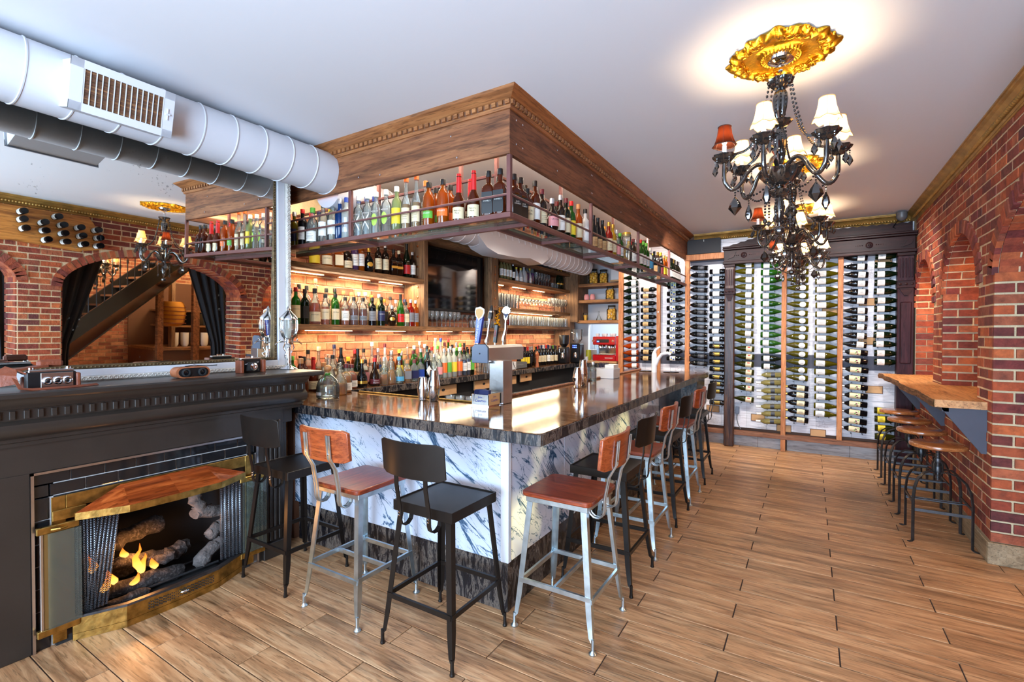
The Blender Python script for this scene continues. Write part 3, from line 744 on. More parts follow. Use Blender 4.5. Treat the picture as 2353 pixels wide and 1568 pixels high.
def shade_mat():
    m, nt, out = newmat('shade_cream')
    d = N(nt, 'ShaderNodeBsdfDiffuse'); d.inputs[0].default_value = c4(S(236, 214, 168))
    t = N(nt, 'ShaderNodeBsdfTranslucent'); t.inputs[0].default_value = c4(S(236, 190, 120))
    mx = N(nt, 'ShaderNodeMixShader', i_0=.34); L(nt, d.outputs[0], mx.inputs[1]); L(nt, t.outputs[0], mx.inputs[2]); L(nt, mx.outputs[0], out.inputs[0])
    m, nt, out = newmat('shade_brown')
    d = N(nt, 'ShaderNodeBsdfDiffuse'); d.inputs[0].default_value = c4(S(40, 18, 12))
    t = N(nt, 'ShaderNodeBsdfTranslucent'); t.inputs[0].default_value = c4(S(62, 22, 8))
    mx = N(nt, 'ShaderNodeMixShader', i_0=.16); L(nt, d.outputs[0], mx.inputs[1]); L(nt, t.outputs[0], mx.inputs[2]); L(nt, mx.outputs[0], out.inputs[0])
    m, nt, out = newmat('mesh_screen')
    tc = N(nt, 'ShaderNodeTexCoord'); mp = N(nt, 'ShaderNodeMapping'); mp.inputs['Scale'].default_value = (160, 160, 160); L(nt, tc.outputs['Object'], mp.inputs[0])
    w = N(nt, 'ShaderNodeTexChecker', i_Scale=1.0); L(nt, mp.outputs[0], w.inputs['Vector'])
    b = N(nt, 'ShaderNodeBsdfPrincipled', i_Roughness=.4, i_Metallic=.8); b.inputs['Base Color'].default_value = (.22, .24, .27, 1)
    tr = N(nt, 'ShaderNodeBsdfTransparent'); mx = N(nt, 'ShaderNodeMixShader'); L(nt, w.outputs['Fac'], mx.inputs[0]); L(nt, tr.outputs[0], mx.inputs[1]); L(nt, b.outputs[0], mx.inputs[2]); L(nt, mx.outputs[0], out.inputs[0])
    m, nt, out = newmat('flame')
    e = N(nt, 'ShaderNodeEmission', i_Strength=2.0); tr = N(nt, 'ShaderNodeBsdfTransparent'); mx = N(nt, 'ShaderNodeMixShader')
    tc = N(nt, 'ShaderNodeTexCoord'); sx = N(nt, 'ShaderNodeSeparateXYZ'); L(nt, tc.outputs['Generated'], sx.inputs[0])
    cr = ramp(nt, [(0, (1, .5, .12)), (.5, (1, .28, .03)), (1, (.7, .10, .01))]); L(nt, sx.outputs[2], cr.inputs[0]); L(nt, cr.outputs[0], e.inputs[0])
    lw = N(nt, 'ShaderNodeLayerWeight', i_Blend=.4); L(nt, lw.outputs['Facing'], mx.inputs[0]); L(nt, e.outputs[0], mx.inputs[1]); L(nt, tr.outputs[0], mx.inputs[2]); L(nt, mx.outputs[0], out.inputs[0])
    m, nt, out = newmat('old_mirror')
    g = N(nt, 'ShaderNodeBsdfGlossy'); g.inputs['Roughness'].default_value = .012; g.inputs[0].default_value = (.90, .92, .88, 1)
    d = N(nt, 'ShaderNodeBsdfDiffuse'); d.inputs[0].default_value = (.12, .10, .08, 1)
    tc = N(nt, 'ShaderNodeTexCoord'); n = N(nt, 'ShaderNodeTexNoise', i_Scale=60.0, i_Detail=6.0); L(nt, tc.outputs['Object'], n.inputs['Vector'])
    n2 = N(nt, 'ShaderNodeTexNoise', i_Scale=4.0, i_Detail=3.0); L(nt, tc.outputs['Object'], n2.inputs['Vector'])
    mu = N(nt, 'ShaderNodeMath', operation='MULTIPLY'); L(nt, n.outputs[0], mu.inputs[0]); L(nt, n2.outputs[0], mu.inputs[1])
    r = ramp(nt, [(.40, (.0, .0, .0)), (.46, (.5, .5, .5))]); L(nt, mu.outputs[0], r.inputs[0])
    mx = N(nt, 'ShaderNodeMixShader'); L(nt, r.outputs[0], mx.inputs[0]); L(nt, g.outputs[0], mx.inputs[1]); L(nt, d.outputs[0], mx.inputs[2]); L(nt, mx.outputs[0], out.inputs[0])
    m, nt, out = newmat('crate_print')   # whitewashed crate ends with faint stamped marks
    b = N(nt, 'ShaderNodeBsdfPrincipled', i_Roughness=.6); L(nt, b.outputs[0], out.inputs[0])
    ge = N(nt, 'ShaderNodeNewGeometry'); oi = N(nt, 'ShaderNodeObjectInfo')
    mp = N(nt, 'ShaderNodeMapping'); mp.inputs['Scale'].default_value = (3, 3, 34); L(nt, ge.outputs['Position'], mp.inputs[0])
    n = N(nt, 'ShaderNodeTexNoise', i_Scale=2.0, i_Detail=6.0); L(nt, mp.outputs[0], n.inputs['Vector'])
    cr = ramp(nt, [(.35, S(204, 200, 204)), (.6, S(238, 236, 240))]); L(nt, n.outputs[0], cr.inputs[0])
    br = N(nt, 'ShaderNodeTexVoronoi', i_Scale=34.0, feature='DISTANCE_TO_EDGE'); L(nt, ge.outputs['Position'], br.inputs['Vector'])
    n2 = N(nt, 'ShaderNodeTexNoise', i_Scale=5.0, i_Detail=2.0); L(nt, ge.outputs['Position'], n2.inputs['Vector'])
    r1 = ramp(nt, [(.02, (1, 1, 1)), (.06, (0, 0, 0))]); L(nt, br.outputs[0], r1.inputs[0])
    r2 = ramp(nt, [(.56, (0, 0, 0)), (.60, (1, 1, 1))]); L(nt, n2.outputs[0], r2.inputs[0])
    mu = N(nt, 'ShaderNodeMixRGB', blend_type='MULTIPLY', i_0=1.0); L(nt, r1.outputs[0], mu.inputs[1]); L(nt, r2.outputs[0], mu.inputs[2])
    mx = N(nt, 'ShaderNodeMixRGB', i_0=.5); mq = N(nt, 'ShaderNodeMath', operation='MULTIPLY', i_1=.4); L(nt, mu.outputs[0], mq.inputs[0]); L(nt, mq.outputs[0], mx.inputs[0]); L(nt, cr.outputs[0], mx.inputs[1]); mx.inputs[2].default_value = c4(S(120, 110, 112))
    hs = N(nt, 'ShaderNodeHueSaturation'); vr = N(nt, 'ShaderNodeMapRange', i_3=.82, i_4=1.06); L(nt, oi.outputs['Random'], vr.inputs[0]); L(nt, vr.outputs[0], hs.inputs['Value'])
    L(nt, mx.outputs[0], hs.inputs['Color']); L(nt, hs.outputs[0], b.inputs['Base Color'])
shade_mat()
# ---------------------------------------------------------------- the room shell
CZ = 3.10; RX = 1.09; WT = .46; LX = -4.25; YF = -2.6; YW = 7.70
fl = struct('floor', MB().box((LX-.1, YF, -.06), (6.2, YW+1.6, -.006)), 'grout_dark')
# plank-shaped tiles: .99 x .169, joints stepping half a length row by row
pm = MB().box((-.4918, -.0818, -.008), (.4918, .0818, 0), c=.0015).mesh('floor_plank', 20)
pm.materials.append(MATS['plank_wood'])
rest = MB(); n = 0; first = True
cells = []
for j in range(-30, 30):
    y = 3.299+.0845+.169*j
    if y < -2.5 or y > 7.72: continue
    off = -.36+.495 if j % 2 == 0 else .138+.495
    for i in range(-5, 7):
        x = off+.99*i
        if x > 5.4 or x < -4.6: continue
        if x < -4.0 or (x < -1.9 and y > 2.5): continue
        cells.append((hypot(x, y)+(3 if (y < .5 or x > 1.4) else 0)+(2 if x > 1.2 else 0), x, y))
cells.sort()
for k, (d, x, y) in enumerate(cells):
    if k < 300: ob('floor_plank', pm, None, fl, (x, y, random.uniform(-.0008, .0008)))
    else: rest.box((x-.4935, y-.083, -.008), (x+.4935, y+.083, 0))
if rest.v: tag(ob('floor_plank_field', rest, 'plank_wood', fl), kind='stuff')
struct('ceiling', MB().box((LX-.1, YF, CZ), (RX+WT, YW+.12, CZ+.12)), 'ceiling_paint')
# left side: bar wall, then the chimney breast that carries the mirror
struct('wall_front', MB().box((LX, YF-.1, 0), (-3.4, YF, CZ)).box((.9, YF-.1, 0), (RX+WT, YF, CZ)).box((-3.4, YF-.1, 0), (.9, YF, .35)).box((-3.4, YF-.1, 2.85), (.9, YF, CZ)), 'wall_white')
w = struct('window_front', MB().box((-3.4, YF-.07, .35), (.9, YF-.06, 2.85)), 'glass_clear')
fm = MB()
for x in (-3.4, -2.33, -1.25, -.18, .84): fm.box((x, YF-.1, .35), (x+.06, YF-.02, 2.85))
ob('window_frame', fm, 'black_paint', w)
struct('chimney_breast', MB().box((LX, YF, 0), (-3.675, .79, CZ)).box((LX, 1.93, 0), (-3.675, 2.395, CZ)).box((LX, .79, .93), (-3.675, 1.93, CZ)).box((LX, .79, 0), (-3.95, 1.93, .93)), 'plaster_dark')

# ---- brick laying helper
bu = MB().box((-.5, -.5, -.5), (.5, .5, .5), c=0).mesh('brick', 0)
def bricks(parent, P, us, ue, zs, ze, holes, mat, cap, pitch=.0755, bl=.212, jt=.014, score=None, mb_name='brick_courses', thick=.03, proud=.004, hdr=False, gap=.02, turn=0):
    """P(u, z) -> point on the wall face, normal handled by caller through axis; holes(z) -> list of (u0,u1) not to be built"""
    out = []
    nrow = int(round((ze-zs)/pitch))
    for j in range(nrow):
        zc = zs+(j+.5)*pitch
        off = (bl*.5 if j % 2 else 0)+((j*7) % 5)*.004
        if hdr and j % 4 == 3: lens = bl*.5
        else: lens = bl
        u = us-off
        while u < ue:
            a, b = max(u, us), min(u+lens, ue)
            segs = [(a, b)]
            for (h0, h1) in holes(zc):
                ns = []
                for (p, q) in segs:
                    if q <= h0 or p >= h1: ns.append((p, q)); continue
                    if p < h0: ns.append((p, h0))
                    if q > h1: ns.append((h1, q))
                segs = ns
            for (p, q) in segs:
                if q-p > .03: out.append((p+jt/2, q-jt/2, zc-pitch/2+jt/2, zc+pitch/2-jt/2))
            u += lens
    if score: out.sort(key=score)
    rest = MB()
    me = bu
    if not me.materials: me.materials.append(None)
    for k, (p, q, z0, z1) in enumerate(out):
        c = P((p+q)/2, (z0+z1)/2); pr = proud+random.uniform(-.003, .003)
        ctr = Vector(c[0])+Vector(c[1])*(pr-thick/2)
        nrm = Vector(c[1])
        dims = (thick, q-p, z1-z0) if abs(nrm.x) > .5 else (q-p, thick, z1-z0)
        if k < cap:
            o = ob('brick', BM[mat], None, parent, ctr-parent.location); o.scale = dims
            o.rotation_euler = (0, 0, random.uniform(-.006, .006))
        else: rest.cbox(ctr, dims)
    if rest.v: tag(ob(mb_name, rest, mat, parent), kind='stuff')
    return len(out)
BM = {}
for k in ('brick', 'brick_old'):
    me = bu.copy(); me.name = 'brick'; me.materials.clear(); me.materials.append(MATS[k]); BM[k] = me
def brick_ob(T, dims, mat, parent):
    o = ob('brick', BM[mat], None, parent, loc=(0, 0, 0)); m = T @ Matrix.Diagonal((*dims, 1)); o.matrix_basis = m; return o

# ---- right wall with its arches. opening: y0, y1, sill, spring, rise
ARCH = [(-.30, 1.87, 0, 2.08, .44), (2.28, 4.63, 0, 2.03, .52), (5.0, 6.15, 1.09, 1.98, .50), (6.56, 7.58, 1.09, 1.92, .54)]
def arch_top(a, y):
    y0, y1, s, sp, rise = a; t = (y-(y0+y1)/2)/((y1-y0)/2)
    return sp+rise*sqrt(max(0, 1-t*t))
def holes_r(ring):
    def f(z):
        out = []
        for (y0, y1, s, sp, rise) in ARCH:
            if z < s: continue
            h = (y1-y0)/2; c = (y0+y1)/2
            hh, rr_ = h+ring, rise+ring
            if z <= sp: out.append((c-h, c+h))
            elif z < sp+rr_: 
                w = hh*sqrt(max(0, 1-((z-sp)/rr_)**2)); out.append((c-w, c+w))
        return out
    return f
wr = MB(); y = YF; edges = sorted({YF, YW}|{a[0] for a in ARCH}|{a[1] for a in ARCH})
for a, b in zip(edges[:-1], edges[1:]):
    h = next((q for q in ARCH if abs(q[0]-a) < 1e-6), None)
    if h is None: wr.box((RX, a, 0), (RX+WT, b, CZ)); continue
    if h[2] > 0: wr.box((RX, a, 0), (RX+WT, b, h[2]))
    K = 24
    for i in range(K):
        ya = (a+b)/2-(b-a)/2*cos(pi*i/K); yb = (a+b)/2-(b-a)/2*cos(pi*(i+1)/K)
        za, zb = arch_top(h, ya), arch_top(h, yb)
        wr.prism([(ya, za), (yb, zb), (yb, CZ), (ya, CZ)], 'X', RX, RX+WT)
wall_r = struct('wall_right', wr, 'mortar')
RING = .105
def sc_r(q):
    y = (q[0]+q[1])/2; z = (q[2]+q[3])/2
    return abs(y-4.9)+(0 if y > 4.2 else 1.2+(0 if 1.2 < y < 4.7 and z > 1.2 else 3)) + (.5 if z < .4 else 0)
bricks(wall_r, lambda u, z: ((RX, u, z), (-1, 0, 0)), YF+.02, 7.58, .15, 2.99, holes_r(RING), 'brick', 300, hdr=True, score=sc_r)
# arch rings of upright bricks, then jamb bricks
rm = MB()
for (y0, y1, s, sp, rise) in ARCH:
    h = (y1-y0)/2; c = (y0+y1)/2; per = pi*(3*(h+rise)-sqrt((3*h+rise)*(h+3*rise)))/2; K = int(per/.078)
    for i in range(K):
        t0 = pi*(i+.5)/K
        p = Vector((RX-.001, c-(h+RING/2)*cos(t0), sp+(rise+RING/2)*sin(t0)))
        nrm = Vector((0, -cos(t0)/h, sin(t0)/rise)).normalized(); ang = atan2(nrm.z, nrm.y)
        T = Matrix.Translation(p) @ Matrix.Rotation(ang, 4, 'X')
        rm.cbox((0, -.010, 0), (.034, RING+.002, .060), T)
        T2 = Matrix.Translation(Vector((RX+.235, c-(h+.0)*cos(t0), sp+(rise+.0)*sin(t0)))) @ Matrix.Rotation(ang, 4, 'X')
        cuts = (-.221, -.010, .104, .222) if i % 2 else (-.221, -.114, .096, .222)
        for ca, cb_ in zip(cuts[:-1], cuts[1:]): rm.cbox(((ca+cb_)/2, .004, 0), (cb_-ca-.012, .03, .060), T2)
tag(ob('arch_bricks', rm, 'brick', wall_r), kind='stuff')
jm = MB()
for (y0, y1, s, sp, rise) in ARCH:
    for (yy, d) in ((y0, 1), (y1, -1)):
        j = 0; z = max(s, .15)
        while z < sp-.02:
            xs = (RX, RX+.215, RX+.325, RX+WT) if j % 2 == 0 else (RX, RX+.105, RX+.32, RX+WT)
            if d == -1 and yy in (4.63, 6.15):
                for a, b in zip(xs[:-1], xs[1:]):
                    if a == RX: a -= .0115
                    o = ob('jamb_brick', BM['brick'], None, wall_r, ((a+b)/2, yy-.002, z+.0375)); o.scale = (b-a-.015, .03, .0600)
            else:
                for a, b in zip(xs[:-1], xs[1:]): jm.box((a+.005, yy+d*.007-.008, z+.0055), (b-.005, yy+d*.007+.008, z+.07))
            z += .0755; j += 1
tag(ob('jamb_courses', jm, 'brick', wall_r), kind='stuff')
# the niches are closed at the back
nb = struct('wall_niche_back', MB().box((RX+.40, 4.95, 1.0), (RX+WT, 7.7, 2.9)), 'mortar')
nm = MB()
for j in range(24):
    for i in range(14):
        y = 4.98+i*.205+(.1 if j % 2 else 0); z = 1.09+j*.0755
        nm.box((RX+.392, y, z+.005), (RX+.41, min(y+.194, 7.66), z+.07))
tag(ob('brick_courses', nm, 'brick', nb), kind='stuff')
# gilt crown moulding round the ceiling and its rope bead
def crown(name, axis, a, b, face, sgn, mat, sc=1.0):
    pr = [(0, -.115), (.010, -.115), (.014, -.105), (.012, -.095), (.022, -.085), (.034, -.088), (.042, -.078), (.040, -.066), (.034, -.062), (.046, -.044), (.062, -.030), (.078, -.024), (.082, -.014), (.092, -.012), (.092, 0), (0, 0)]
    mb = MB(18)
    poly = [(face+sgn*p*sc, CZ+q*sc) for p, q in pr]
    if axis == 'Y': mb.prism(poly, 'Y', a, b)
    else: mb.prism(poly, 'X', a, b)
    o = struct(name, mb, mat)
    rb = MB(80); k = int((b-a)/.03)
    for i in range(k):
        t = a+(i+.5)*.03
        c = (face+sgn*.042*sc, t, CZ-.078*sc) if axis == 'Y' else (t, face+sgn*.042*sc, CZ-.078*sc)
        rb.ball(c, .015*sc, 7, 6, (1, 1.15, 1) if axis == 'Y' else (1.15, 1, 1))
    tag(ob('rope_bead', rb, mat, o), kind='stuff')
    return o
crown('trim_1', 'Y', YF, YW, RX, -1, 'gold_crown')
crown('trim_2', 'X', -1.50, RX, YW, -1, 'gold_crown')
struct('baseboard_right', MB().box((RX-.022, 4.63, 0), (RX+.01, YW-.05, .150), c=.004).box((RX-.022, 4.60, 0), (RX+WT, 4.63, .152), c=.004).box((RX-.02, 1.90, 0), (RX+WT, 2.25, .15), c=.004), 'baseboard_wood')

# ---- back wall: the wine wall, and the alcove behind the bar that runs deeper
struct('wall_back', MB().box((-2.66, YW, 0), (RX+WT, YW+.12, CZ)), 'trim_brown')
struct('wall_alcove', MB().box((LX, 8.95, 0), (-2.5, 9.05, 1.30)).box((LX, 8.95, 1.80), (-2.5, 9.05, CZ)).box((LX, 8.95, 1.3), (-3.75, 9.05, 1.8)).box((-2.66, YW, 0), (-2.60, 9.05, CZ)).box((LX-.1, YW, CZ), (-2.5, 9.9, CZ+.12)), 'wall_white')
struct('wall_kitchen', MB().box((LX-.1, 10.4, 0), (-2, 10.5, CZ)).box((LX-.1, 8.95, 0), (LX, 10.5, CZ)).box((-2.1, 9.05, 0), (-2, 10.5, CZ)).box((LX, 9.05, 1.2), (-2.1, 10.4, 1.26)), 'white_gloss')
wl = struct('wall_left', MB().box((LX-.1, 2.2, 0), (LX, 9.0, CZ)), 'mortar')
bricks(wl, lambda u, z: ((LX, u, z), (1, 0, 0)), 2.3, 8.9, 1.10, 2.72, lambda z: [], 'brick_old', 300, pitch=.083, bl=.235, jt=.014, proud=.012,
       score=lambda q: (q[0]+q[1])/2+(0 if q[2] < 1.62 or 1.75 < q[2] < 2.2 else 5))
# ---------------------------------------------------------------- the bar
CT = 1.07
bar = emp('bar_counter', (-1.45, 2.31, 0), 'L-shaped bar clad in veined white marble over a dark granite base', 'bar counter')
top = [(-4.20, 2.25), (-1.245, 2.25), (-1.215, 2.28), (-1.215, 7.20), (-2.15, 7.20), (-2.15, 3.02), (-3.50, 3.02), (-3.72, 3.06), (-3.72, 8.42), (-2.70, 8.42), (-2.70, 8.9), (-4.20, 8.9)]
wt = tag(ob('bar_worktop', MB().prism(top[:6]+[(-3.50, 3.02), (-4.20, 3.02)], 'Z', CT-.042, CT), 'granite'), 'polished brown and black granite top along the whole L-shaped bar', 'worktop')
edge = MB().box((-3.56, 2.246, CT-.068), (-1.208, 2.264, CT-.004), c=.003).box((-1.228, 2.266, CT-.068), (-1.208, 7.20, CT-.004), c=.003)
ob('worktop_edge', edge, 'granite_rough', wt)
ob('bar_rail', MB().tube([(-3.50, 3.015, CT+.006), (-2.16, 3.015, CT+.006)], .008, 6), 'brass_old', wt)
ob('bar_rail', MB().tube([(-2.155, 3.0, CT+.010), (-2.155, 7.15, CT+.010)], .014, 8), 'rail_wood', wt)
bc = tag(ob('back_counter', MB().box((-4.24, 3.02, CT-.05), (-3.72, 8.42, CT)).box((-4.24, 8.42, CT-.05), (-2.70, 8.94, CT)), 'granite'), 'granite counter along the brick wall under the lower bottle shelf', 'worktop')
ob('counter_edge', MB().box((-3.735, 3.02, CT-.075), (-3.70, 8.40, CT-.003), c=.006).box((-3.72, 8.385, CT-.075), (-2.70, 8.42, CT-.003), c=.006), 'granite_rough', bc)
# marble panels stand on the granite base
px = [-3.42, -2.86, -2.14, -1.452]
for a, b in zip(px[:-1], px[1:]): ob('marble_panel', MB().box((a+.001, 2.31, .295), (b-.001, 2.335, CT-.042), c=.002), 'marble_front', bar)
py = [2.336, 3.05, 3.92, 4.80, 5.52]
for a, b in zip(py[:-1], py[1:]): ob('marble_panel', MB().box((-1.476, a, .295), (-1.452, b-.002, CT-.042), c=.002), 'marble_side', bar)
ob('marble_corner', MB().box((-1.50, 2.305, .295), (-1.447, 2.34, CT-.042), c=.003), 'white_gloss', bar)
ob('end_panel', MB().box((-1.476, 5.52, .295), (-1.452, 6.62, CT-.042)), 'marble_dark', bar, None)
ob('end_pillar', MB().box((-1.60, 6.62, 0), (-1.25, 7.15, CT-.042), c=.004), 'granite_rough', bar)
ob('granite_base', MB().box((-3.40, 2.33, 0), (-1.466, 2.36, .295)).box((-1.50, 2.3605, 0), (-1.47, 7.1, .295)), 'granite_rough', bar)
ob('bar_body', MB().box((-3.40, 2.36, 0), (-1.50, 2.80, CT-.05)).box((-1.95, 2.8, 0), (-1.50, 7.1, CT-.05)).box((-3.50, 2.30, .0), (-3.42, 2.9, CT-.05)), 'trim_brown', bar)
for x in (-3.05, -2.45, -1.85): 
    h = MB()
    for s in (-1, 1): h.tube([(x+s*.035*cos(t), 2.292, CT-.062-.028*sin(t)) for t in [pi*i/8 for i in range(9)]], .004, 5)
    ob('bag_hook', h, 'iron_dark', bar)
# under the back counter: shelving, boxes and fridges
ub = emp('under_counter_cabinet', (-4.0, 5.5, 0), 'dark cabinets and fridges beneath the granite back counter', 'cabinet')
ob('body', MB().box((-4.2, 3.1, 0), (-3.80, 8.9, CT-.06)), 'matte_black', ub)
for i in range(7): ob('door', MB().box((-3.80, 3.15+i*.72, .1), (-3.785, 3.83+i*.72, .72), c=.004), 'plastic_grey', ub)
for i, (y, z, w) in enumerate(((4.5, .86, .52), (5.35, .86, .42), (6.0, .86, .4), (6.5, .87, .34))):
    t = emp('wine_box', (-3.86, y, z), f'open tan wooden box under the back counter, {ordn(i)} from the fireplace', 'box', 'tan boxes under the back counter')
    ob('box_side', MB().box((-3.77, y-w/2, z-.0), (-3.75, y+w/2, z+.12), c=.002), 'cardboard', t)
    ob('box_hole', MB().lathe([(.016, 0), (.016, .003)], 8, Matrix.Translation((-3.7495, y, z+.07)) @ Matrix.Rotation(pi/2, 4, 'Y') @ Matrix.Diagonal((1, 2, 1, 1))), 'matte_black', t)
# drying mat / glass well behind the long bar, seen past the tap
wl2 = tag(ob('glass_well', MB().box((-2.62, 3.25, .84), (-2.17, 5.75, .87)).box((-2.62, 3.25, .84), (-2.60, 5.75, .95)), 'brushed_steel'), 'steel speed rail shelf behind the inner edge of the bar', 'shelf')

# ---------------------------------------------------------------- canopy over the bar
can = emp('bar_canopy', (-1.6, 2.55, 2.72), 'rough brown timber canopy with dentil crown above the bar', 'canopy')
ob('fascia_board', MB().box((-4.2, 2.545, 2.722), (-1.592, 2.575, 3.03), c=.003), 'fascia_wood', can)
ob('fascia_board', MB().box((-1.622, 2.546, 2.722), (-1.590, 7.68, 3.03), c=.003), 'fascia_wood_y', can)
ob('canopy_soffit', MB().box((-2.02, 2.58, 3.06), (-1.62, 7.6, 3.07)).box((-4.2, 2.58, 3.06), (-1.62, 2.98, 3.07)), 'wall_white', can)
# crown: stepped profile returned round the corner
pr = [(0, 2.995), (.012, 2.995), (.016, 3.012), (.016, 3.048), (.030, 3.052), (.045, 3.066), (.070, 3.082), (.078, 3.088), (.085, 3.10), (0, 3.10)]
def mitre(pr, x0, x1, y0, y1):
    a = MB(); b = MB(); n = len(pr)
    a.add([(x0, y0-p, z) for p, z in pr]+[(x1+p, y0-p, z) for p, z in pr], [(k, (k+1) % n, n+(k+1) % n, n+k) for k in range(n)])
    b.add([(x1+p, y0-p, z) for p, z in pr]+[(x1+p, y1, z) for p, z in pr], [(k, (k+1) % n, n+(k+1) % n, n+k) for k in range(n)])
    return a, b
a, b = mitre(pr, -4.2, -1.590, 2.545, 7.69)
ob('crown_moulding', a, 'crown_wood', can); ob('crown_moulding', b, 'crown_wood_y', can)
dm = MB().box((-.015, -.008, -.013), (.015, .008, .013)).mesh('dentil', 0); dm.materials.append(MATS['crown_wood'])
ob('dentil_ground', MB().box((-4.2, 2.545-.0175, 3.016), (-1.575, 2.5285+.0, 3.046)).box((-1.590+.0, 2.53, 3.016), (-1.5725, 7.68, 3.046)), 'trim_brown', can)
for i in range(52): ob('dentil', dm, None, can, Vector((-1.592-.050*i, 2.545-.024, 3.030))-can.location)
for i in range(102):
    o = ob('dentil', dm, None, can, Vector((-1.590+.024, 2.545+.050*i, 3.030))-can.location); o.rotation_euler = (0, 0, pi/2)
sc_ = MB()
for (x, z) in ((-3.25, 2.95), (-3.25, 2.86), (-3.25, 2.77), (-2.72, 2.78), (-2.95, 2.8), (-2.05, 2.92), (-2.0, 2.77)): sc_.lathe([(.006, 0), (.006, .003)], 6, Matrix.Translation((x, 2.542, z)) @ Matrix.Rotation(pi/2, 4, 'X'))
for y in (2.62, 2.7, 3.2, 3.85, 3.87, 4.6, 5.2, 5.24, 5.9, 6.5, 6.54, 7.2): 
    for z in (2.80, 2.95): sc_.lathe([(.006, 0), (.006, .003)], 6, Matrix.Translation((-1.59, y, z)) @ Matrix.Rotation(pi/2, 4, 'Y'))
tag(ob('screw_heads', sc_, 'chrome', can), kind='stuff')
# hanging bottle shelf: oxide-painted steel frame and glass
SZ = 2.345
hs = emp('hanging_bottle_rack', (-1.6, 2.54, SZ), 'reddish brown steel rack with glass shelves hung under the canopy', 'shelf')
def bar_(a, b, w=.028, name='rack_rail'):
    lo = [min(a[i], b[i])-(w/2) for i in range(3)]; hi = [max(a[i], b[i])+(w/2) for i in range(3)]
    ob(name, MB().box(lo, hi, c=.002), 'oxide_steel', hs)
XO, XI, YO, YI = -1.600, -1.885, 2.558, 2.845
bar_((-4.15, YO, SZ), (XO, YO, SZ), .032); bar_((XO, YO+.0325, SZ), (XO, 7.6, SZ), .032)
bar_((-4.15, YI, SZ), (XI, YI, SZ), .028); bar_((XI, YI+.0285, SZ), (XI, 7.6, SZ), .028)
bar_((-4.15, YO, 2.475), (XO, YO, 2.475), .014, 'guard_rail'); bar_((-4.15, YO, 2.575), (-3.06, YO, 2.575), .014, 'guard_rail')
bar_((XO, YO+.03, 2.475), (XO, 7.6, 2.475), .014, 'guard_rail')
bar_((-4.15, YI, 2.72), (XI, YI, 2.72), .02, 'guard_rail'); bar_((XI, YI+.03, 2.72), (XI, 7.6, 2.72), .02, 'guard_rail')
for x in (-3.06, XO): bar_((x, YO, SZ+.032), (x, YO, 2.705), .028, 'hanger_post')
for y in (3.87, 5.20, 6.55, 7.58): bar_((XO, y, SZ), (XO, y, 2.705), .026, 'hanger_post')
for y in (YI, 3.87, 5.2, 6.55): bar_((XI, y, SZ), (XI, y, 2.95), .026, 'hanger_post')
for x in (-3.06, -2.2): bar_((x, YI, SZ), (x, YI, 2.95), .026, 'hanger_post')
for x in (-3.06,): bar_((x, YO, SZ), (x, YI, SZ), .026, 'cross_bar')
for y in (YI, 3.5, 4.35, 5.2, 6.05, 6.9): bar_((XI, y, SZ), (XO, y, SZ), .026, 'cross_bar')
for a, b in ((-4.15, -3.08), (-3.04, -1.62)): 
    g = ob('glass_shelf', MB().box((a, YO+.018, SZ+.012), (b, YI, SZ+.020)), 'glass_shelf', hs)
    ob('glass_edge', MB().box((a, YO+.010, SZ+.012), (b, YO+.0175, SZ+.020)), 'glass_edge', g)
for a, b in ((2.862, 3.85), (3.89, 5.18), (5.22, 6.53), (6.57, 7.56)): ob('glass_shelf', MB().box((XI, a, SZ+.012), (XO-.018, b, SZ+.020)), 'glass_shelf', hs)

# ---------------------------------------------------------------- back bar shelving of reclaimed timber
sh = emp('back_bar_shelving', (-4.05, 5.5, 1.07), 'reclaimed timber shelving across the brick wall behind the bar', 'shelving')
FX = -3.90
def plank(a, b, mat='shelf_wood', name='shelf_board', ch=.004): return ob(name, MB().box(a, b, c=ch), mat, sh)
plank((LX+.02, 2.30, 1.640), (FX, 6.13, 1.690))                 # lower long shelf
plank((LX+.02, 2.30, 2.200), (FX, 4.365, 2.250))                # upper left shelf
plank((LX+.02, 4.33, 1.69), (FX+.002, 4.40, 2.75), 'post_wood', 'upright')
plank((LX+.02, 4.40, 2.71), (FX, 5.75, 2.775))                  # board above the screen
plank((FX-.06, 5.75, 1.95), (FX+.004, 5.93, 2.79), 'post_wood', 'upright')
plank((LX+.02, 5.90, 1.69), (FX-.06, 5.95, 2.79), 'post_wood', 'upright')
plank((LX+.02, 6.09, 1.07), (FX+.004, 6.15, 1.98), 'post_wood', 'upright')
plank((LX+.02, 5.95, 2.70), (FX, 8.42, 2.755))
plank((LX+.02, 5.95, 2.385), (FX, 8.42, 2.435))
plank((LX+.02, 5.95, 1.962), (FX, 8.46, 2.008))
plank((LX+.02, 6.15, 1.690), (FX, 8.46, 1.738))
plank((LX+.02, 8.42, 1.07), (FX+.002, 8.62, 3.0), 'post_wood', 'corner_post')
plank((FX, 8.42, 1.83), (FX+.16, 8.46, 3.0), 'post_wood', 'corner_post')
bm_ = MB()
for (y, z0, z1, k) in ((4.365, 1.8, 2.65, 8), (5.84, 2.0, 2.7, 7), (8.40, 1.75, 2.7, 9)):
    for i in range(k):
        z = z0+(z1-z0)*i/(k-1); x = FX+.004
        if y != 5.84: bm_.lathe([(.014, 0), (.012, .006), (.004, .009)], 8, Matrix.Translation((FX-.10, y-(.037 if y < 5 else 0)+(.02 if y > 8 else 0), z)) @ Matrix.Rotation(pi/2, 4, 'X'))
        else: bm_.lathe([(.014, 0), (.012, .006), (.004, .009)], 8, Matrix.Translation((FX+.004, y, z)) @ Matrix.Rotation(pi/2, 4, 'Y'))
tag(ob('bolt_heads', bm_, 'copper', sh), kind='stuff')
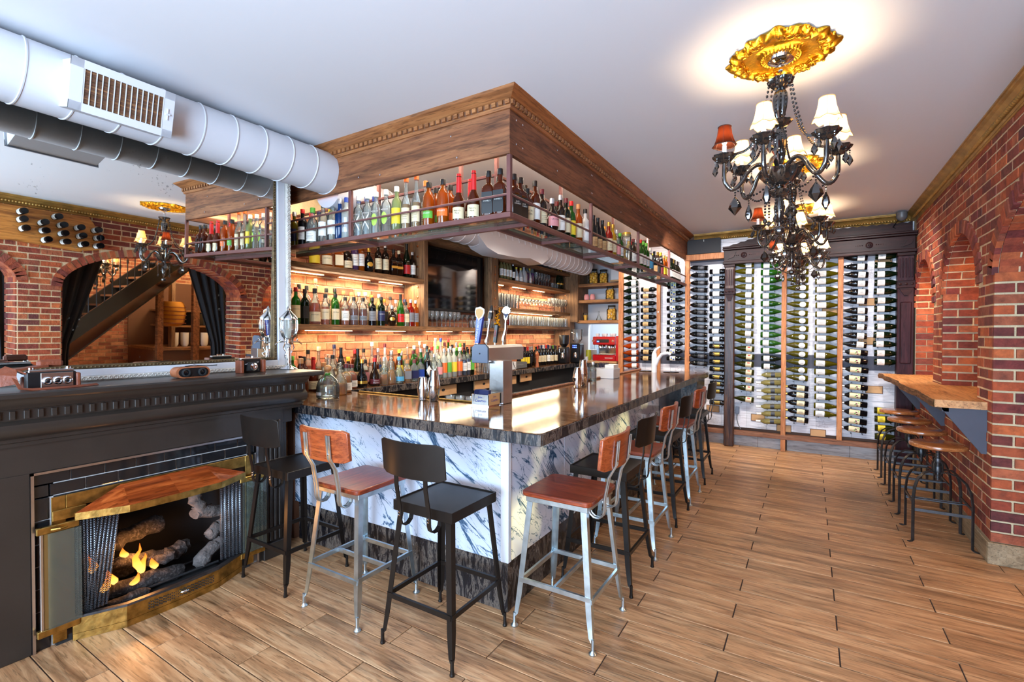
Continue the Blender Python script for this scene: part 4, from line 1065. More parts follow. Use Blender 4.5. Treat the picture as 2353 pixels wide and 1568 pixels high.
for qi, (y0, y1, z) in enumerate(((2.8, 3.15, 2.197), (3.35, 3.75, 2.197), (3.9, 4.25, 2.197), (2.95, 3.5, 1.637), (3.85, 4.3, 1.637), (4.7, 5.2, 1.637), (5.45, 5.7, 1.637), (6.1, 6.5, 2.382), (6.8, 7.2, 2.382), (7.5, 7.9, 2.382), (6.4, 8.2, 1.958))):
    o = tag(ob('led_strip', MB().box((-4.20, y0, z-.005), (-4.17, y1, z), c=.001), 'led_strip'), f"glowing warm LED strip, {ordn(qi if qi < 3 else qi-3 if qi < 7 else qi-7)} from left, under the {'top left shelf' if qi < 3 else 'long middle shelf' if qi < 7 else 'top right shelf' if qi < 10 else 'upper glass shelf'}", 'lamp', 'LED strips under the shelves')  # strips assumed from the glow under the shelves
# television
tv = emp('television', (-4.1, 5.1, 1.93), 'wide black flat screen television between the timber shelves', 'television')
ob('tv_frame', MB().box((-4.12, 4.44, 1.90), (-4.03, 5.72, 2.70), c=.006), 'black_paint', tv)
ob('screen', MB().box((-4.03, 4.46, 1.93), (-4.025, 5.66, 2.68)), 'screen_black', tv)
# alcove shelves for jars
js = emp('jar_shelving', (-3.3, 8.6, 1.8), 'short orange timber shelves in the white alcove above the coffee machine', 'shelving')
for z0, z1 in ((2.49, 2.55), (2.19, 2.245), (1.81, 1.865)): ob('shelf_board', MB().box((-3.74, 8.45, z0), (-2.66, 8.93, z1), c=.004), 'shelf_wood_x', js)
ob('side_board', MB().box((-3.78, 8.45, 1.81), (-3.74, 8.93, 3.0), c=.003), 'post_wood', js)
ob('top_board', MB().box((-3.78, 8.45, 2.97), (-2.66, 8.5, 3.06), c=.003), 'shelf_wood_x', js)
ob('back_panel', MB().box((-3.74, 8.925, 1.86), (-2.66, 8.945, 2.97)), 'white_paint', js)

# ---------------------------------------------------------------- ducts
def duct(name, x, z, R_, y0, y1, label, ribs, n=40):
    d = emp(name, (x, y0, z), label, 'duct')
    ob('duct_pipe', MB().lathe([(R_, 0), (R_, y1-y0)], n, Matrix.Translation((x, y0, z)) @ Matrix.Rotation(-pi/2, 4, 'X')), 'white_paint', d)
    y = y0+.1; k = 0
    while y < y1:
        pts = [(x+(R_+.001)*cos(a), y+.06*((a-2.6)/(2*pi)), z+(R_+.001)*sin(a)) for a in [2.6+2*pi*i/32 for i in range(33)]]
        ob('seam', MB().tube(pts, .005, 5), 'white_paint', d); y += ribs
    return d
DR = .165; DX, DZ = -3.345, 2.90
dct = duct('spiral_duct', DX, DZ, DR, YF+.02, 2.543, 'fat white spiral duct running above the old mirror', .20)
vt = emp('air_vent', (-3.05, 1.11, 2.83), 'white rectangular air register on the side of the spiral duct', 'vent')
T = Matrix.Translation((-3.160, 1.105, 2.850)) @ Matrix.Rotation(radians(14), 4, 'Y')
ob('vent_box', MB().box((-.12, -.215, -.115), (.085, .215, .115), T, .002), 'white_paint', vt)
ob('vent_flange', MB().box((.085, -.225, -.122), (.092, -.175, .122), T).box((.085, .175, -.122), (.092, .225, .122), T).box((.085, -.225, .082), (.092, .225, .122), T).box((.085, -.225, -.122), (.092, .225, -.082), T), 'white_paint', vt)
ob('vent_back', MB().box((.0855, -.176, -.083), (.0865, .176, .083), T), 'trim_brown', vt)
for i in range(8): ob('louvre', MB().box((.086, -.176, -.078+i*.021), (.0885, .176, -.067+i*.021), T), 'bark_edge', vt)
for i in range(15): ob('vent_slat', MB().box((.0885, -.1735+i*.0245, -.083), (.0925, -.1695+i*.0245, .083), T), 'white_paint', vt)
ob('vent_lever', MB().box((.092, .192, -.03), (.098, .196, .03), T).cbox((.097, .194, 0), (.012, .02, .008), T), 'white_paint', vt)
d2 = duct('spiral_duct', -3.42, 2.80, .15, 2.62, 8.0, 'white spiral duct behind the bar, seen beneath the hanging bottle rack', .16)
hd = emp('duct_cowl', (-3.40, 4.95, 2.72), 'white sheet-metal cowl wrapped beneath the duct behind the bar', 'vent')
ob('cowl', MB().prism([(4.55, 2.74), (4.72, 2.63), (4.95, 2.585), (5.4, 2.60), (5.75, 2.64), (6.1, 2.60), (6.3, 2.70), (6.2, 2.8), (4.6, 2.8)], 'X', -3.50, -3.26), 'white_paint', hd)

# ---------------------------------------------------------------- chimney mirror
mr = emp('wall_mirror', (-3.47, .4, 1.33), 'huge antique mirror in a carved white frame above the mantel', 'mirror')
ob('mirror_glass', MB().prism([(-3.476, 1.41), (-3.470, 1.41), (-3.440, 2.86), (-3.446, 2.86)], 'Y', -1.4, 2.12), 'old_mirror', mr)   # leans forward a little
ob('inner_bead', MB().box((-3.47, -1.4, 1.392), (-3.440, 2.12, 1.415), c=.006).box((-3.47, 2.112, 1.39), (-3.440, 2.142, 2.86), c=.006), 'bead_brass', mr)
ob('frame_flat', MB().box((-3.49, -1.4, 1.350), (-3.425, 2.142, 1.393), c=.004).box((-3.49, 2.142, 1.35), (-3.425, 2.205, 2.86), c=.004), 'white_paint', mr)
ob('carved_rim', MB().box((-3.49, -1.4, 1.322), (-3.405, 2.205, 1.352), c=.008).box((-3.49, 2.205, 1.322), (-3.405, 2.245, 2.86), c=.008), 'frame_white', mr)
om = MB()
def curl(c, ax):
    for k in (1, -1):
        pts = []
        for i in range(9):
            t = i/8*2.2*pi; q = .014*(1-i/11)
            u, v = q*cos(t)*k, q*sin(t)
            pts.append((c[0], c[1]+u+(.012*k if ax == 'Y' else 0), c[2]+v+(.012*k if ax == 'Z' else 0)))
        om.tube(pts, .003, 4)
for i in range(80): curl((-3.404, 2.225, 1.34+i*.019*1.0), 'Z') if i % 2 == 0 else None
for i in range(74): curl((-3.404, 2.19-i*.05, 1.337), 'Y')
ib_ = MB()
for i in range(180): ib_.ball((-3.439, 2.11-i*.02, 1.404), .006, 5, 4)
for i in range(70): ib_.ball((-3.439, 2.127, 1.41+i*.02), .006, 5, 4)
tag(ob('bead_row', ib_, 'bead_brass', mr), kind='stuff')
tag(ob('carving', om, 'frame_white', mr), kind='stuff')
mr.location.x -= .175; mr.location.y += .15

# ---------------------------------------------------------------- fireplace mantel
mt = emp('fireplace_mantel', (-3.30, 1.35, 0), 'dark brown painted fireplace mantel with dentil frieze and wide shelf', 'mantelpiece')
MX = -3.275
def mbox(name, a, b, mat='mantel_paint', c=.004): return ob(name, MB().box(a, b, c=c), mat, mt)
mbox('shelf', (-3.675, -2.4, 1.288), (-3.155, 2.385, 1.322), c=.008)
pf = [(-3.675, 1.288), (-3.175, 1.288), (-3.180, 1.272), (-3.200, 1.255), (-3.212, 1.240), (-3.232, 1.236), (-3.232, 1.183), (-3.222, 1.178), (-3.205, 1.165), (-3.200, 1.140), (-3.210, 1.115), (-3.235, 1.098), (-3.252, 1.092), (-3.252, 1.075), (-3.262, 1.070), (-3.262, 1.052), (-3.675, 1.052)]
ob('cornice', MB().prism([(x, z) for x, z in pf], 'Y', -2.4, 2.27), 'mantel_paint', mt)
dmm = MB().box((-.007, -.010, -.020), (.007, .010, .020), c=.001).mesh('dentil', 0); dmm.materials.append(MATS['mantel_paint'])
for i in range(66): ob('dentil', dmm, None, mt, Vector((-3.226, 2.25-.05*i, 1.210))-mt.location)
mbox('frieze', (-3.675, -2.4, .905), (MX, 2.12, 1.06))
mbox('jamb', (-3.675, -.6, 0), (MX, .772, .91)); mbox('jamb', (-3.675, 1.93, 0), (MX, 2.12, .91))
fl_ = MB()
for i in range(4): fl_.box((MX, 1.975+i*.034, .12), (MX+.012, 1.995+i*.034, .98), c=.003)
fl_.box((MX, 1.955, 0), (MX+.025, 2.12, .11), c=.004).box((-3.5, 2.12, 0), (-3.30, 2.16, .95), c=.003).box((-3.5, 2.12, .95), (-3.29, 2.2, 1.06), c=.003)
ob('fluted_pilaster', fl_, 'mantel_paint', mt)
ob('metal_edge', MB().box((MX-.004, .772, 0), (MX+.004, .784, .905)).box((MX-.004, 1.915, .0), (MX+.004, 1.93, .905)).box((MX-.004, .772, .893), (MX+.004, 1.93, .905)), 'brushed_steel', mt)
# tiled surround
ts = emp('tile_surround', (-3.30, 1.35, 0), 'glossy black subway tile surround inside the mantel', 'tiling')
ob('grout', MB().box((-3.33, .78, 0), (MX-.022, .862, .90)).box((-3.33, .78, .768), (MX-.022, 1.93, .90)).box((-3.33, 1.86, 0), (MX-.022, 1.93, .90)), 'tile_grout', ts)
def tile(y0, y1, z0, z1): ob('tile', MB().box((MX-.03, y0+.002, z0+.002), (MX-.015, y1-.002, z1-.002), c=.002), 'tile_black', ts)
ys = [.784]+[.784+.1445*i for i in range(1, 8)]+[1.915]
for a, b in zip(ys[:-1], ys[1:]): tile(a, b, .836, .893)
ys = [.784, .845]+[.845+.1445*i for i in range(1, 8)]; ys = [q for q in ys if q < 1.9]+[1.915]
for a, b in zip(ys[:-1], ys[1:]): tile(a, b, .772, .834)
for i in range(7): tile(.784, .845, .770-.115*(i+1)+.115*.0, .770-.115*i) if .770-.115*(i+1) > -.05 else None
for i in range(6): tile(1.862, 1.915, .770-.115*(i+1), .770-.115*i)
# firebox
fb = tag(ob('firebox', MB().box((-3.93, .86, .02), (-3.90, 1.86, .76)).box((-3.93, .84, .0), (-3.30, .862, .768)).box((-3.93, 1.86, .0), (-3.30, 1.88, .768)).box((-3.93, .86, 0), (-3.27, 1.86, .035)).box((-3.93, .86, .76), (-3.3, 1.86, .775)), 'matte_black'), 'black firebox behind the brass fireplace screen', 'fireplace')
# brass bow-front enclosure
be = emp('fireplace_enclosure', (-3.27, 1.35, 0), 'tarnished brass bow-front fireplace enclosure with folded glass doors and hood', 'fireplace screen')
BX = -3.262
mbe = lambda nm, mb, mat='brass_old': ob(nm, mb, mat, be)
mbe('side_flange', MB().box((BX-.006, .845, .02), (BX, .90, .768), c=.001).box((BX-.006, 1.83, .02), (BX, 1.885, .768), c=.001))
mbe('top_band', MB().box((BX-.006, .902, .70), (BX, 1.828, .768), c=.001)); mbe('top_band', MB().box((BX, .845, .648), (BX+.015, .98, .70), c=.002))
bow = [(BX, .92), (BX+.095, 1.12), (BX+.105, 1.36), (BX+.09, 1.60), (BX, 1.80)]
def bowband(nm, z0, z1, d=0, th=.012, mat='brass_old'):
    for (a, b) in zip(bow[:-1], bow[1:]):
        ob(nm, MB().add([(a[0]+d, a[1], z0), (b[0]+d, b[1], z0), (b[0]+d, b[1], z1), (a[0]+d, a[1], z1), (a[0]+d-th, a[1], z0), (b[0]+d-th, b[1], z0), (b[0]+d-th, b[1], z1), (a[0]+d-th, a[1], z1)],
           [(0,1,2,3),(7,6,5,4),(3,2,6,7),(0,4,5,1),(0,3,7,4),(1,5,6,2)]), mat, be)
bowband('base_panel', .035, .115, .01)
bowband('base_lip', .115, .128, .016, .03, 'iron_dark'); bowband('kick_strip', .0, .034, .012)
bowband('hood_edge', .640, .678, .14 if False else .06)
hv = [(BX, .92, .755), (BX, 1.80, .755)]+[(p[0]+.06, p[1], .678) for p in bow]
for k in range(4):
    a, b = bow[k], bow[k+1]
    ty = [1.13, 1.14, 1.36, 1.57, 1.58]; ia = (BX+.01, ty[k], .765); ib = (BX+.01, ty[k+1], .765)
    ob('hood_panel', MB().add([ia, ib, (b[0]+.06, b[1], .678), (a[0]+.06, a[1], .678), (ia[0]-.004, ia[1], .755), (ib[0]-.004, ib[1], .755), (b[0]+.055, b[1], .672), (a[0]+.055, a[1], .672)], [(0,1,2,3),(7,6,5,4),(0,4,5,1),(1,5,6,2),(2,6,7,3),(3,7,4,0)]), 'fan_wood', be)
# perforated grille in the middle of the base
gm = MB()
for i in range(34):
    for j in range(3):
        gm.cbox((BX+.1165-.0002*i, 1.22+i*.0105, .055+j*.016+(.004 if i % 2 else 0)), (.002, .006, .007))
tag(ob('vent_holes', gm, 'matte_black', be), kind='stuff')
ob('vent_knob', MB().ball((BX+.125, 1.40, .078), .012, 8, 6, (1, 2, .7)), 'chrome', be)
# folded glass doors, swung outwards at both sides
for (y, yo, s, mat) in ((.925, .80, -1, 'glass_tinted'), (1.80, 1.93, 1, 'glass_pane')):
    d = ob('glass_door', MB().box((BX+.020, min(y, yo), .11), (BX+.026, max(y, yo), .60)), mat, be)
    for z in (.085, .60): ob('door_rail', MB().box((BX+.010, min(y, yo)-.02, z), (BX+.034, max(y, yo)+.02, z+.035), c=.003), 'brass_old', d)
    ob('door_pane', MB().box((BX+.038, min(y, yo)+.02, .12), (BX+.042, max(y, yo)+.025, .60)), 'glass_pane', d)
    ob('door_stile', MB().box((BX+.014, yo-.006, .085), (BX+.03, yo+.006, .635), c=.002), 'brushed_steel', d)
    ob('door_pull', MB().tube([(BX+.04, (y+yo)/2-.03, .618), (BX+.055, (y+yo)/2, .618), (BX+.04, (y+yo)/2+.03, .618)], .006, 6), 'brass_old', d)
# mesh curtains
for (y0, y1, sway) in ((.935, 1.02, .0), (1.03, 1.13, .06), (1.66, 1.80, 0)):
    m_ = MB(); K = 26; rows = 2; vs = []; fs = []
    for j in range(rows):
        for i in range(K+1):
            t = i/K; y = y0+(y1-y0)*t-(sway*(1-j)); vs.append((BX+.01+.012*sin(t*K*1.4), y, .13+j*.52))
    for i in range(K): fs.append((i, i+1, K+2+i, K+1+i))
    m_.add(vs, fs); o = ob('mesh_curtain', m_, 'mesh_screen', be)
    md = o.modifiers.new('solid', 'SOLIDIFY'); md.thickness = .003
# gas logs, ash and flames
lg = emp('gas_fire', (-3.5, 1.38, .035), 'burning gas fire with grey charred ceramic logs in the fireplace', 'fire')
def log(a, b, r, mat='log_bark', seed=0):
    rnd = random.Random(seed); a = Vector(a); b = Vector(b); K = 9; pts = []; rs = []
    for i in range(K):
        t = i/(K-1); pts.append(a.lerp(b, t)+Vector((rnd.uniform(-1, 1), rnd.uniform(-1, 1), rnd.uniform(-1, 1)))*r*.22); rs.append(r*(1+rnd.uniform(-.18, .16))*(0.75 if i in (0, K-1) else 1))
    mb = MB(60).tube(pts, rs, 14)
    mb.v = [tuple(Vector(v)+Vector((rnd.uniform(-1, 1), rnd.uniform(-1, 1), rnd.uniform(-1, 1)))*r*.12) for v in mb.v]
    ob('log', mb, mat, lg)
for i, (a, b, r) in enumerate((((-3.42, 1.06, .11), (-3.40, 1.50, .10), .042), ((-3.58, 1.08, .16), (-3.56, 1.56, .15), .045), ((-3.50, 1.16, .24), (-3.46, 1.42, .21), .038),
        ((-3.60, 1.20, .33), (-3.60, 1.46, .37), .05), ((-3.43, 1.43, .20), (-3.46, 1.56, .23), .042), ((-3.52, 1.3, .17), (-3.36, 1.44, .22), .03), ((-3.55, 1.02, .30), (-3.60, 1.22, .34), .032),
        ((-3.35, 1.10, .07), (-3.34, 1.30, .07), .028))): log(a, b, r, 'log_bark', i)
for i, (a, b, r) in enumerate((((-3.38, 1.58, .09), (-3.42, 1.76, .21), .042), ((-3.42, 1.66, .24), (-3.44, 1.80, .30), .040), ((-3.45, 1.60, .42), (-3.45, 1.82, .36), .040), ((-3.46, 1.60, .55), (-3.45, 1.64, .40), .042))): log(a, b, r, 'ash', i+20)
ob('burner_grate', MB().box((-3.62, 1.0, .035), (-3.32, 1.7, .05)).tube([(-3.36, 1.0, .08), (-3.36, 1.7, .08)], .008, 6).tube([(-3.5, 1.0, .08), (-3.5, 1.7, .08)], .008, 6), 'matte_black', lg)
fm_ = random.Random(3)
for (y, z, h, x) in ((1.10, .14, .10, -3.38), (1.13, .16, .09, -3.40), (1.27, .16, .18, -3.42), (1.30, .15, .12, -3.43), (1.24, .12, .07, -3.37), (1.05, .25, .11, -3.42), (1.21, .27, .07, -3.44), (1.34, .16, .08, -3.40)):
    prof = [(.004, 0), (.020, .15), (.024, .3), (.016, .55), (.008, .8), (.001, 1)]
    mb = MB(90).lathe([(r, q*h) for r, q in prof], 12, c=(x, y, z)); mb.v = [(a+.012*sin((c-z)*50+y*40), b+.012*sin((c-z)*40+y*90), c) for a, b, c in mb.v]
    ob('flame', mb, 'flame', lg)
point('fire_light', (-3.42, 1.27, .30), 4, (1, .42, .12), .05)
# ---------------------------------------------------------------- bottles
SH = {
 'bord': (.0375, .30, [(.034, 0), (.0375, .005), (.0375, .185), (.034, .203), (.022, .224), (.0150, .240), (.0145, .290), (.0162, .291), (.0162, .30)]),
 'burg': (.041, .30, [(.036, 0), (.041, .006), (.041, .140), (.037, .170), (.026, .206), (.0165, .236), (.0145, .290), (.0162, .291), (.0162, .30)]),
 'champ': (.043, .31, [(.038, 0), (.043, .006), (.043, .15), (.038, .185), (.024, .225), (.0165, .25), (.0155, .30), (.0175, .302), (.0175, .31)]),
 'vodka': (.039, .295, [(.035, 0), (.039, .004), (.039, .180), (.035, .202), (.020, .218), (.0155, .228), (.0150, .272), (.017, .274), (.017, .28)]),
 'tall': (.036, .31, [(.033, 0), (.036, .005), (.036, .15), (.030, .178), (.016, .205), (.0135, .22), (.0135, .30), (.016, .302), (.016, .306)]),
 'bourbon': (.052, .245, [(.044, 0), (.050, .006), (.052, .10), (.049, .135), (.036, .160), (.0185, .176), (.0175, .225), (.020, .227), (.020, .232)]),
 'oval': (.043, .285, [(.037, 0), (.042, .008), (.043, .15), (.041, .185), (.030, .208), (.0165, .222), (.016, .255), (.018, .257), (.018, .262)]),
 'maker': (.043, .285, [(.040, 0), (.043, .005), (.043, .10), (.040, .13), (.028, .158), (.018, .176), (.016, .20), (.017, .262), (.018, .27)]),
 'bell': (.055, .25, [(.045, 0), (.053, .008), (.055, .05), (.050, .09), (.034, .125), (.021, .15), (.016, .175), (.0155, .225), (.018, .227), (.018, .232)]),
 'ball': (.052, .24, [(.030, 0), (.034, .006), (.050, .045), (.053, .085), (.046, .125), (.026, .155), (.0165, .17), (.016, .21), (.018, .212), (.018, .217)]),
 'dome': (.062, .25, [(.052, 0), (.060, .006), (.062, .08), (.058, .115), (.044, .15), (.022, .178), (.018, .188), (.018, .225), (.021, .227), (.021, .232)]),
 'jug': (.062, .25, [(.052, 0), (.060, .008), (.060, .12), (.050, .15), (.026, .18), (.018, .21), (.016, .24), (.018, .25)]),
 'pasta': (.052, .30, [(.047, 0), (.052, .006), (.052, .262), (.046, .270), (.046, .274)]),
 'square': (.043, .28, [(.036, 0), (.041, .006), (.041, .150), (.038, .172), (.022, .190), (.0165, .20), (.016, .245), (.018, .247), (.018, .252)]),
 'flat': (.046, .24, [(.038, 0), (.044, .006), (.044, .130), (.038, .150), (.022, .166), (.0165, .176), (.0165, .20), (.0185, .202), (.0185, .207)]),
}
LABZ = {'bord': (.055, .15), 'burg': (.035, .115), 'champ': (.04, .12), 'vodka': (.05, .15), 'tall': (.04, .13), 'bourbon': (.02, .085), 'oval': (.05, .095), 'maker': (.018, .085), 'bell': (.02, .062), 'ball': (.05, .11), 'dome': (.02, .045), 'jug': (.03, .1), 'pasta': (.05, .1), 'square': (.02, .14), 'flat': (.03, .11)}
MC = {}
def mcached(key, fn, mat):
    if key not in MC:
        me = fn(); me.materials.clear(); me.materials.append(MATS[mat]); MC[key] = me
    return MC[key]
def scl(me_key, s): return me_key
def body_mb(shape, s):
    R, H, pf = SH[shape]; n = 16
    mb = MB()
    pf = [(r, z*s) if shape not in ('square', 'flat') else (r, z*s) for r, z in pf]
    if shape in ('square', 'flat'):
        k = next(i for i, p in enumerate(pf) if p[0] < .030)
        n = 24; vs = []; fs = []
        for i, (r, z) in enumerate(pf):
            for q in range(n):
                a = 2*pi*(q+.5)/n; e = 1/max(abs(cos(a)), abs(sin(a)))
                w = min(e, 1.22) if i < k else 1
                sx = 1.0; sy = 1.0 if shape == 'square' else (.62 if i < k else 1)
                vs.append((r*w*cos(a)*sx, r*w*sin(a)*sy, z))
        for j in range(len(pf)-1):
            for q in range(n): fs.append((j*n+q, j*n+(q+1) % n, (j+1)*n+(q+1) % n, (j+1)*n+q))
        fs.append(tuple(range(n))[::-1]); fs.append(tuple((len(pf)-1)*n+q for q in range(n)))
        mb.add(vs, fs)
    else: mb.lathe(pf, n)
    return mb
def patch(R, z0, z1, half, n=8, flatshape=None, round_=False):
    """label: a strip of paper wrapped round the -Y side"""
    vs = []; fs = []
    if flatshape:
        y = -(R*(1.0 if flatshape == 'square' else .62)+.0008); w = R*.86
        return MB().box((-w, y-.0004, z0), (w, y, z1))
    for i in range(n+1):
        a = -half+2*half*i/n
        e = 1
        zz0, zz1 = z0, z1
        if round_:
            q = sqrt(max(.02, 1-(a/half)**2)); zc = (z0+z1)/2; zz0, zz1 = zc-(z1-z0)/2*q, zc+(z1-z0)/2*q
        vs += [(R*sin(a), -R*cos(a), zz0), (R*sin(a), -R*cos(a), zz1)]
    for i in range(n): fs.append((2*i, 2*i+2, 2*i+3, 2*i+1))
    return MB().add(vs, fs)
def bottle(loc, shape, glass, liq=0, cap='black', lab='white', txt='', s=1.0, rz=0, label='', group='', name='liquor_bottle', tilt=None):
    s = round(s*(1.08 if shape in ('bord', 'burg') else 1.17), 3)
    R, H, pf = SH[shape]; k0 = (shape, s)
    me = mcached(('b',)+k0+(glass,), lambda: body_mb(shape, s).mesh('bottle', 40), 'bottle_'+glass)
    o = ob(name, me, None, None, loc, (0, 0, rz)); tag(o, label, 'bottle', group)
    top = pf[-1][1]*s; zn = pf[-4][1]*s
    if cap:
        rc = pf[-1][0]; long_ = shape in ('bord', 'burg', 'champ')
        if long_: cp = [(pf[-3][0]+.0012, zn+.008*s), (pf[-3][0]+.0010, top-.012), (rc+.0008, top-.010), (rc+.0008, top+.001)]
        elif shape == 'maker': cp = [(.0195, .172*s), (.0185, .20*s), (.0185, .25*s), (.0165, .285*s)]
        elif cap == 'clear': cp = [(.012, top), (.020, top+.012), (.018, top+.03), (.008, top+.036)]
        else: cp = [(rc+.0015, top-.022*s), (rc+.0015, top+.010), (rc, top+.014)]
        mt = 'glass_clear' if cap == 'clear' else 'col_'+cap
        cm = mcached(('c', shape, s, cap), lambda: MB().lathe(cp, 12).mesh('cap', 40), mt)
        ob('cap', cm, None, o, (0, 0, 0))
    if liq:
        if liq == 'pasta':
            def pm_():
                mb = MB()
                for i in range(9):
                    a = i*.7; mb.ball((.026*cos(a), .026*sin(a), .03+.025*i), .018, 6, 5)
                return mb.mesh('filling', 40)
            lm = mcached(('pasta',), pm_, 'lemon')
        else:
            fill = {'dome': .42, 'tall': .5}.get(shape, .62)
            zt = fill*pf[-1][1]*s
            lp = [(max(.004, r-.004), z*s) for r, z in pf if z*s < zt]; lp = [(lp[0][0], .004)]+lp[1:]
            rt = max(.006, lp[-1][0]); lp.append((rt*(.8 if shape in ('dome', 'bell', 'tall') else 1), zt))
            if shape == 'flat': fn = lambda: (lambda mb: (setattr(mb, 'v', [(x*.9, y*.55, z) for x, y, z in mb.v]), mb)[1])(MB().lathe(lp, 12)).mesh('liquid', 40)
            else: fn = lambda: MB().lathe(lp, 12).mesh('liquid', 40)
            lm = mcached(('l', shape, s, liq), fn, 'bottle_liq'+liq if 'bottle_liq'+liq in MATS else 'bottle_'+liq if 'bottle_'+liq in MATS else 'col_'+liq)
        ob('liquid', lm, None, o, (0, 0, 0))
    if lab:
        z0, z1 = LABZ[shape]
        if lab == 'gold': z0, z1 = z0*.4+z1*.6-.012, z0*.4+z1*.6+.012
        z0 *= s; z1 *= s; R2 = max(r for r, z in pf)+.0009
        fl__ = shape if shape in ('square', 'flat') else None
        mt = {'x': 'col_white', 'sun': 'col_gold', 'diamond': 'col_white', 'lilac': 'bottle_lilac'}.get(lab, 'col_'+lab)
        if lab == 'x':
            def f():
                mb = MB()
                for sg in (1, -1):
                    vs = []; fs = []
                    for i in range(7):
                        t = i/6-.5; a = 1.5*t; zc = (z0+z1)/2+sg*t*(z1-z0)
                        vs += [(R2*sin(a), -R2*cos(a), zc-.009), (R2*sin(a), -R2*cos(a), zc+.009)]
                    for i in range(6): fs.append((2*i, 2*i+2, 2*i+3, 2*i+1))
                    mb.add(vs, fs)
                return mb.mesh('label', 0)
        elif lab in ('sun', 'lime'): f = lambda: patch(R2, z0+.01, z1-.012, .62, 8, None, True).mesh('label', 0)
        elif lab == 'diamond': f = lambda: MB().add([(0, -R2-.002, z0-.01), (.036, -R2-.002, (z0+z1)/2), (0, -R2-.002, z1), (-.036, -R2-.002, (z0+z1)/2)], [(0, 1, 2, 3)]).mesh('label', 0)
        else: f = lambda: patch(R2, z0, z1, 1.15, 8, fl__).mesh('label', 0)
        lb = ob('label', mcached(('lab', shape, s, lab), f, mt), None, o, (0, 0, 0))
        if txt:
            zt = (z0+z1)/2+(z1-z0)*.18; dark = lab in ('black', 'navy', 'maroon', 'orange', 'x', 'lime', 'green')
            if lab in ('x', 'lime'): zt = z1+.006
            ws = .9*2*R2/max(4, len(txt))*1.5; ws = min(ws, .020)
            if len(txt) > 9 and ' ' in txt: lines = txt.split(' ')
            else: lines = [txt]
            if len(lines) > 1: ws = min(.020, .9*2*R2/max(len(q) for q in lines)*1.35)
            def g():
                mb = MB()
                for i, q in enumerate(lines):
                    T = Matrix.Translation((0, 0, zt-i*ws*1.1))
                    if fl__: T = Matrix.Translation((0, -(R2*(1.0 if shape == 'square' else .64)+.0020), zt-i*ws*1.1))
                    text_mb(q, ws, 0 if fl__ else R2+.0008, mb, T)
                return mb.mesh('lettering', 0)
            ob('lettering', mcached(('t', shape, s, txt, lab), g, 'col_white' if dark else 'col_ink'), None, lb, (0, 0, 0))
        elif lab in ('white', 'cream', 'tan', 'grey') and not fl__:
            def g():
                mb = MB()
                for i, (q, wd) in enumerate(((.70, .5), (.52, .75), (.40, .6), (.26, .7))):
                    m2 = patch(R2+.0005, z0+(z1-z0)*q, z0+(z1-z0)*q+.0022, 1.15*wd*.8, 6); mb.add(m2.v, m2.f)
                return mb.mesh('label_print', 0)
            tag(ob('label_print', mcached(('pr', shape, s, lab), g, 'col_ink' if lab != 'tan' else 'col_maroon'), None, lb, (0, 0, 0)), kind='stuff')
    return o
GL = {'clear': 'clear', 'green': 'green', 'green_dark': 'dark green', 'green_olive': 'olive', 'amber': 'amber', 'amber_dark': 'dark amber', 'black': 'black', 'brown': 'brown', 'blue': 'blue', 'frost': 'frosted', 'white': 'white', 'red': 'red', 'yellow': 'yellow', 'pale': 'pale straw', 'aqua': 'aqua', 'lilac': 'lilac', 'palegreen': 'pale green', 'honey': 'honey'}
SHN = {'square': 'square', 'flat': 'flat', 'bourbon': 'squat', 'dome': 'domed', 'bell': 'bell-shaped', 'ball': 'round', 'tall': 'slender', 'champ': 'wide-shouldered', 'bord': 'wine', 'burg': 'sloping', 'pasta': 'jar-like', 'jug': 'jug-shaped', 'oval': 'rounded', 'maker': 'wax-dipped', 'vodka': 'straight'}
LBN = {'x': 'white crossed', 'sun': 'round gold', 'diamond': 'white diamond', 'lime': 'lime dot'}
def make_row(rows, z, axis, rz, place, group, order, zref=0, lim=None, lo=None, alt=.0, flip=False):
    pos = []
    prev = -1e9
    for k, (x, y, shp, gl_, lq, cp, lb, tx, s) in enumerate(rows):
        R = max(r for r, _ in SH[shp][2]); t = x if axis == 'x' else y
        pos.append([t, R])
    if lo is not None and pos[0][0]-pos[0][1] < lo: pos[0][0] = lo+pos[0][1]
    for k in range(1, len(pos)):
        mn = pos[k-1][0]+pos[k-1][1]+pos[k][1]+.003
        if pos[k][0] < mn: pos[k][0] = mn
    if lim is not None:
        q = lim
        for k in range(len(pos)-1, -1, -1):
            if pos[k][0]+pos[k][1] > q: pos[k][0] = q-pos[k][1]-.002
            else: break
            q = pos[k][0]-pos[k][1]-.001
    for k, (x, y, shp, gl_, lq, cp, lb, tx, s) in enumerate(rows):
        p = (pos[k][0], y, z) if axis == 'x' else (x, pos[k][0], z)
        d = f"{GL[gl_] if not lq else 'clear'} {SHN[shp]} bottle, {cp} cap" + (f", {LBN.get(lb, lb)} label" if lb else "") + f", {ordn(k)} {order} {place}"
        d = d.replace('clear cap', 'glass stopper').replace('jar-like bottle', 'jar')
        bottle(p, shp, gl_, lq, cp, lb, tx, s, rz+random.uniform(-.12, .12), d, group)
GZ = SZ+.0205
make_row(R_rack_short, GZ, 'x', radians(14), 'on short hanging rack', 'bottles in front on the short hanging rack', 'from left')
make_row(R_rack_short_back, GZ, 'x', radians(14), 'in rear of short rack', 'bottles behind on the short hanging rack', 'from left')
def _fix(r): return [(-1.70, max(2.70, t[1]))+t[2:] for t in r]
make_row(_fix(R_rack_long), GZ, 'y', radians(68), 'on long hanging rack', 'bottles on the long hanging rack', 'from corner', lim=7.56)
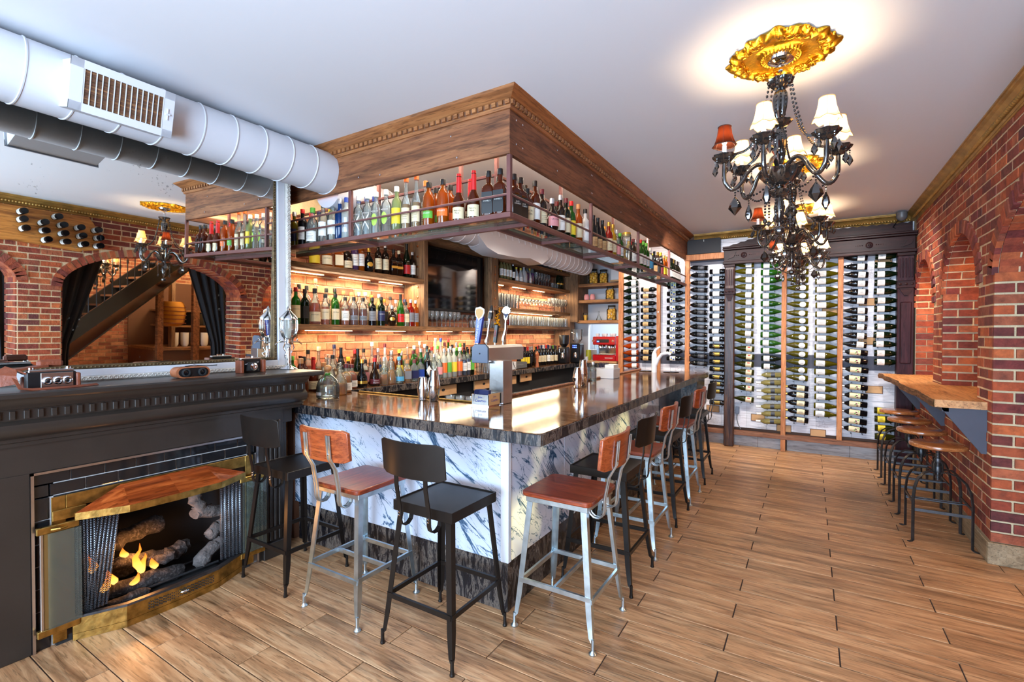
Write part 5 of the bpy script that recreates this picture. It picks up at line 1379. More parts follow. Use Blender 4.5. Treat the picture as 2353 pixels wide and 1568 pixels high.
make_row([(-1.81, t[1]+.05)+t[2:5]+(t[5], t[6], '', t[8]) for t in R_rack_long[1:30:2] if t[2] != 'pasta'], GZ, 'y', radians(68), 'in rear of long rack', 'bottles behind on the long hanging rack', 'from corner', lim=7.5)
make_row(R_upper_shelf, 2.2505, 'y', radians(62), 'on top left shelf', 'bottles on the top left shelf', 'from left', lim=4.31)
make_row(R_mid_shelf, 1.6905, 'y', radians(60), 'along middle shelf front', 'bottles along the front of the middle shelf', 'from left', lim=4.31)
make_row(R_mid_shelf_back, 1.6905, 'y', radians(60), 'along middle shelf rear', 'bottles along the rear of the middle shelf', 'from left', lim=4.31)
for r, p in ((R_counter_front, 'in counter front row'), (R_counter_front2, 'right of counter front row'), (R_counter_mid, 'in counter middle row'), (R_counter_mid2, 'right of counter middle row'), (R_counter_back, 'in counter back row'), (R_counter_back2, 'right of counter back row')):
    make_row(r, CT+.0005, 'y', radians(62), p, 'bottles crowded on the back counter', 'from left')
make_row(R_wine_front, CT+.0005, 'y', radians(55), 'by till, front row', 'wine bottles beside the till', 'from left')
make_row(R_wine_back, CT+.0005, 'y', radians(55), 'by till, rear row', 'wine bottles beside the till', 'from left')
make_row(R_white_wine_shelf, 2.4355, 'y', radians(55), 'on top right shelf', 'bottles on the top right shelf', 'from left', lim=8.36, lo=5.962)
# the big handblown jug at the end of the bar
jg = tag(ob('spirit_bottle', MB().lathe([(.075, 0), (.090, .008), (.093, .05), (.090, .10), (.074, .15), (.045, .18), (.020, .20), (.017, .215)], 28), 'glass_clear', None, (-3.40, 2.60, CT+.0005)), 'fat clear domed bottle with green ribbon nearest the mantel end of the bar', 'bottle')
ob('liquid', MB().lathe([(.07, .006), (.086, .012), (.088, .05), (.084, .10)], 24), 'bottle_clear', jg, (0, 0, 0))
ob('ribbon', MB().tube([(.02, -.012, .196), (.0, -.024, .20), (-.012, -.02, .17), (.004, -.034, .15)], .006, 6).lathe([(.021, .186), (.021, .206)], 12), 'lime_green', jg, (0, 0, 0))
ob('stopper', MB().ball((0, 0, .245), .030, 12, 8).lathe([(.014, .21), (.016, .23)], 10), 'col_wood', jg, (0, 0, 0))
ob('label', patch(.0945, .03, .055, .35), 'col_white', jg, (0, 0, 0))
bottle((-3.62, 2.50, CT+.0005), 'dome', 'amber_dark', 0, 'wood', 0, '', 1.15, 0, 'dark amber domed bottle half hidden behind the mantel shelf end', '')
bottle((-3.50, 2.80, CT+.0005), 'dome', 'clear', 'honey', 'clear', 0, '', .9, 0, 'clear domed bottle close behind the fat clear bottle', '')
bottle((-3.60, 2.95, CT+.0005), 'bourbon', 'clear', 'honey', 'maroon', 'white', '', .9, 1, 'small squat bottle with maroon cap behind the clear domed jug', '')

# ---------------------------------------------------------------- the wine wall
YB = 7.60; BY = 7.665
wp = emp('wine_wall_panelling', (-.6, 7.68, 1.5), 'whitewashed wine crate panels with faint stamped marks behind the racks', 'panelling')
xs = [-2.62]; rnd = random.Random(5)
while xs[-1] < 1.05: xs.append(min(1.08, xs[-1]+rnd.choice((.26, .33, .39, .48))))
for a, b in zip(xs[:-1], xs[1:]):
    z = .26
    while z < 2.95:
        h = rnd.choice((.17, .21, .28)); z1 = min(z+h, 3.0)
        ob('crate_panel', MB().box((a+.001, BY+rnd.uniform(-.003, .003), z+.001), (b-.001, 7.70, z1-.001)), 'crate_print', wp); z = z1
tag(ob('slate_band', MB().box((-2.62, BY-.006, 1.145), (.95, BY-.0035, 1.325)).box((-1.55, BY-.006, 2.64), (.95, BY-.0035, 2.80)), 'paint_slate', wp))
for i, (x, z) in enumerate(((-1.22, .50), (.10, .28), (.70, .90), (.62, 1.52), (.62, 2.02), (-.62, .42), (-.30, .30), (.78, 2.5), (.22, 1.9))):
    e_ = ob('crate_label', MB().box((x-.09, BY-.009, z-.05), (x+.09, BY-.003, z+.05)), 'trim_brown', wp)
    ob('label_face', MB().box((x-.083, BY-.0105, z-.043), (x+.083, BY-.009, z+.043)), 'cardboard', e_) if e_ else None
pl = struct('baseboard_back', MB().box((-1.45, BY-.02, .0), (-.62, 7.70, .155), c=.003).box((-.618, BY-.02, .0), (-.32, 7.70, .155), c=.003).box((-.26, BY-.02, 0), (.45, 7.70, .155), c=.003).box((.452, BY-.02, 0), (1.05, 7.70, .155), c=.003), 'whitewash')
rk = emp('wine_rack', (-.6, 7.62, 0), 'reddish timber battens of the pegged wine rack covering the back wall', 'wine rack')
for (x, z0, z1, w) in ((-2.605, .9, 2.95, .075), (-2.003, .9, 2.85, .055), (-1.575, .9, 2.72, .062), (-.306, 0, 2.72, .058), (.332, .225, 2.70, .058)):
    ob('batten', MB().box((x-w/2, YB-.045, z0), (x+w/2, YB+.005, z1), c=.003), 'batten_wood', rk)
    ob('batten_backing', MB().box((x-.012, YB+.005, z0), (x+.012, BY-.004, z1)), 'batten_wood', rk)
ob('bottom_rail', MB().box((-1.5, YB-.05, .165), (1.02, BY-.004, .222), c=.003), 'rail_wood', rk)
ob('top_rail', MB().box((-1.62, YB-.06, 2.705), (-1.02, BY-.004, 2.79), c=.004), 'batten_wood', rk)
for x in (-2.003, -1.575): tag(ob('knot_bolt', MB().lathe([(.014, 0), (.008, .008)], 8, Matrix.Translation((x, YB-.045, 1.95)) @ Matrix.Rotation(pi/2, 4, 'X')), 'chrome', rk), None)
cb = emp('chalkboard', (-1.34, 7.62, 2.93), 'blank black chalkboard panel above the wine rack beside the canopy', 'sign')
ob('board', MB().box((-1.585, YB-.02, 2.80), (-1.12, YB, 3.015), c=.003), 'blackboard', cb); ob('screw', MB().box((-1.352, YB-.024, 2.975), (-1.346, YB-.02, 3.005)), 'col_white', cb)
TY = {
 'dark_paper': ('burg', 'green_dark', 'black', 'white', 'dark bottle with pale paper label'), 'rose': ('burg', 'rose', 'gold', 'white', 'orange rose bottle with white label'),
 'dark_tan': ('bord', 'black', 'maroon', 'tan', 'black bottle with tan label'), 'dark_art': ('bord', 'black', 'black', 'white', 'black bottle with blue and yellow picture label'),
 'black_script': ('bord', 'black', 'wood', 'darkgrey', 'black bottle with dark script label'), 'dark_white': ('bord', 'black', 'black', 'white', 'black bottle with plain white label'),
 'black_gold': ('bord', 'black', 'black', 'black', 'black bottle with gold lettering'), 'olive_white': ('burg', 'green_olive', 'red', 'white', 'olive bottle with white label'),
 'olive_red': ('burg', 'green_wine', 'red', 'cream', 'olive bottle with red-sealed label'), 'green_white': ('burg', 'green', 'white', 'white', 'bright green bottle with white label'),
 'deep_green': ('burg', 'green_dark', 'white', 'white', 'deep green bottle with white label'), 'clear_white': ('bord', 'pale', 'white', 'darkgrey', 'pale straw bottle with dark label'),
 'olive_oval': ('burg', 'green_olive', 'white', 'oval', 'olive bottle with oval white label'), 'dark_cream': ('bord', 'black', 'gold', 'cream', 'black bottle with cream label'),
 'yellow_white': ('burg', 'green_olive', 'maroon', 'white', 'yellow-green bottle with white label'), 'dark_label': ('burg', 'black', 'silver', 'white', 'black sloping bottle with white label'),
 'dark_floral': ('bord', 'black', 'silver', 'cream', 'black bottle with flowered label'), 'dark_right': ('burg', 'green_dark', 'black', 'white', 'dark bottle with white label'),
 'yellow_label': ('burg', 'green_wine', 'black', 'yellow', 'green bottle with yellow label')}
CN = {'A': 'in the far left column', 'A2': 'in the far left column', 'B': 'in the second column', 'C': 'in the third column', 'D': 'in the fourth column', 'E': 'left of the dark post', 'E2': 'left of the dark post', 'F': 'right of the dark post', 'F2': 'right of the dark post',
      'G': 'left of the middle batten', 'G2': 'left of the middle batten', 'G3': 'left of the middle batten', 'H': 'right of the middle batten', 'H2': 'right of the middle batten', 'I': 'left of the last batten', 'J': 'right of the last batten', 'J2': 'right of the last batten', 'K': 'beside the right dark post', 'K2': 'behind the round stools'}
def wine_parts(t):
    shp, gl_, cp, lb, d = TY[t]; R = max(r for r, _ in SH[shp][2])
    o = ob('wine_bottle', mcached(('wb', shp, gl_), lambda: body_mb(shp, 1).mesh('bottle', 40), 'bottle_'+gl_))
    pf = SH[shp][2]
    ob('capsule', mcached(('wc', shp, cp), lambda: MB().lathe([(.0160, .243), (.0156, .289), (.0172, .290), (.0172, .3012)], 12).mesh('capsule', 40), 'col_'+cp), None, o, (0, 0, 0))
    z0, z1 = ((.03, .105) if shp == 'burg' else (.045, .135))
    if t == 'dark_tan': z0, z1 = .04, .125
    if t in ('yellow_white',): z0, z1 = .02, .12
    if t == 'dark_floral': z0, z1 = .075, .19
    if t == 'dark_art': z0, z1 = .05, .13
    if t == 'clear_white': z0, z1 = .075, .125
    if lb == 'oval': lm = ob('label', mcached(('wl', t), lambda: patch(R+.001, z0, z1, 1.0, 10, None, True).mesh('label', 0), 'col_white'), None, o, (0, 0, 0))
    else: lm = ob('label', mcached(('wl', t), lambda: patch(R+.001, z0, z1, 1.15, 10).mesh('label', 0), 'col_'+lb), None, o, (0, 0, 0))
    def strips(nm, mat, L_):
        def f():
            mb = MB()
            for (a0, a1, q0, q1) in L_:
                n = 4; vs = []; fs = []
                for i in range(n+1):
                    a = a0+(a1-a0)*i/n; r = R+.0018; vs += [(r*sin(a), -r*cos(a), q0), (r*sin(a), -r*cos(a), q1)]
                for i in range(n): fs.append((2*i, 2*i+2, 2*i+3, 2*i+1))
                mb.add(vs, fs)
            return mb.mesh(nm, 0)
        tag(ob(nm, mcached((nm, t), f, mat), None, lm, (0, 0, 0)), kind='stuff')
    if t == 'dark_art': strips('label_art', 'col_blue', [(-.5, .1, z0+.012, z0+.034), (0, .6, z0+.046, z0+.068)]); strips('label_sun', 'col_yellow', [(.1, .5, z0+.012, z0+.03), (-.5, -.1, z0+.05, z0+.068)])
    elif t == 'olive_red': strips('label_seal', 'col_red', [(.35, .75, z0+.02, z0+.055)])
    elif t == 'black_gold': strips('gold_lettering', 'col_gold', [(-.6+i*.22, -.46+i*.22, z0+.01+.012*(i % 3), z0+.10-.008*(i % 2)) for i in range(6)])
    elif t == 'black_script': strips('label_script', 'col_grey', [(-.5+i*.3, -.38+i*.3, z0+.02, z0+.06-.01*(i % 2)) for i in range(4)])
    elif t == 'dark_floral': strips('label_flower', 'col_maroon', [(-.7, -.3, z0+.02, z0+.04), (.0, .4, z0+.03, z0+.05)]); strips('label_leaf', 'col_green', [(-.3, 0, z0+.045, z0+.06), (.35, .6, z0+.01, z0+.025)])
    elif t == 'rose': pass
    else: strips('label_print', 'col_ink', [(-.3+i*.16, -.26+i*.16, z0+.018+.004*(i % 2), z1-.018-.006*(i % 3)) for i in range(4)])
    pg = ob('rack_peg', mcached(('peg', shp), lambda: MB().lathe([(.006, 0), (.006, .075)], 6, Matrix.Translation((0, .012, .0)) @ Matrix.Rotation(0, 4, 'X')).mesh('peg', 40), 'col_wood'), None, o, (0, 0, 0))
    bpy.data.objects.remove(pg)
    return o
for (cn, x, t, d, zs) in WINE:
    first = wine_parts(t); kids = list(first.children)
    for i, z in enumerate(zs):
        o = first if i == 0 else first.copy()
        if i:
            COL.objects.link(o)
            for c in kids:
                c2 = c.copy(); COL.objects.link(c2); c2.parent = o
                for g in c.children: g2 = g.copy(); COL.objects.link(g2); g2.parent = c2
        tl = radians(4 if d == -1 else -1.5)*(1 if cn[0] in 'CDHJF' else -.6)+random.uniform(-.02, .02)
        o.rotation_euler = (0, d*pi/2+tl, 0)
        o.location = (x-d*.122+random.uniform(-.006, .006), YB-.012, z)
        dd = TY[t][4]
        tag(o, f"{dd}, {ordn(i)} from top {CN[cn]}", 'bottle', 'wine bottles pegged on the back wall')
for (cn, x, t, d, zs) in WINE:
    R = .041
    pg = MB()
    for z in zs:
        for dx in (-.075, .045): pg.lathe([(.006, 0), (.006, .088)], 5, Matrix.Translation((x+dx*d, BY-.002, z-R-.011)) @ Matrix.Rotation(pi/2, 4, 'X'))
    tag(ob('bottle_pegs', pg, 'iron_dark', rk), kind='stuff')
# dark carved surround (an old overmantel re-used as a frame)
ds = emp('carved_surround', (0, 7.56, 0), 'dark carved Victorian wood surround framing the wine wall', 'woodwork')
def dbox(n, a, b, m='carved_dark', c=.005): return ob(n, MB().box(a, b, c=c), m, ds)
dbox('left_post', (-1.048, 7.49, 0), (-.918, 7.60, 2.62), 'dark_post', .012)
dbox('right_post', (.905, 7.50, 0), (1.062, 7.66, 2.60), 'carved_dark_z')
for (a, b) in ((.93, 1.04),): dbox('post_panel', (a, 7.485, 1.25), (b, 7.50, 2.0), 'carved_dark_z', .01)
for (xa, xb) in ((-1.055, -.910), (.895, 1.072)):
    dbox('post_capital', (xa, 7.475, 2.56), (xb, 7.60, 2.60)); dbox('post_capital', (xa, 7.478, 2.17), (xb, 7.60, 2.26))
    for i in range(5): dbox('flute', (xa+.028+i*(xb-xa-.056)/4-.006, 7.482, 2.30), (xa+.028+i*(xb-xa-.056)/4+.006, 7.495, 2.53), 'carved_dark_z', .003)
    for i in range(3):
        ob('rosette', MB().lathe([(.016, 0), (.016, .006), (.008, .010), (.0, .012)], 10, Matrix.Translation((xa+.03+i*(xb-xa-.06)/2, 7.478, 2.215)) @ Matrix.Rotation(pi/2, 4, 'X')), 'carved_dark', ds)
    ob('corbel', MB().prism([(xa+.02, 2.17), (xb-.02, 2.17), ((xa+xb)/2+.02, 2.08), ((xa+xb)/2-.02, 2.08)], 'Y', 7.475, 7.50), 'carved_dark', ds)
dbox('entablature', (-1.07, 7.46, 2.60), (1.08, 7.64, 2.64)); dbox('frieze_board', (-1.06, 7.49, 2.64), (1.07, 7.64, 2.80))
dbox('cornice', (-1.075, 7.45, 2.80), (1.085, 7.64, 2.825)); dbox('cornice', (-1.07, 7.43, 2.825), (1.085, 7.64, 2.85))
ob('crest', MB().prism([(-1.0, 2.85)]+[(-1.0+.05*i, 2.87+.10*min(1, i/8)+.012*(i % 2)) for i in range(0, 41)]+[(1.05, 2.99), (1.05, 2.85)], 'Y', 7.56, 7.60), 'carved_dark', ds)
for x in (-.80, 0, .62, -.35):
    ob('carved_boss', MB().lathe([(.040, 0), (.040, .006), (.030, .010), (.026, .004), (.016, .006), (.010, .016), (0, .018)], 16, Matrix.Translation((x, 7.492, 2.72)) @ Matrix.Rotation(pi/2, 4, 'X')), 'carved_dark', ds)
    bm2 = MB()
    for i in range(1, 5):
        for s in (-1, 1): bm2.ball((x+s*(.05+.022*i), 7.490, 2.72), .008-.001*i, 6, 4)
    tag(ob('carved_beads', bm2, 'carved_dark', ds), kind='stuff')
for x in (-.96, 1.0):
    ob('carved_leaf', MB().prism([(x-.05, 2.67), (x, 2.76), (x+.06, 2.77), (x+.03, 2.70)], 'Y', 7.478, 7.49), 'carved_dark', ds)
jb = emp('junction_box', (-.885, 7.64, .51), 'small blue-grey electrical box low beside the dark post', 'electrical box')
ob('box', MB().box((-.91, 7.60, .46), (-.86, BY-.002, .56), c=.004), 'panel_grey', jb)
ob('cable', MB().tube([(-.89, 7.63, .46), (-.89, 7.62, .38), (-.87, 7.62, .30), (-.84, 7.62, .24)], .006, 6), 'plastic_grey', jb)
cm_ = emp('security_camera', (.98, 7.5, 2.97), 'small black dome security camera at the ceiling corner', 'camera')
ob('housing', MB().lathe([(.055, .06), (.055, 0), (.045, -.02), (.02, -.04), (0, -.045)], 16, Matrix.Translation((.93, 7.45, 3.02))), 'plastic_grey', cm_)
ob('cable', MB().tube([(.90, 7.47, 3.0), (.86, 7.55, 2.93), (.90, 7.57, 2.90), (1.0, 7.57, 2.88)], .005, 6), 'black_paint', cm_)
# ---------------------------------------------------------------- bar stools
def leg_angle(p0, p1, w0, w1, inx, iny):
    """tapered angle-iron leg from p0 (top) to p1 (foot)"""
    mb = MB(); p0 = Vector(p0); p1 = Vector(p1); t = .004
    secs = []
    for p, w in ((p0, w0), (p0.lerp(p1, .75), w0*.9), (p0.lerp(p1, .90), w1), (p1+Vector((0, 0, .055)), w1*.55)):
        L_ = [(0, 0), (w, 0), (w, t), (t, t), (t, w), (0, w)]
        secs.append([(p.x+q[0]*inx-inx*w0*.0, p.y+q[1]*iny, p.z) for q in L_])
    vs = [v for s in secs for v in s]; n = 6; fs = [tuple(range(6)), tuple(range(18, 24))]
    for j in range(3):
        for k in range(n): fs.append((j*n+k, j*n+(k+1) % n, (j+1)*n+(k+1) % n, (j+1)*n+k))
    mb.add(vs, fs)
    return mb
def make_stool(kind):
    """local frame: sitter faces +Y, back rest on -Y; origin on the floor"""
    metal = 'gunmetal' if kind == 'black' else 'steel_galv'
    t = emp('bar_stool', (0, 0, 0), cat='bar stool', group='bar stools along the bar')
    SHT = .735
    if kind == 'black':
        ob('seat', MB().box((-.190, -.185, SHT-.012), (.190, .195, SHT+.002), c=.004), 'gunmetal', t)
        rim = MB()
        for a, b in (((-.192, -.187), (.192, -.179)), ((-.192, .189), (.192, .197)), ((-.194, -.187), (-.186, .197)), ((.186, -.187), (.194, .197))): rim.box((a[0], a[1], SHT-.045), (b[0], b[1], SHT+.008), c=.002)
        ob('seat_rim', rim, 'gunmetal', t)
    else:
        s = MB(); poly = []
        for cx, cy, a0 in ((.165, .175, 0), (-.165, .175, 90), (-.165, -.165, 180), (.165, -.165, 270)):
            for i in range(5): a = radians(a0+i*22.5); poly.append((cx+.035*cos(a), cy+.035*sin(a)))
        s.prism(poly, 'Z', SHT-.022, SHT+.006)
        so = ob('seat', s, 'seat_wood', t)
        bv = so.modifiers.new('bevel', 'BEVEL'); bv.width = .007; bv.segments = 2; bv.limit_method = 'ANGLE'
        rim = MB()
        for a, b in (((-.180, -.18), (.180, -.172)), ((-.180, .176), (.180, .184)), ((-.184, -.18), (-.176, .184)), ((.176, -.18), (.184, .184))): rim.box((a[0], a[1], SHT-.052), (b[0], b[1], SHT-.022), c=.002)
        ob('seat_frame', rim, metal, t)
    top = .172; ft = .235
    for sx in (-1, 1):
        for sy in (-1, 1):
            lg_ = ob('leg', leg_angle((sx*top, sy*top+.005, SHT-.02), (sx*ft, sy*ft, 0), .034, .022, -sx, -sy), metal, t)
            f = MB().lathe([(.011, .012), (.009, .03), (.009, .075)], 8, c=(sx*(ft-.006), sy*(ft-.006), 0))
            if kind == 'black': f.lathe([(.012, 0), (.013, .008), (.010, .014)], 8, c=(sx*(ft-.006), sy*(ft-.006), 0))
            else: f.lathe([(.020, 0), (.021, .006), (.012, .016), (.010, .02)], 12, c=(sx*(ft-.006), sy*(ft-.006), 0))
            ob('foot', f, metal, lg_)
    def at_(z): return top+(ft-top)*(1-z/(SHT-.02))
    zr = {'black': (.255, .255, .255, .255), 'steel': (.245, .245, .300, .300)}[kind]
    a = at_(zr[0])-.004
    def rung(p, q): return ob('rung', MB().tube([p, q], .01, flat=(.014, .024)), metal, t)
    if kind == 'black':
        rung((-a, -a, zr[0]), (a, -a, zr[0])); rung((-a, a, zr[0]), (a, a, zr[0])); rung((-a, -a, zr[0]), (-a, a, zr[0])); rung((a, -a, zr[0]), (a, a, zr[0]))
    else:
        rung((-a, -a, zr[0]), (a, -a, zr[0])); rung((-a, a, zr[0]), (a, a, zr[0]))
        b = at_(.27)-.004; rung((-b, -b, .255), (-b, b, .255)); rung((b, -b, .255), (b, b, .255)); rung((-b, 0, .255), (b, 0, .255))
    # curved back plate
    bm3 = MB(); K = 12; vs = []; fs = []
    z0, z1 = .905, 1.085; th = .006 if kind == 'black' else .020; hw = .205
    rows = [(-1, z0), (-1, z1), (1, z1), (1, z0)]
    for i in range(K+1):
        u = i/K*2-1; x = hw*u; y = -.235-.045*(1-u*u)*1.0
        cut = .014*max(0, (abs(u)-.84)/.16)**2
        lean = .10
        for (sd, z) in rows:
            zz = z0+cut if z == z0 else z1-cut
            vs.append((x, y-lean*(zz-.9)+(0 if sd > 0 else -th), zz))
    for i in range(K):
        for k in range(4): fs.append((i*4+k, i*4+(k+1) % 4, i*4+4+(k+1) % 4, i*4+4+k))
    fs += [(0, 1, 2, 3), (K*4+3, K*4+2, K*4+1, K*4)]
    bm3.add(vs, fs); bo = ob('backrest', bm3, 'gunmetal' if kind == 'black' else 'back_wood', t)
    bv = bo.modifiers.new('bevel', 'BEVEL'); bv.width = .004; bv.segments = 2; bv.limit_method = 'ANGLE'; bv.angle_limit = radians(50)
    for sx in (-1, 1):
        x = sx*.095; yy = -.235-.045*(1-(.095/.205)**2)
        o_ = .027 if kind == 'steel' else -.010
        pts = [(x, yy-o_-.015, 1.055), (x, yy-o_-.004, .93), (x, -.262, .86), (x, -.240, .745), (x, -.238, .680)]
        pts += [(x, -.238+.042*(1-cos(q)), .680-.042*sin(q)) for q in (pi/5, 2*pi/5, 3*pi/5, 4*pi/5, pi)]+[(x, -.154, .71)]
        mb = MB().tube(pts, .01, flat=(.024, .006))
        if kind == 'steel': mb = MB().tube([(p[0]-.012, p[1], p[2]) for p in pts], .0055, 6).tube([(p[0]+.012, p[1], p[2]) for p in pts], .0055, 6); mb.tube([(p[0], p[1], p[2]) for p in pts], .01, flat=(.026, .003))
        so_ = ob('back_support', mb, metal, t)
        rv = MB()
        for z in ((.95, 1.03) if kind == 'steel' else (.70, .715)): rv.ball((x, yy-o_-.008 if kind == 'steel' else -.243, z), .006, 6, 4)
        tag(ob('rivets', rv, 'chrome', so_), kind='stuff')
    return t
st_b = make_stool('black'); st_w = make_stool('steel')
used = set()
def place_stool(kind, x, y, rz, label):
    src = st_b if kind == 'black' else st_w
    if kind not in used:
        used.add(kind); src.location = (x, y, 0); src.rotation_euler = (0, 0, rz); src['label'] = label; return src
    r = dup(src, (x, y, 0), rz, label); return r
Q = pi/2
place_stool('black', -2.93, 1.985, 0, 'dark metal bar stool nearest the fireplace')
place_stool('steel', -2.29, 1.985, 0, 'steel-framed stool with red wooden seat between two dark stools, facing the short bar side')
place_stool('black', -1.640, 1.985, 0, 'dark metal bar stool in the foreground, at the corner on the short bar side')
place_stool('steel', -1.14, 2.475, Q, 'foreground steel-framed stool with red wooden seat at the marble corner')
place_stool('black', -1.14, 3.085, Q, 'dark metal stool second along the long bar side')
place_stool('steel', -1.15, 3.66, Q, 'steel and wood stool third along the long bar side')
place_stool('black', -1.16, 4.33, Q, 'dark metal stool fourth along the long bar side')
place_stool('steel', -1.17, 4.93, Q, 'steel and wood stool farthest along the long bar side')
place_stool('black', -1.17, 5.66, Q, 'dark metal stool at the far end of the bar')

# ---------------------------------------------------------------- round adjustable stools at the ledge
def round_stool():
    t = emp('round_stool', (0, 0, 0), cat='stool', group='round swivel stools under the window ledge')
    so = ob('seat', MB().lathe([(.165, .715), (.178, .722), (.180, .735), (.176, .746), (.166, .750)], 36), 'stool_wood', t)
    ob('screw_spindle', MB().lathe([(.0135, .46)]+[(.0135+.002*(i % 2), .47+i*.006) for i in range(40)]+[(.03, .712), (.03, .716)], 12), 'iron_dark', t)
    ob('collar', MB().lathe([(.024, .52), (.026, .53), (.026, .56), (.022, .57)], 12).lathe([(.024, .60), (.026, .61), (.022, .63)], 12), 'iron_dark', t)
    cl = MB()
    for k in range(4): a = pi/4+k*pi/2; cl.tube([(.026*cos(a), .026*sin(a), .61), (.038*cos(a), .038*sin(a), .59), (.036*cos(a), .036*sin(a), .52), (.02*cos(a), .02*sin(a), .50)], .01, flat=(.012, .006))
    tag(ob('collar_strap', cl, 'iron_dark', t), kind='stuff')
    F = .172
    for k in range(4):
        a = pi/4+k*pi/2; c, s = cos(a)*sqrt(2), sin(a)*sqrt(2)
        pts = [(c*.02, s*.02, .52), (c*.05, s*.05, .535), (c*.10, s*.10, .525), (c*.14, s*.14, .485), (c*.163, s*.163, .42), (c*F, s*F, .33), (c*F, s*F, .01), (c*(F+.012), s*(F+.012), .003), (c*(F+.03), s*(F+.03), .003)]
        ob('leg', MB().tube(pts, .01, flat=(.020, .008)), 'iron_dark', t)
    for z, ax in ((.25, 0), (.29, 1), (.25, 2), (.33, 1)):
        y = {0: -F, 2: F, 1: 0}[ax]
        if ax != 1: ob('brace', MB().box((-F, y-.004, z-.011), (F, y+.004, z+.011)), 'panel_grey' if False else 'iron_dark', t)
    for x in (-F, F): ob('brace', MB().box((x-.004, -F, .29), (x+.004, F, .31)), 'iron_dark', t)
    ob('brace', MB().box((-F, -.010, .29), (F, .010, .296)), 'iron_dark', t)
    return t
rs = round_stool(); rs.location = (.862, 4.975, 0); rs['label'] = 'nearest round wooden swivel stool under the ledge'
for i, y in enumerate((5.64, 6.27, 6.92)): dup(rs, (.862, y, 0), .0, ['second round wooden swivel stool from the near end of the ledge', 'third round wooden swivel stool from the near end of the ledge', 'farthest round wooden swivel stool, against the wine wall'][i])
# ledge plank and bracket
ld = emp('window_ledge', (.95, 6.1, 1.05), 'thick live-edge timber plank used as a bar ledge along the brick wall', 'ledge')
le = [(1.088, 4.72), (.795, 4.72)]+[(.795-.03*(y-4.72)/2.9+.012*sin(y*5)+.006*sin(y*13), y) for y in [4.72+.12*i for i in range(1, 24)]]+[(.735, 7.55), (1.088, 7.55)]
# sits through the arched niches
le2 = MB().prism(le, 'Z', 1.062, 1.118)
ob('plank', le2, 'ledge_wood', ld)
for a, b in ((5.01, 6.14), (6.57, 7.57)): ob('niche_plank', MB().box((1.088, a, 1.092), (1.49, b, 1.117)), 'ledge_wood', ld)
be_ = MB(); pts = le[1:-1]
for p, q in zip(pts[:-1], pts[1:]):
    be_.add([(p[0]-.003, p[1], 1.060), (q[0]-.003, q[1], 1.060), (q[0]-.010, q[1], 1.09), (p[0]-.010, p[1], 1.09), (q[0]-.001, q[1], 1.116), (p[0]-.001, p[1], 1.116), (p[0]+.004, p[1], 1.060), (q[0]+.004, q[1], 1.06), (q[0]+.004, q[1], 1.116), (p[0]+.004, p[1], 1.116)], [(0, 1, 2, 3), (3, 2, 4, 5), (6, 7, 1, 0), (5, 4, 8, 9)])
ob('bark_edge', be_, 'bark_edge', ld); ob('end_grain', MB().box((.797, 4.716, 1.062), (1.088, 4.721, 1.118)), 'ledge_wood', ld)
for y in (4.74, 6.0, 7.2): ob('bracket', MB().prism([(1.02 if False else .83, 1.062), (1.088, 1.062), (1.088, .74), (1.06, .74)], 'Y', y, y+.03), 'paint_slate', ld)
ob('bracket_rail', MB().box((.84, 4.74, 1.03), (.88, 7.5, 1.062)), 'paint_slate', ld)

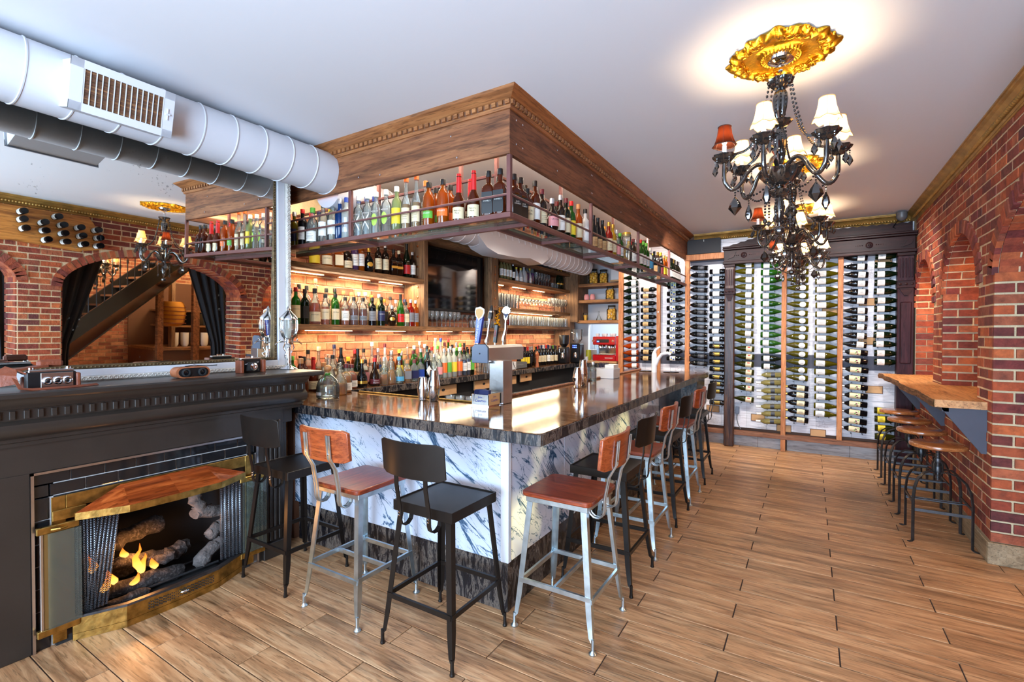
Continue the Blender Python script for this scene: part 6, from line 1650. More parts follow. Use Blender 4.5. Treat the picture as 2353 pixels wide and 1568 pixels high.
# ---------------------------------------------------------------- chandeliers
def drop(mb, c, h, w):
    x, y, z = c; n = 6
    mb.lathe([(.0004, -h), (w, -h*.62), (w*.75, -h*.35), (.0008, 0)], n, c=c)
def chandelier(x, y, label, group='black crystal chandeliers', lamps=True, pw=9):
    t = emp('chandelier', (0, 0, 0), label, 'chandelier', group)
    C_ = (0, 0, 0)
    ob('ceiling_cup', MB().lathe([(.0, 3.035), (.03, 3.037), (.062, 3.055), (.068, 3.075), (.060, 3.09)], 24), 'chrome', t)
    ob('stem_rod', MB().lathe([(.006, 2.93), (.006, 3.03)], 8).lathe([(.012, 3.00), (.014, 3.01), (.010, 3.03)], 8), 'chrome', t)
    def petals(nm, z, R, h, n=10, mat='crystal_smoke', dx=0, dy=0):
        return ob(nm, MB().lathe([(R*.25, z-h), (R*.6, z-h*.8), (R*.9, z-h*.35), (R, z), (R*.9, z-.004), (R*.5, z-h*.55), (0.001, z-h*.7)], 40, c=(dx, dy, 0), flute=.07, nf=n, cap=False), mat, t)
    petals('top_dish', 2.955, .062, .05)
    ob('baluster', MB().lathe([(.012, 2.74), (.020, 2.76), (.028, 2.80), (.034, 2.85), (.032, 2.88), (.020, 2.905), (.012, 2.92)], 24, flute=.08, nf=12), 'crystal_smoke', t)
    petals('mid_dish', 2.735, .058, .03); ob('baluster', MB().lathe([(.010, 2.50), (.022, 2.54), (.030, 2.60), (.030, 2.65), (.018, 2.69), (.012, 2.71)], 24, flute=.08, nf=12), 'crystal_smoke', t)
    petals('hub_bowl', 2.475, .098, .085); ob('hub', MB().lathe([(.02, 2.38), (.035, 2.40), (.045, 2.44), (.025, 2.50)], 16), 'chrome', t)
    petals('lower_dish', 2.365, .055, .035); ob('finial', MB().lathe([(.006, 2.20), (.020, 2.24), (.026, 2.28), (.018, 2.31), (.012, 2.34)], 20, flute=.08, nf=10), 'crystal_smoke', t)
    ob('pendant_ball', MB().ball((0, 0, 2.155), .026, 10, 8), 'crystal_black', t)
    ob('ball_wire', MB().lathe([(.002, 2.17), (.002, 2.21)], 5), 'chrome', t)
    R = .275
    for k, deg in enumerate((-42, -102, 198, 138, 78, 18)):
        a = radians(deg); c, s = cos(a), sin(a); zc = 2.555
        pts = []; rs = []
        for i in range(25):
            q = i/24; r = .035+(R-.035)*min(1, q*1.12)**.9
            z = 2.44+.075*sin(q*2*pi*.80+.5)*(1 if q < .35 else 1) if q < .5 else 2.44-.065*sin((q-.5)/.5*pi*.9)+.10*((q-.5)/.5)**2.6
            pts.append((c*r, s*r, z)); rs.append(.0115)
        pts.append((c*R, s*R, zc-.015)); rs.append(.009)
        am = MB(75); am.tube(pts, rs, 9)
        # twisted ridge along the arm
        tw = [(p[0]+.0075*cos(i*1.3)*-s, p[1]+.0075*cos(i*1.3)*c, p[2]+.0075*sin(i*1.3)) for i, p in enumerate(pts)]
        am.tube(tw, .0055, 5)
        arm = ob('arm', am, 'crystal_smoke', t)
        cx, cy = c*R, s*R
        ob('candle_dish', MB().lathe([(.012, zc-.02), (.034, zc-.012), (.056, zc+.012), (.060, zc+.022), (.054, zc+.018), (.03, zc+.002), (.001, zc-.004)], 32, c=(cx, cy, 0), flute=.08, nf=8, cap=False), 'crystal_smoke', arm)
        ob('candle_tube', MB().lathe([(.012, zc), (.012, zc+.075), (.009, zc+.078)], 10, c=(cx, cy, 0)), 'ceramic_white', arm)
        ob('bulb', MB().lathe([(.006, zc+.078), (.014, zc+.095), (.011, zc+.115), (.001, zc+.135)], 10, c=(cx, cy, 0)), 'bulb', arm)
        dark = deg == 198
        n = 24; vs = []; fs = []
        prof = [(.060, .075), (.054, .085), (.046, .105), (.038, .135), (.034, .165), (.033, .178)]
        for j, (r, z) in enumerate(prof):
            for i in range(n):
                an = 2*pi*i/n; fl_ = 1+.05*cos(6*an)*(1-j/5); zz = z-(.007*cos(6*an) if j == 0 and not dark else 0)
                vs.append((cx+r*fl_*cos(an), cy+r*fl_*sin(an), zc+zz))
        for j in range(5):
            for i in range(n): fs.append((j*n+i, j*n+(i+1) % n, (j+1)*n+(i+1) % n, (j+1)*n+i))
        shd = ob('lamp_shade', MB().add(vs, fs), 'shade_brown' if dark else 'shade_cream', arm)
        if dark: shd['label'] = 'dark brown shade'
        tr = MB().tube([vs[i] for i in range(n)], .0025, 4, closed=True).tube([vs[5*n+i] for i in range(n)], .0025, 4, closed=True)
        for i in range(0, n, 4): tr.tube([vs[j*n+i+2] for j in range(6)], .0012, 4)
        ob('shade_trim', tr, 'shade_black' if dark else 'col_tan', arm)
        # drops round each dish, and bead chains back to the top dish
        for i in range(5):
            dr = MB()
            an = 2*pi*i/5+.3; p = (cx+.052*cos(an), cy+.052*sin(an), zc+.006)
            dr.ball((p[0], p[1], p[2]-.008), .005, 6, 4); dr.ball((p[0], p[1], p[2]-.02), .004, 6, 4)
            drop(dr, (p[0], p[1], p[2]-.026), .045 if i % 2 else .062, .012 if i % 2 else .016)
            ob('crystal_drop', dr, 'crystal_black', arm)
        big = MB(); zb = pts[16][2]-.02
        big.ball((pts[16][0], pts[16][1], zb), .006, 6, 4); big.ball((pts[16][0], pts[16][1], zb-.014), .005, 6, 4)
        drop(big, (pts[16][0], pts[16][1], zb-.02), .105, .034 if k % 2 == 0 else .020)
        ob('large_drop', big, 'crystal_black', arm)
        bd = MB()
        p0 = Vector((c*.055, s*.055, 2.94)); p1 = Vector((cx*.85, cy*.85, zc+.02))
        for i in range(30):
            q = i/29; p = p0.lerp(p1, q**1.25); p.z -= .16*sin(pi*q)**1.1*(1-.2*q); bd.ball(p, .0068, 5, 4, (1, 1, 1.25))
        p0 = Vector((c*.05, s*.05, 2.41)); p1 = Vector(pts[16])
        for i in range(12):
            q = i/11; p = p0.lerp(p1, q); p.z -= .05*sin(pi*q); bd.ball(p, .0062, 5, 4)
        for i in range(9): bd.ball((c*.07, s*.07, 2.37-i*.016), .0062, 5, 4)
        drop(bd, (c*.07, s*.07, 2.23), .04, .012)
        tag(ob('bead_chain', bd, 'crystal_black', t), kind='stuff')
    t.location = (x, y, 0)
    return t
ch1 = chandelier(0, 0, 'nearest black crystal chandelier with cream shades and one dark shade')
ch1.location = (-.145, 2.95, 0)
def lamps_at(x, y, pw):
    for deg in (-42, -102, 198, 138, 78, 18):
        a = radians(deg); point('chandelier_lamp', (x+.275*cos(a), y+.275*sin(a), 2.555+.125), pw, (1, .70, .42), .02)
dup(ch1, (-.145, 4.95, 0), 0, 'second black crystal chandelier, seen below the nearest one')
dup(ch1, (-.13, 6.72, 0), 0, 'farthest black crystal chandelier, before the wine wall')
dup(ch1, (3.2, 3.3, -.05), .5, 'crystal chandelier in the stair room, seen only in the mirror')
dup(ch1, (3.3, 5.5, -.05), .9, 'far crystal chandelier by the curtain, seen only in the mirror')
LAMP_W = 7.0
for (x, y) in ((-.145, 2.95), (-.145, 4.95), (-.13, 6.72)): lamps_at(x, y, LAMP_W if y < 4 else LAMP_W*1.3)
for (x, y) in ((3.2, 3.3), (3.3, 5.5)): point('chandelier_lamp', (x, y, 2.75), 140, (1, .72, .45), .2)
def medallion():
    t = emp('ceiling_medallion', (0, 0, 0), cat='ceiling medallion', group='gilt ceiling medallions')
    n = 144; vs = []; fs = []
    prof = [(.275, -.0), (.285, -.012), (.262, -.030), (.232, -.034), (.215, -.020), (.195, -.012), (.150, -.008), (.118, -.014), (.112, -.028), (.098, -.034), (.085, -.022), (.070, -.03), (.06, 0)]
    for j, (r, z) in enumerate(prof):
        for i in range(n):
            a = 2*pi*i/n
            if j < 5: q = 1+(.055*cos(4*a)+.045*cos(12*a+.6)+.03*cos(20*a))*(1-j/5); dz = .008*cos(24*a+j)*(1 if 0 < j < 4 else 0)
            elif 5 <= j <= 7: q = 1; dz = .0
            else: q = 1; dz = .004*cos(30*a) if j in (8, 9) else 0
            vs.append((r*q*cos(a), r*q*sin(a), z+dz))
    for j in range(len(prof)-1):
        for i in range(n): fs.append((j*n+i, j*n+(i+1) % n, (j+1)*n+(i+1) % n, (j+1)*n+i))
    ob('plate', MB(75).add(vs, fs), 'gold_leaf', t)
    def scrollwork():
        mb = MB()
        for k in range(3):
            pts = []
            for i in range(12):
                q = i/11; a = q*1.9*pi; r = .030*(1-q*.75)
                pts.append((.228+r*cos(a+k), .024*(k-1)+r*sin(a+k)*(1 if k != 1 else -1), -.030-.004*sin(pi*q)))
            mb.tube(pts, [.006*(1-i/14) for i in range(12)], 5)
        mb.ball((.283, 0, -.018), .011, 6, 5); mb.ball((.262, .045, -.02), .009, 6, 5); mb.ball((.20, .0, -.022), .008, 6, 5)
        return mb.mesh('scroll', 80)
    sm = scrollwork(); sm.materials.append(MATS['gold_leaf'])
    for k in range(12): ob('scroll_ornament', sm, None, t, (0, 0, 0), (0, 0, 2*pi*k/12+.15*(k % 2)))
    return t
md = medallion(); md.location = (-.145, 2.955, CZ); md.scale = (.88, .88, .95); md['label'] = 'ornate gilt ceiling medallion above the nearest chandelier'
dup(md, (-.145, 4.95, CZ), .3, 'ornate gilt ceiling medallion above the second chandelier')
dup(md, (-.13, 6.72, CZ), .6, 'ornate gilt ceiling medallion above the farthest chandelier')

# assumed, unseen warm lights that wash the two niches of the ledge wall
for (x, y, z, p) in ((1.32, 7.05, 2.25, 7), (1.32, 5.6, 2.35, 4)): 
    area('niche_light', (x, y, z), (0, 0, 0), .12, .3, p, (1, .66, .34))
for (y, p) in ((3.4, 10), (5.6, 16), (7.0, 12)):
    pass
# ---------------------------------------------------------------- things on the bar
def simple(name, mb, mat, loc, label, cat, group=None, rz=0):
    return tag(ob(name, mb, mat, None, loc, (0, 0, rz)), label, cat, group)
# beer tower
tw = emp('beer_tower', (-2.03, 3.12, CT), 'brushed steel T-shaped beer tower with four tap handles', 'beer tap')
ob('tower_post', MB().box((-2.095, 3.06, CT), (-1.965, 3.19, 1.40), c=.004), 'brushed_steel', tw)
def octo(x0, x1, z0, z1, ch): return [(x0, z0), (x1, z0), (x1, z1-ch), (x1-ch, z1), (x0+ch, z1), (x0, z1-ch)]
ob('tower_head', MB().prism(octo(-2.215, -2.085, 1.39, 1.515, .02), 'Y', 3.03, 3.56), 'brushed_steel', tw)
ob('head_cap', MB().prism(octo(-2.222, -2.078, 1.382, 1.522, .024), 'Y', 3.012, 3.032), 'panel_grey', tw)
ob('cap_rim', MB().tube([(x, 3.02, z) for x, z in octo(-2.222, -2.078, 1.382, 1.522, .024)], .004, 5, closed=True).ball((-2.15, 3.010, 1.452), .006, 8, 5), 'black_paint', tw)
for k in range(4):
    y = 3.10+k*.125
    fa = ob('faucet', MB().tube([(-2.21, y, 1.44), (-2.245, y, 1.45), (-2.26, y, 1.43), (-2.265, y, 1.38)], [.011, .012, .010, .007], 8).tube([(-2.245, y, 1.45), (-2.235, y, 1.53)], .008, 8), 'chrome', tw)
T0 = lambda y, lean=.0: Matrix.Translation((-2.235, y, 1.53)) @ Matrix.Rotation(lean, 4, 'Y')
h1 = ob('tap_handle', MB().add(*(lambda w0, w1, h, d: ([(-w0, -d, 0), (w0, -d, 0), (w0, d, 0), (-w0, d, 0), (-w1, -d, h), (w1, -d, h), (w1, d, h), (-w1, d, h)], [(0,3,2,1),(4,5,6,7),(0,1,5,4),(1,2,6,5),(2,3,7,6),(3,0,4,7)]))(.018, .030, .215, .013)), 'plastic_blue', tw, (-2.235-tw.location.x, 3.10-tw.location.y, 1.53-tw.location.z), (0, radians(8), 0))
ob('badge', MB().prism([(-.040, .06), (-.045, .03), (-.034, -.005), (-.018, -.018), (0, -.036), (.018, -.018), (.034, -.005), (.045, .03), (.040, .06), (.02, .066), (0, .074), (-.02, .066)], 'Y', -.020, -.013), 'col_white', h1, (0, 0, .215))
ob('badge_face', MB().prism([(-.032, .05), (-.035, .028), (-.026, .004), (0, -.022), (.026, .004), (.035, .028), (.032, .05), (0, .06)], 'Y', -.0225, -.0201), 'col_tan', h1, (0, 0, .215))
ob('lettering', text_mb('2 GRANDE RESERVE', .026, 0, None, Matrix.Translation((-.004, -.0145, .105)) @ Matrix.Rotation(-pi/2+.05, 4, 'Y')), 'col_white', h1, (0, 0, 0))
h2 = ob('tap_handle', MB().lathe([(.018, 0), (.020, .02), (.010, .05), (.009, .15), (.018, .19), (.020, .24)], 12).ball((0, 0, .255), .022, 8, 6), 'brushed_steel', tw, (-2.235-tw.location.x, 3.225-tw.location.y, 1.53-tw.location.z), (0, radians(10), 0)); ob('grip_top', MB().lathe([(.0235, .20), (.024, .235), (.018, .27), (.010, .30), (.004, .31)], 10), 'black_paint', h2, (0, 0, 0))
h3 = ob('tap_handle', MB().box((-.016, -.012, 0), (.016, .012, .15), c=.003), 'black_paint', tw, (-2.235-tw.location.x, 3.35-tw.location.y, 1.53-tw.location.z), (0, radians(8), 0))
gm_ = MB(); rq = random.Random(2)
for i in range(26): gm_.ball((rq.uniform(-.016, .016), rq.uniform(-.012, .012), .15+i*.0055), .010-.00022*i, 5, 4)
ob('gold_figure', gm_, 'gold_leaf', h3, (0, 0, 0)); ob('lettering', text_mb('DEAD', .022, 0, None, Matrix.Translation((0, -.0135, .08)) @ Matrix.Rotation(-pi/2, 4, 'Y')), 'col_red', h3, (0, 0, 0))
h4 = ob('tap_handle', MB().tube([(0, 0, 0), (.004, 0, .06), (.014, 0, .12), (.008, 0, .17), (.010, 0, .20)], [.014, .018, .013, .010, .012], 12).prism([(.010+.040*sin(a)*(1 if cos(a) > -.2 else .62), .262-.048*-cos(a)-(.02 if cos(a) < -.6 else 0)) for a in [2*pi*i/20 for i in range(20)]], 'Y', -.012, .012), 'chrome', tw, (-2.235-tw.location.x, 3.475-tw.location.y, 1.53-tw.location.z), (0, radians(6), 0))
ob('badge', MB().lathe([(.024, 0), (.024, .003)], 20, Matrix.Translation((.010, -.0125, .268)) @ Matrix.Rotation(pi/2, 4, 'X')), 'col_white', h4, (0, 0, 0)); ob('badge_shield', MB().prism([(-.018, .25), (.038, .25), (.012, .205)], 'Y', -.0140, -.0125), 'col_navy', h4, (0, 0, 0))
# napkin caddy
nc = emp('napkin_caddy', (-2.0, 3.0, CT), 'napkin caddy with blue lettering in front of the beer tower', 'napkin holder')
ob('caddy_side', MB().box((-2.14, 2.90, CT), (-1.99, 2.904, CT+.085)).box((-2.14, 3.05, CT), (-1.99, 3.054, CT+.085)), 'brushed_steel', nc)
ob('caddy_side', MB().box((-1.994, 2.90, CT), (-1.99, 3.054, CT+.09)).box((-2.144, 2.90, CT), (-2.14, 3.054, CT+.085)), 'paper_kraft', nc); ob('caddy_base', MB().box((-2.144, 2.896, CT), (-1.986, 3.058, CT+.008)), 'chrome', nc)
for T in (Matrix.Translation((-2.065, 2.8985, CT+.040)), Matrix.Translation((-1.9885, 2.977, CT+.042)) @ Matrix.Rotation(pi/2, 4, 'Z')):
    ob('lettering', text_mb('Jose', .022, 0, text_mb('Cuervo', .034, 0, None, T), T @ Matrix.Translation((0, 0, .026))), 'plastic_blue', nc)
ob('napkins', MB().box((-2.10, 2.93, CT+.01), (-2.0, 3.04, CT+.078)), 'paper_white', nc)
bk = MB()
for i in range(9): T = Matrix.Translation((-2.12+i*.007, 2.925+.004*i, CT+.075)) @ Matrix.Rotation(.12-.03*i, 4, 'Y'); bk.cbox((0, 0, 0), (.004, .05, .09), T)
ob('beverage_napkins', MB().cbox((-2.055, 2.935, CT+.08), (.10, .03, .075)), 'col_navy', nc); tag(ob('stirrers', bk, 'col_navy', nc), kind='stuff')
# cocktail shakers
def shaker(loc, h, r, label):
    return simple('cocktail_shaker', MB().lathe([(r*.62, 0), (r*.70, h*.02), (r, h*.50), (r*.99, h*.52), (r*.64, h*.98), (r*.66, h), (r*.60, h), (r*.60, h*.97)], 28), 'chrome', loc, label, 'cocktail shaker', 'steel shakers on the bar')
shaker((-2.645, 2.92, CT+.0005), .185, .047, 'shorter steel shaker of the pair left of the beer tower')
shaker((-2.535, 2.93, CT+.0005), .245, .050, 'taller steel shaker of the pair left of the beer tower')
shaker((-1.955, 4.40, CT+.0005), .20, .050, 'shorter steel shaker of the pair on the long bar')
shaker((-1.965, 4.56, CT+.0005), .27, .052, 'taller steel shaker of the pair on the long bar')
# glass making
def glass_me(key, prof, n=14, mat='glass_drink', flute=0, nf=8): return mcached(('g', key), lambda: MB().lathe(prof, n, cap=False, flute=flute, nf=nf).mesh('glass', 50), mat)
G_ROCKS = glass_me('rocks', [(.001, .008), (.030, .008), (.030, 0), (.034, .004), (.040, .10), (.0385, .10), (.033, .012), (.001, .010)], 20, flute=.035, nf=10)
G_HI = glass_me('hi', [(.001, .01), (.026, .01), (.027, 0), (.032, .14), (.0305, .14), (.026, .014), (.001, .012)], 14)
G_WINE = glass_me('wine', [(.001, .004), (.032, .002), (.032, .005), (.005, .010), (.0035, .075), (.012, .085), (.034, .115), (.038, .145), (.031, .19), (.030, .19), (.036, .145), (.032, .116), (.001, .088)], 14)
G_COUPE = glass_me('coupe', [(.001, .004), (.032, .002), (.032, .005), (.005, .010), (.0035, .09), (.012, .10), (.045, .125), (.050, .15), (.049, .15), (.043, .127), (.001, .104)], 14)
G_MART = glass_me('mart', [(.001, .004), (.034, .002), (.034, .005), (.005, .010), (.0035, .10), (.055, .17), (.0535, .17), (.001, .104)], 14)
def gl(me, x, y, z, label, group, up=1, rx=0, s=1):
    o = ob('drinking_glass', me, None, None, (x, y, z), (pi*rx, 0, random.uniform(0, 3))); o.scale = (s, s, s)
    return tag(o, label, 'glass', group)
# cut rocks glasses standing upside down in the well
for i in range(3): gl(G_ROCKS, -2.30+.092*(i-1)-.1+(.0), 3.08+.01*i, .965+.02, f'cut tumbler, {ordn(i)} from left, between the shakers and napkin caddy', 'cut glass tumblers in the well', s=1.15)
k = 0
for i in range(9):
    for j in range(2):
        gl(G_HI if i < 4 else G_ROCKS, -2.26-.09*j, 3.55+i*.115, .871+(.0 if i < 4 else .0), f"tumbler in the well behind the beer tower, {['near', 'far'][j]} row, {ordn(i)} from left", 'tumblers in the well behind the tap', s=1.28 if i < 4 else 1.5)
tag(ob('well_riser', MB().box((-2.52, 3.04, .90), (-2.18, 3.24, .984)), 'brushed_steel'), 'steel drain ledge in front of the back counter', 'shelf')
# shelf glassware
def fill(me, y0, y1, dy, xs, z, label, group, s=1, jit=.006):
    y = y0; i = 0; rn = {1: [''], 2: ['front ', 'rear '], 3: ['front ', 'middle ', 'rear ']}[len(xs)]
    while y < y1:
        for j, x in enumerate(xs): gl(me, x+random.uniform(-jit, jit), y+random.uniform(-jit, jit)+(.5*dy if j % 2 else 0), z, f'{label}, {rn[j]}row, {ordn(i)} from left', group, s=s)
        y += dy; i += 1
fill(G_HI, 6.02, 6.62, .088, (-3.96, -4.05, -4.14), 2.0085, 'highball glass on upper glass shelf', 'highball glasses on the upper glass shelf', 1.5)
fill(G_COUPE, 6.72, 7.72, .112, (-3.97, -4.09), 2.0085, 'stemmed glass mid upper glass shelf', 'stemmed glasses on the upper glass shelf', 1.15)
fill(G_WINE, 7.80, 8.36, .088, (-3.96, -4.05), 2.0085, 'wine glass right on upper glass shelf', 'wine glasses on the upper glass shelf', 1.3)
fill(G_HI, 6.33, 8.38, .080, (-3.95, -4.04, -4.13), 1.7385, 'tall glass on lower glass shelf', 'tall glasses packed on the lower glass shelf', 1.15)
fill(G_WINE, 7.20, 7.75, .092, (-3.97, -4.07), 2.4355, 'clear wine glass on the top right shelf', 'wine glasses on the top right shelf', 1.15)
fill(G_ROCKS, 7.80, 8.0, .10, (-3.97,), 2.4355, 'small tumbler beside the green bottles on the top right shelf', 'tumblers on the top right shelf', .9)
fill(G_WINE, 4.46, 5.10, .085, (-3.96, -4.06), 1.6905, 'clear wine glass below the television', 'stemmed glasses below the television', 1.05)
fill(G_MART, 5.16, 5.42, .118, (-3.97,), 1.6905, 'martini glass below the television', 'martini glasses below the television', 1.0)
fill(G_ROCKS, 5.45, 5.95, .092, (-3.96, -4.06), 1.6905, 'tumbler at the right end below the television', 'tumblers below the television', 1)
fill(G_HI, 5.50, 6.05, .075, (-3.78, -3.86, -3.94), CT+.0005, 'tall glass on counter behind beer tower', 'tall glasses on the back counter', 1.35)
for i in range(7):
    simple('red_saucer', MB().lathe([(.03, 0), (.07, .010), (.078, .018), (.074, .019), (.02, .006)], 20), 'ceramic_red', (-3.98, 6.235, 1.739+.019*i), f'red saucer, {ordn(i)} from the bottom of the small stack', 'saucer', 'stack of red saucers')
for i, (y, s) in enumerate(((7.0, 1), (7.5, 1.2))): pass
# upper right odds: dark clutter above top board
simple('foil_package', MB().box((-.12, -.2, 0), (.12, .2, .10), c=.03), 'brushed_steel', (-4.05, 6.9, 2.7555), 'crumpled silver foil package on top of the shelving', 'package')
simple('dark_case', MB().box((-.12, -.22, 0), (.12, .22, .12), c=.02), 'fabric_dark', (-4.05, 7.5, 2.7555), 'black case on top of the shelving beside the foil package', 'case')
# till, cash drawer and small things
td = emp('cash_drawer', (-3.92, 6.42, CT), 'black cash drawer on the back counter right of the beer tower', 'cash drawer')
ob('drawer_body', MB().box((-4.10, 6.22, CT+.0005), (-3.80, 6.60, CT+.10), c=.004), 'matte_black', td); ob('drawer_front', MB().box((-3.80, 6.225, CT+.006), (-3.792, 6.595, CT+.095), c=.003), 'plastic_grey', td)
ob('drawer_slot', MB().box((-3.792, 6.28, CT+.062), (-3.7915, 6.54, CT+.066)).lathe([(.008, 0), (.008, .004)], 10, Matrix.Translation((-3.792, 6.42, CT+.045)) @ Matrix.Rotation(pi/2, 4, 'Y')), 'chrome', td)
pr_ = emp('receipt_printer', (-3.9, 6.1, CT), 'white receipt printer with a black cable beside the cash drawer', 'printer')
ob('printer_body', MB().box((-3.885, 6.04, CT+.0005), (-3.75, 6.20, CT+.12), c=.006), 'white_gloss', pr_); ob('cable', MB().tube([(-3.746, 6.10, CT+.12), (-3.742, 6.12, CT+.07), (-3.738, 6.16, CT+.02)], .004, 5), 'black_paint', pr_)
pm2 = emp('pepper_mill', (-3.85, 6.86, CT), 'turned brown wooden pepper mill among the wine bottles', 'pepper mill')
pm2.location = (-3.79, 6.92, CT); ob('mill_body', MB().lathe([(.032, 0), (.030, .02), (.020, .08), (.022, .13), (.030, .16), (.028, .17)], 16), 'pepper_wood', pm2, (0, 0, .0005)); ob('mill_head', MB().lathe([(.026, .172), (.032, .19), (.030, .22), (.016, .235), (.012, .25), (0, .256)], 16), 'pepper_wood', pm2, (0, 0, .0005))
# coffee grinders
for i, (x, y, mt, s, lab_) in enumerate(((-3.80, 7.95, 'black_paint', 1, 'small black coffee grinder with silver dial beside the wine bottles'), (-3.70, 8.30, 'black_paint', 1.2, 'tall black coffee grinder with glowing blue buttons and glass hopper'))):
    g = emp('coffee_grinder', (x, y, CT), lab_, 'coffee grinder')
    o = ob('grinder_body', MB().box((-.085*s, -.085*s, 0), (.085*s, .085*s, .30*s), c=.02), mt, g, (0, 0, .0005))
    ob('hopper', MB().lathe([(.035, .30*s), (.085*s, .36*s), (.095*s, .50*s), (.09*s, .52*s)], 20), 'glass_drink' if i else 'black_paint', g, (0, 0, 0)); ob('spout', MB().lathe([(.03, .10), (.035, .16), (.02, .20)], 12, c=(.02, -.10*s, 0)), 'chrome', g, (0, 0, 0))
    if i:
        for q in range(6): ob('button', MB().cbox(((q % 3-1)*.03, -.088*s-.002, .27*s-.035*(q//3)), (.016, .004, .016)), 'led_blue', g, (0, 0, 0))
    else: ob('dial', MB().box((-.05, -.090, .20), (.05, -.085, .27), c=.004), 'chrome', g, (0, 0, 0))
# espresso machine
em = emp('espresso_machine', (-3.28, 8.62, CT), 'red and chrome espresso machine on the alcove counter', 'espresso machine')
ob('platform', MB().box((-3.55, 8.43, CT+.0005), (-2.98, 8.88, CT+.04), c=.004), 'cardboard', em)
ob('machine_base', MB().box((-3.46, 8.47, CT+.04), (-3.02, 8.85, CT+.155), c=.012), 'machine_red', em); ob('machine_back', MB().box((-3.45, 8.66, CT+.155), (-3.03, 8.85, CT+.34)), 'chrome', em)
ob('machine_head', MB().box((-3.46, 8.47, CT+.335), (-3.02, 8.85, CT+.49), c=.015), 'machine_red', em); ob('side_panel', MB().box((-3.015, 8.47, CT+.04), (-2.90, 8.86, CT+.50), c=.01), 'machine_red', em)
for x in (-3.34, -3.16): ob('group_head', MB().lathe([(.035, 0), (.035, .05), (.028, .06)], 14, c=(x, 8.56, CT+.28)), 'chrome', em)
for x in (-3.44, -3.06): ob('steam_knob', MB().lathe([(.020, 0), (.020, .03)], 12, Matrix.Translation((x, 8.47, CT+.41)) @ Matrix.Rotation(pi/2, 4, 'X')), 'chrome', em)
ob('gauge_panel', MB().box((-3.38, 8.464, CT+.38), (-3.14, 8.470, CT+.44), c=.002), 'black_paint', em); ob('blue_led', MB().box((-3.37, 8.461, CT+.39), (-3.33, 8.464, CT+.41)), 'led_blue', em); ob('drip_tray', MB().box((-3.42, 8.46, CT+.155), (-3.06, 8.66, CT+.165)), 'brushed_steel', em)
ob('lettering', text_mb('RANCILIO', .034, 0, None, Matrix.Translation((-3.14, 8.467, CT+.095))), 'col_white', em)
for i in range(6): 
    c = simple('white_cup', MB().lathe([(.001, .006), (.022, .004), (.024, 0), (.036, .03), (.038, .055), (.036, .055), (.033, .03), (.02, .008)], 16), 'ceramic_white', (-3.40+.08*i, 8.58+.1*(i % 2), CT+.4905), f'white cup, {ordn(i)} from left, on top of the red espresso machine', 'cup', 'cups on the espresso machine')
simple('yellow_canister', MB().lathe([(.05, 0), (.052, .01), (.05, .22), (.045, .235)], 20), 'yellow_green', (-3.575, 8.70, CT+.0405) if False else (-3.62, 8.66, CT+.0005), 'yellow-green canister left of the espresso machine', 'canister')
simple('steel_bucket', MB().lathe([(.08, 0), (.10, .24), (.104, .245), (.095, .24), (.076, .01)], 20), 'brushed_steel', (-2.82, 8.56, CT+.0005), 'tall steel bucket right of the espresso machine', 'bucket')
simple('milk_jug', MB().lathe([(.04, 0), (.045, .03), (.035, .09), (.04, .11)], 16), 'ceramic_white', (-3.60, 8.50, CT+.0005), 'small white milk jug before the espresso machine', 'jug')
for i in range(8): simple('hanging_glass', MB().lathe([(.03, 0), (.034, .16), (.032, .16), (.028, .005)], 12), 'glass_drink', (-3.70+.07*i, 9.25, 1.2605), f'tall clear tumbler in the kitchen opening, {ordn(i)} from left', 'glass', 'tumblers in the kitchen opening')
# jars on the alcove shelves
def fruit_jar(x, y, z, s, label, dark=False):
    j = tag(ob('glass_jar', mcached(('jar',), lambda: MB().lathe([(.07, 0), (.082, .01), (.084, .05), (.080, .06), (.084, .10), (.084, .17), (.06, .20), (.058, .225)], 22).mesh('jar', 40), 'glass_clear'), None, None, (x, y, z)), label, 'jar'); j.scale = (s, s, s)
    def f():
        mb = MB(); q = random.Random(4)
        for a in range(16): mb.ball((.045*cos(a*1.7), .045*sin(a*1.7), .03+.0095*a), .030, 8, 6)
        return mb.mesh('fruit', 40)
    o = ob('fruit', mcached(('fruit',), f, 'lemon'), None, j, (0, 0, 0)); o['kind'] = 'stuff'
    ob('lid', mcached(('jlid',), lambda: MB().lathe([(.062, .222), (.063, .245), (.058, .248)], 20).mesh('lid', 40), 'matte_black'), None, j, (0, 0, 0))
    return j
fruit_jar(-3.50, 8.60, 2.5505, 1.15, 'big jar of orange fruit on the top alcove shelf'); fruit_jar(-3.34, 8.70, 2.5505, 1.1, 'second jar of orange fruit behind, on the top alcove shelf')
fruit_jar(-3.16, 8.58, 2.2455, 1.0, 'jar of orange fruit on the middle alcove shelf'); fruit_jar(-3.13, 8.58, 1.8655, 1.1, 'jar of yellow fruit on the bottom alcove shelf')
for i, x in enumerate((-3.62, -3.50)): simple('patterned_jar', MB().lathe([(.035, 0), (.05, .02), (.05, .08), (.035, .11), (.03, .115)], 16), 'ceramic_red' if False else 'col_pink', (x, 8.56, 2.2455), ['left', 'right'][i]+' small pink patterned jar on the middle alcove shelf', 'jar', 'pink jars in the alcove')
simple('router_box', MB().box((-.08, -.05, 0), (.08, .05, .09), c=.01), 'white_paint', (-2.80, 8.6, 2.2455), 'small white device box on the middle alcove shelf', 'device'); simple('flask', MB().lathe([(.05, 0), (.052, .01), (.015, .10), (.012, .16), (.016, .17)], 18), 'glass_clear', (-3.38, 8.58, 1.8655), 'clear conical flask on the bottom alcove shelf', 'flask')
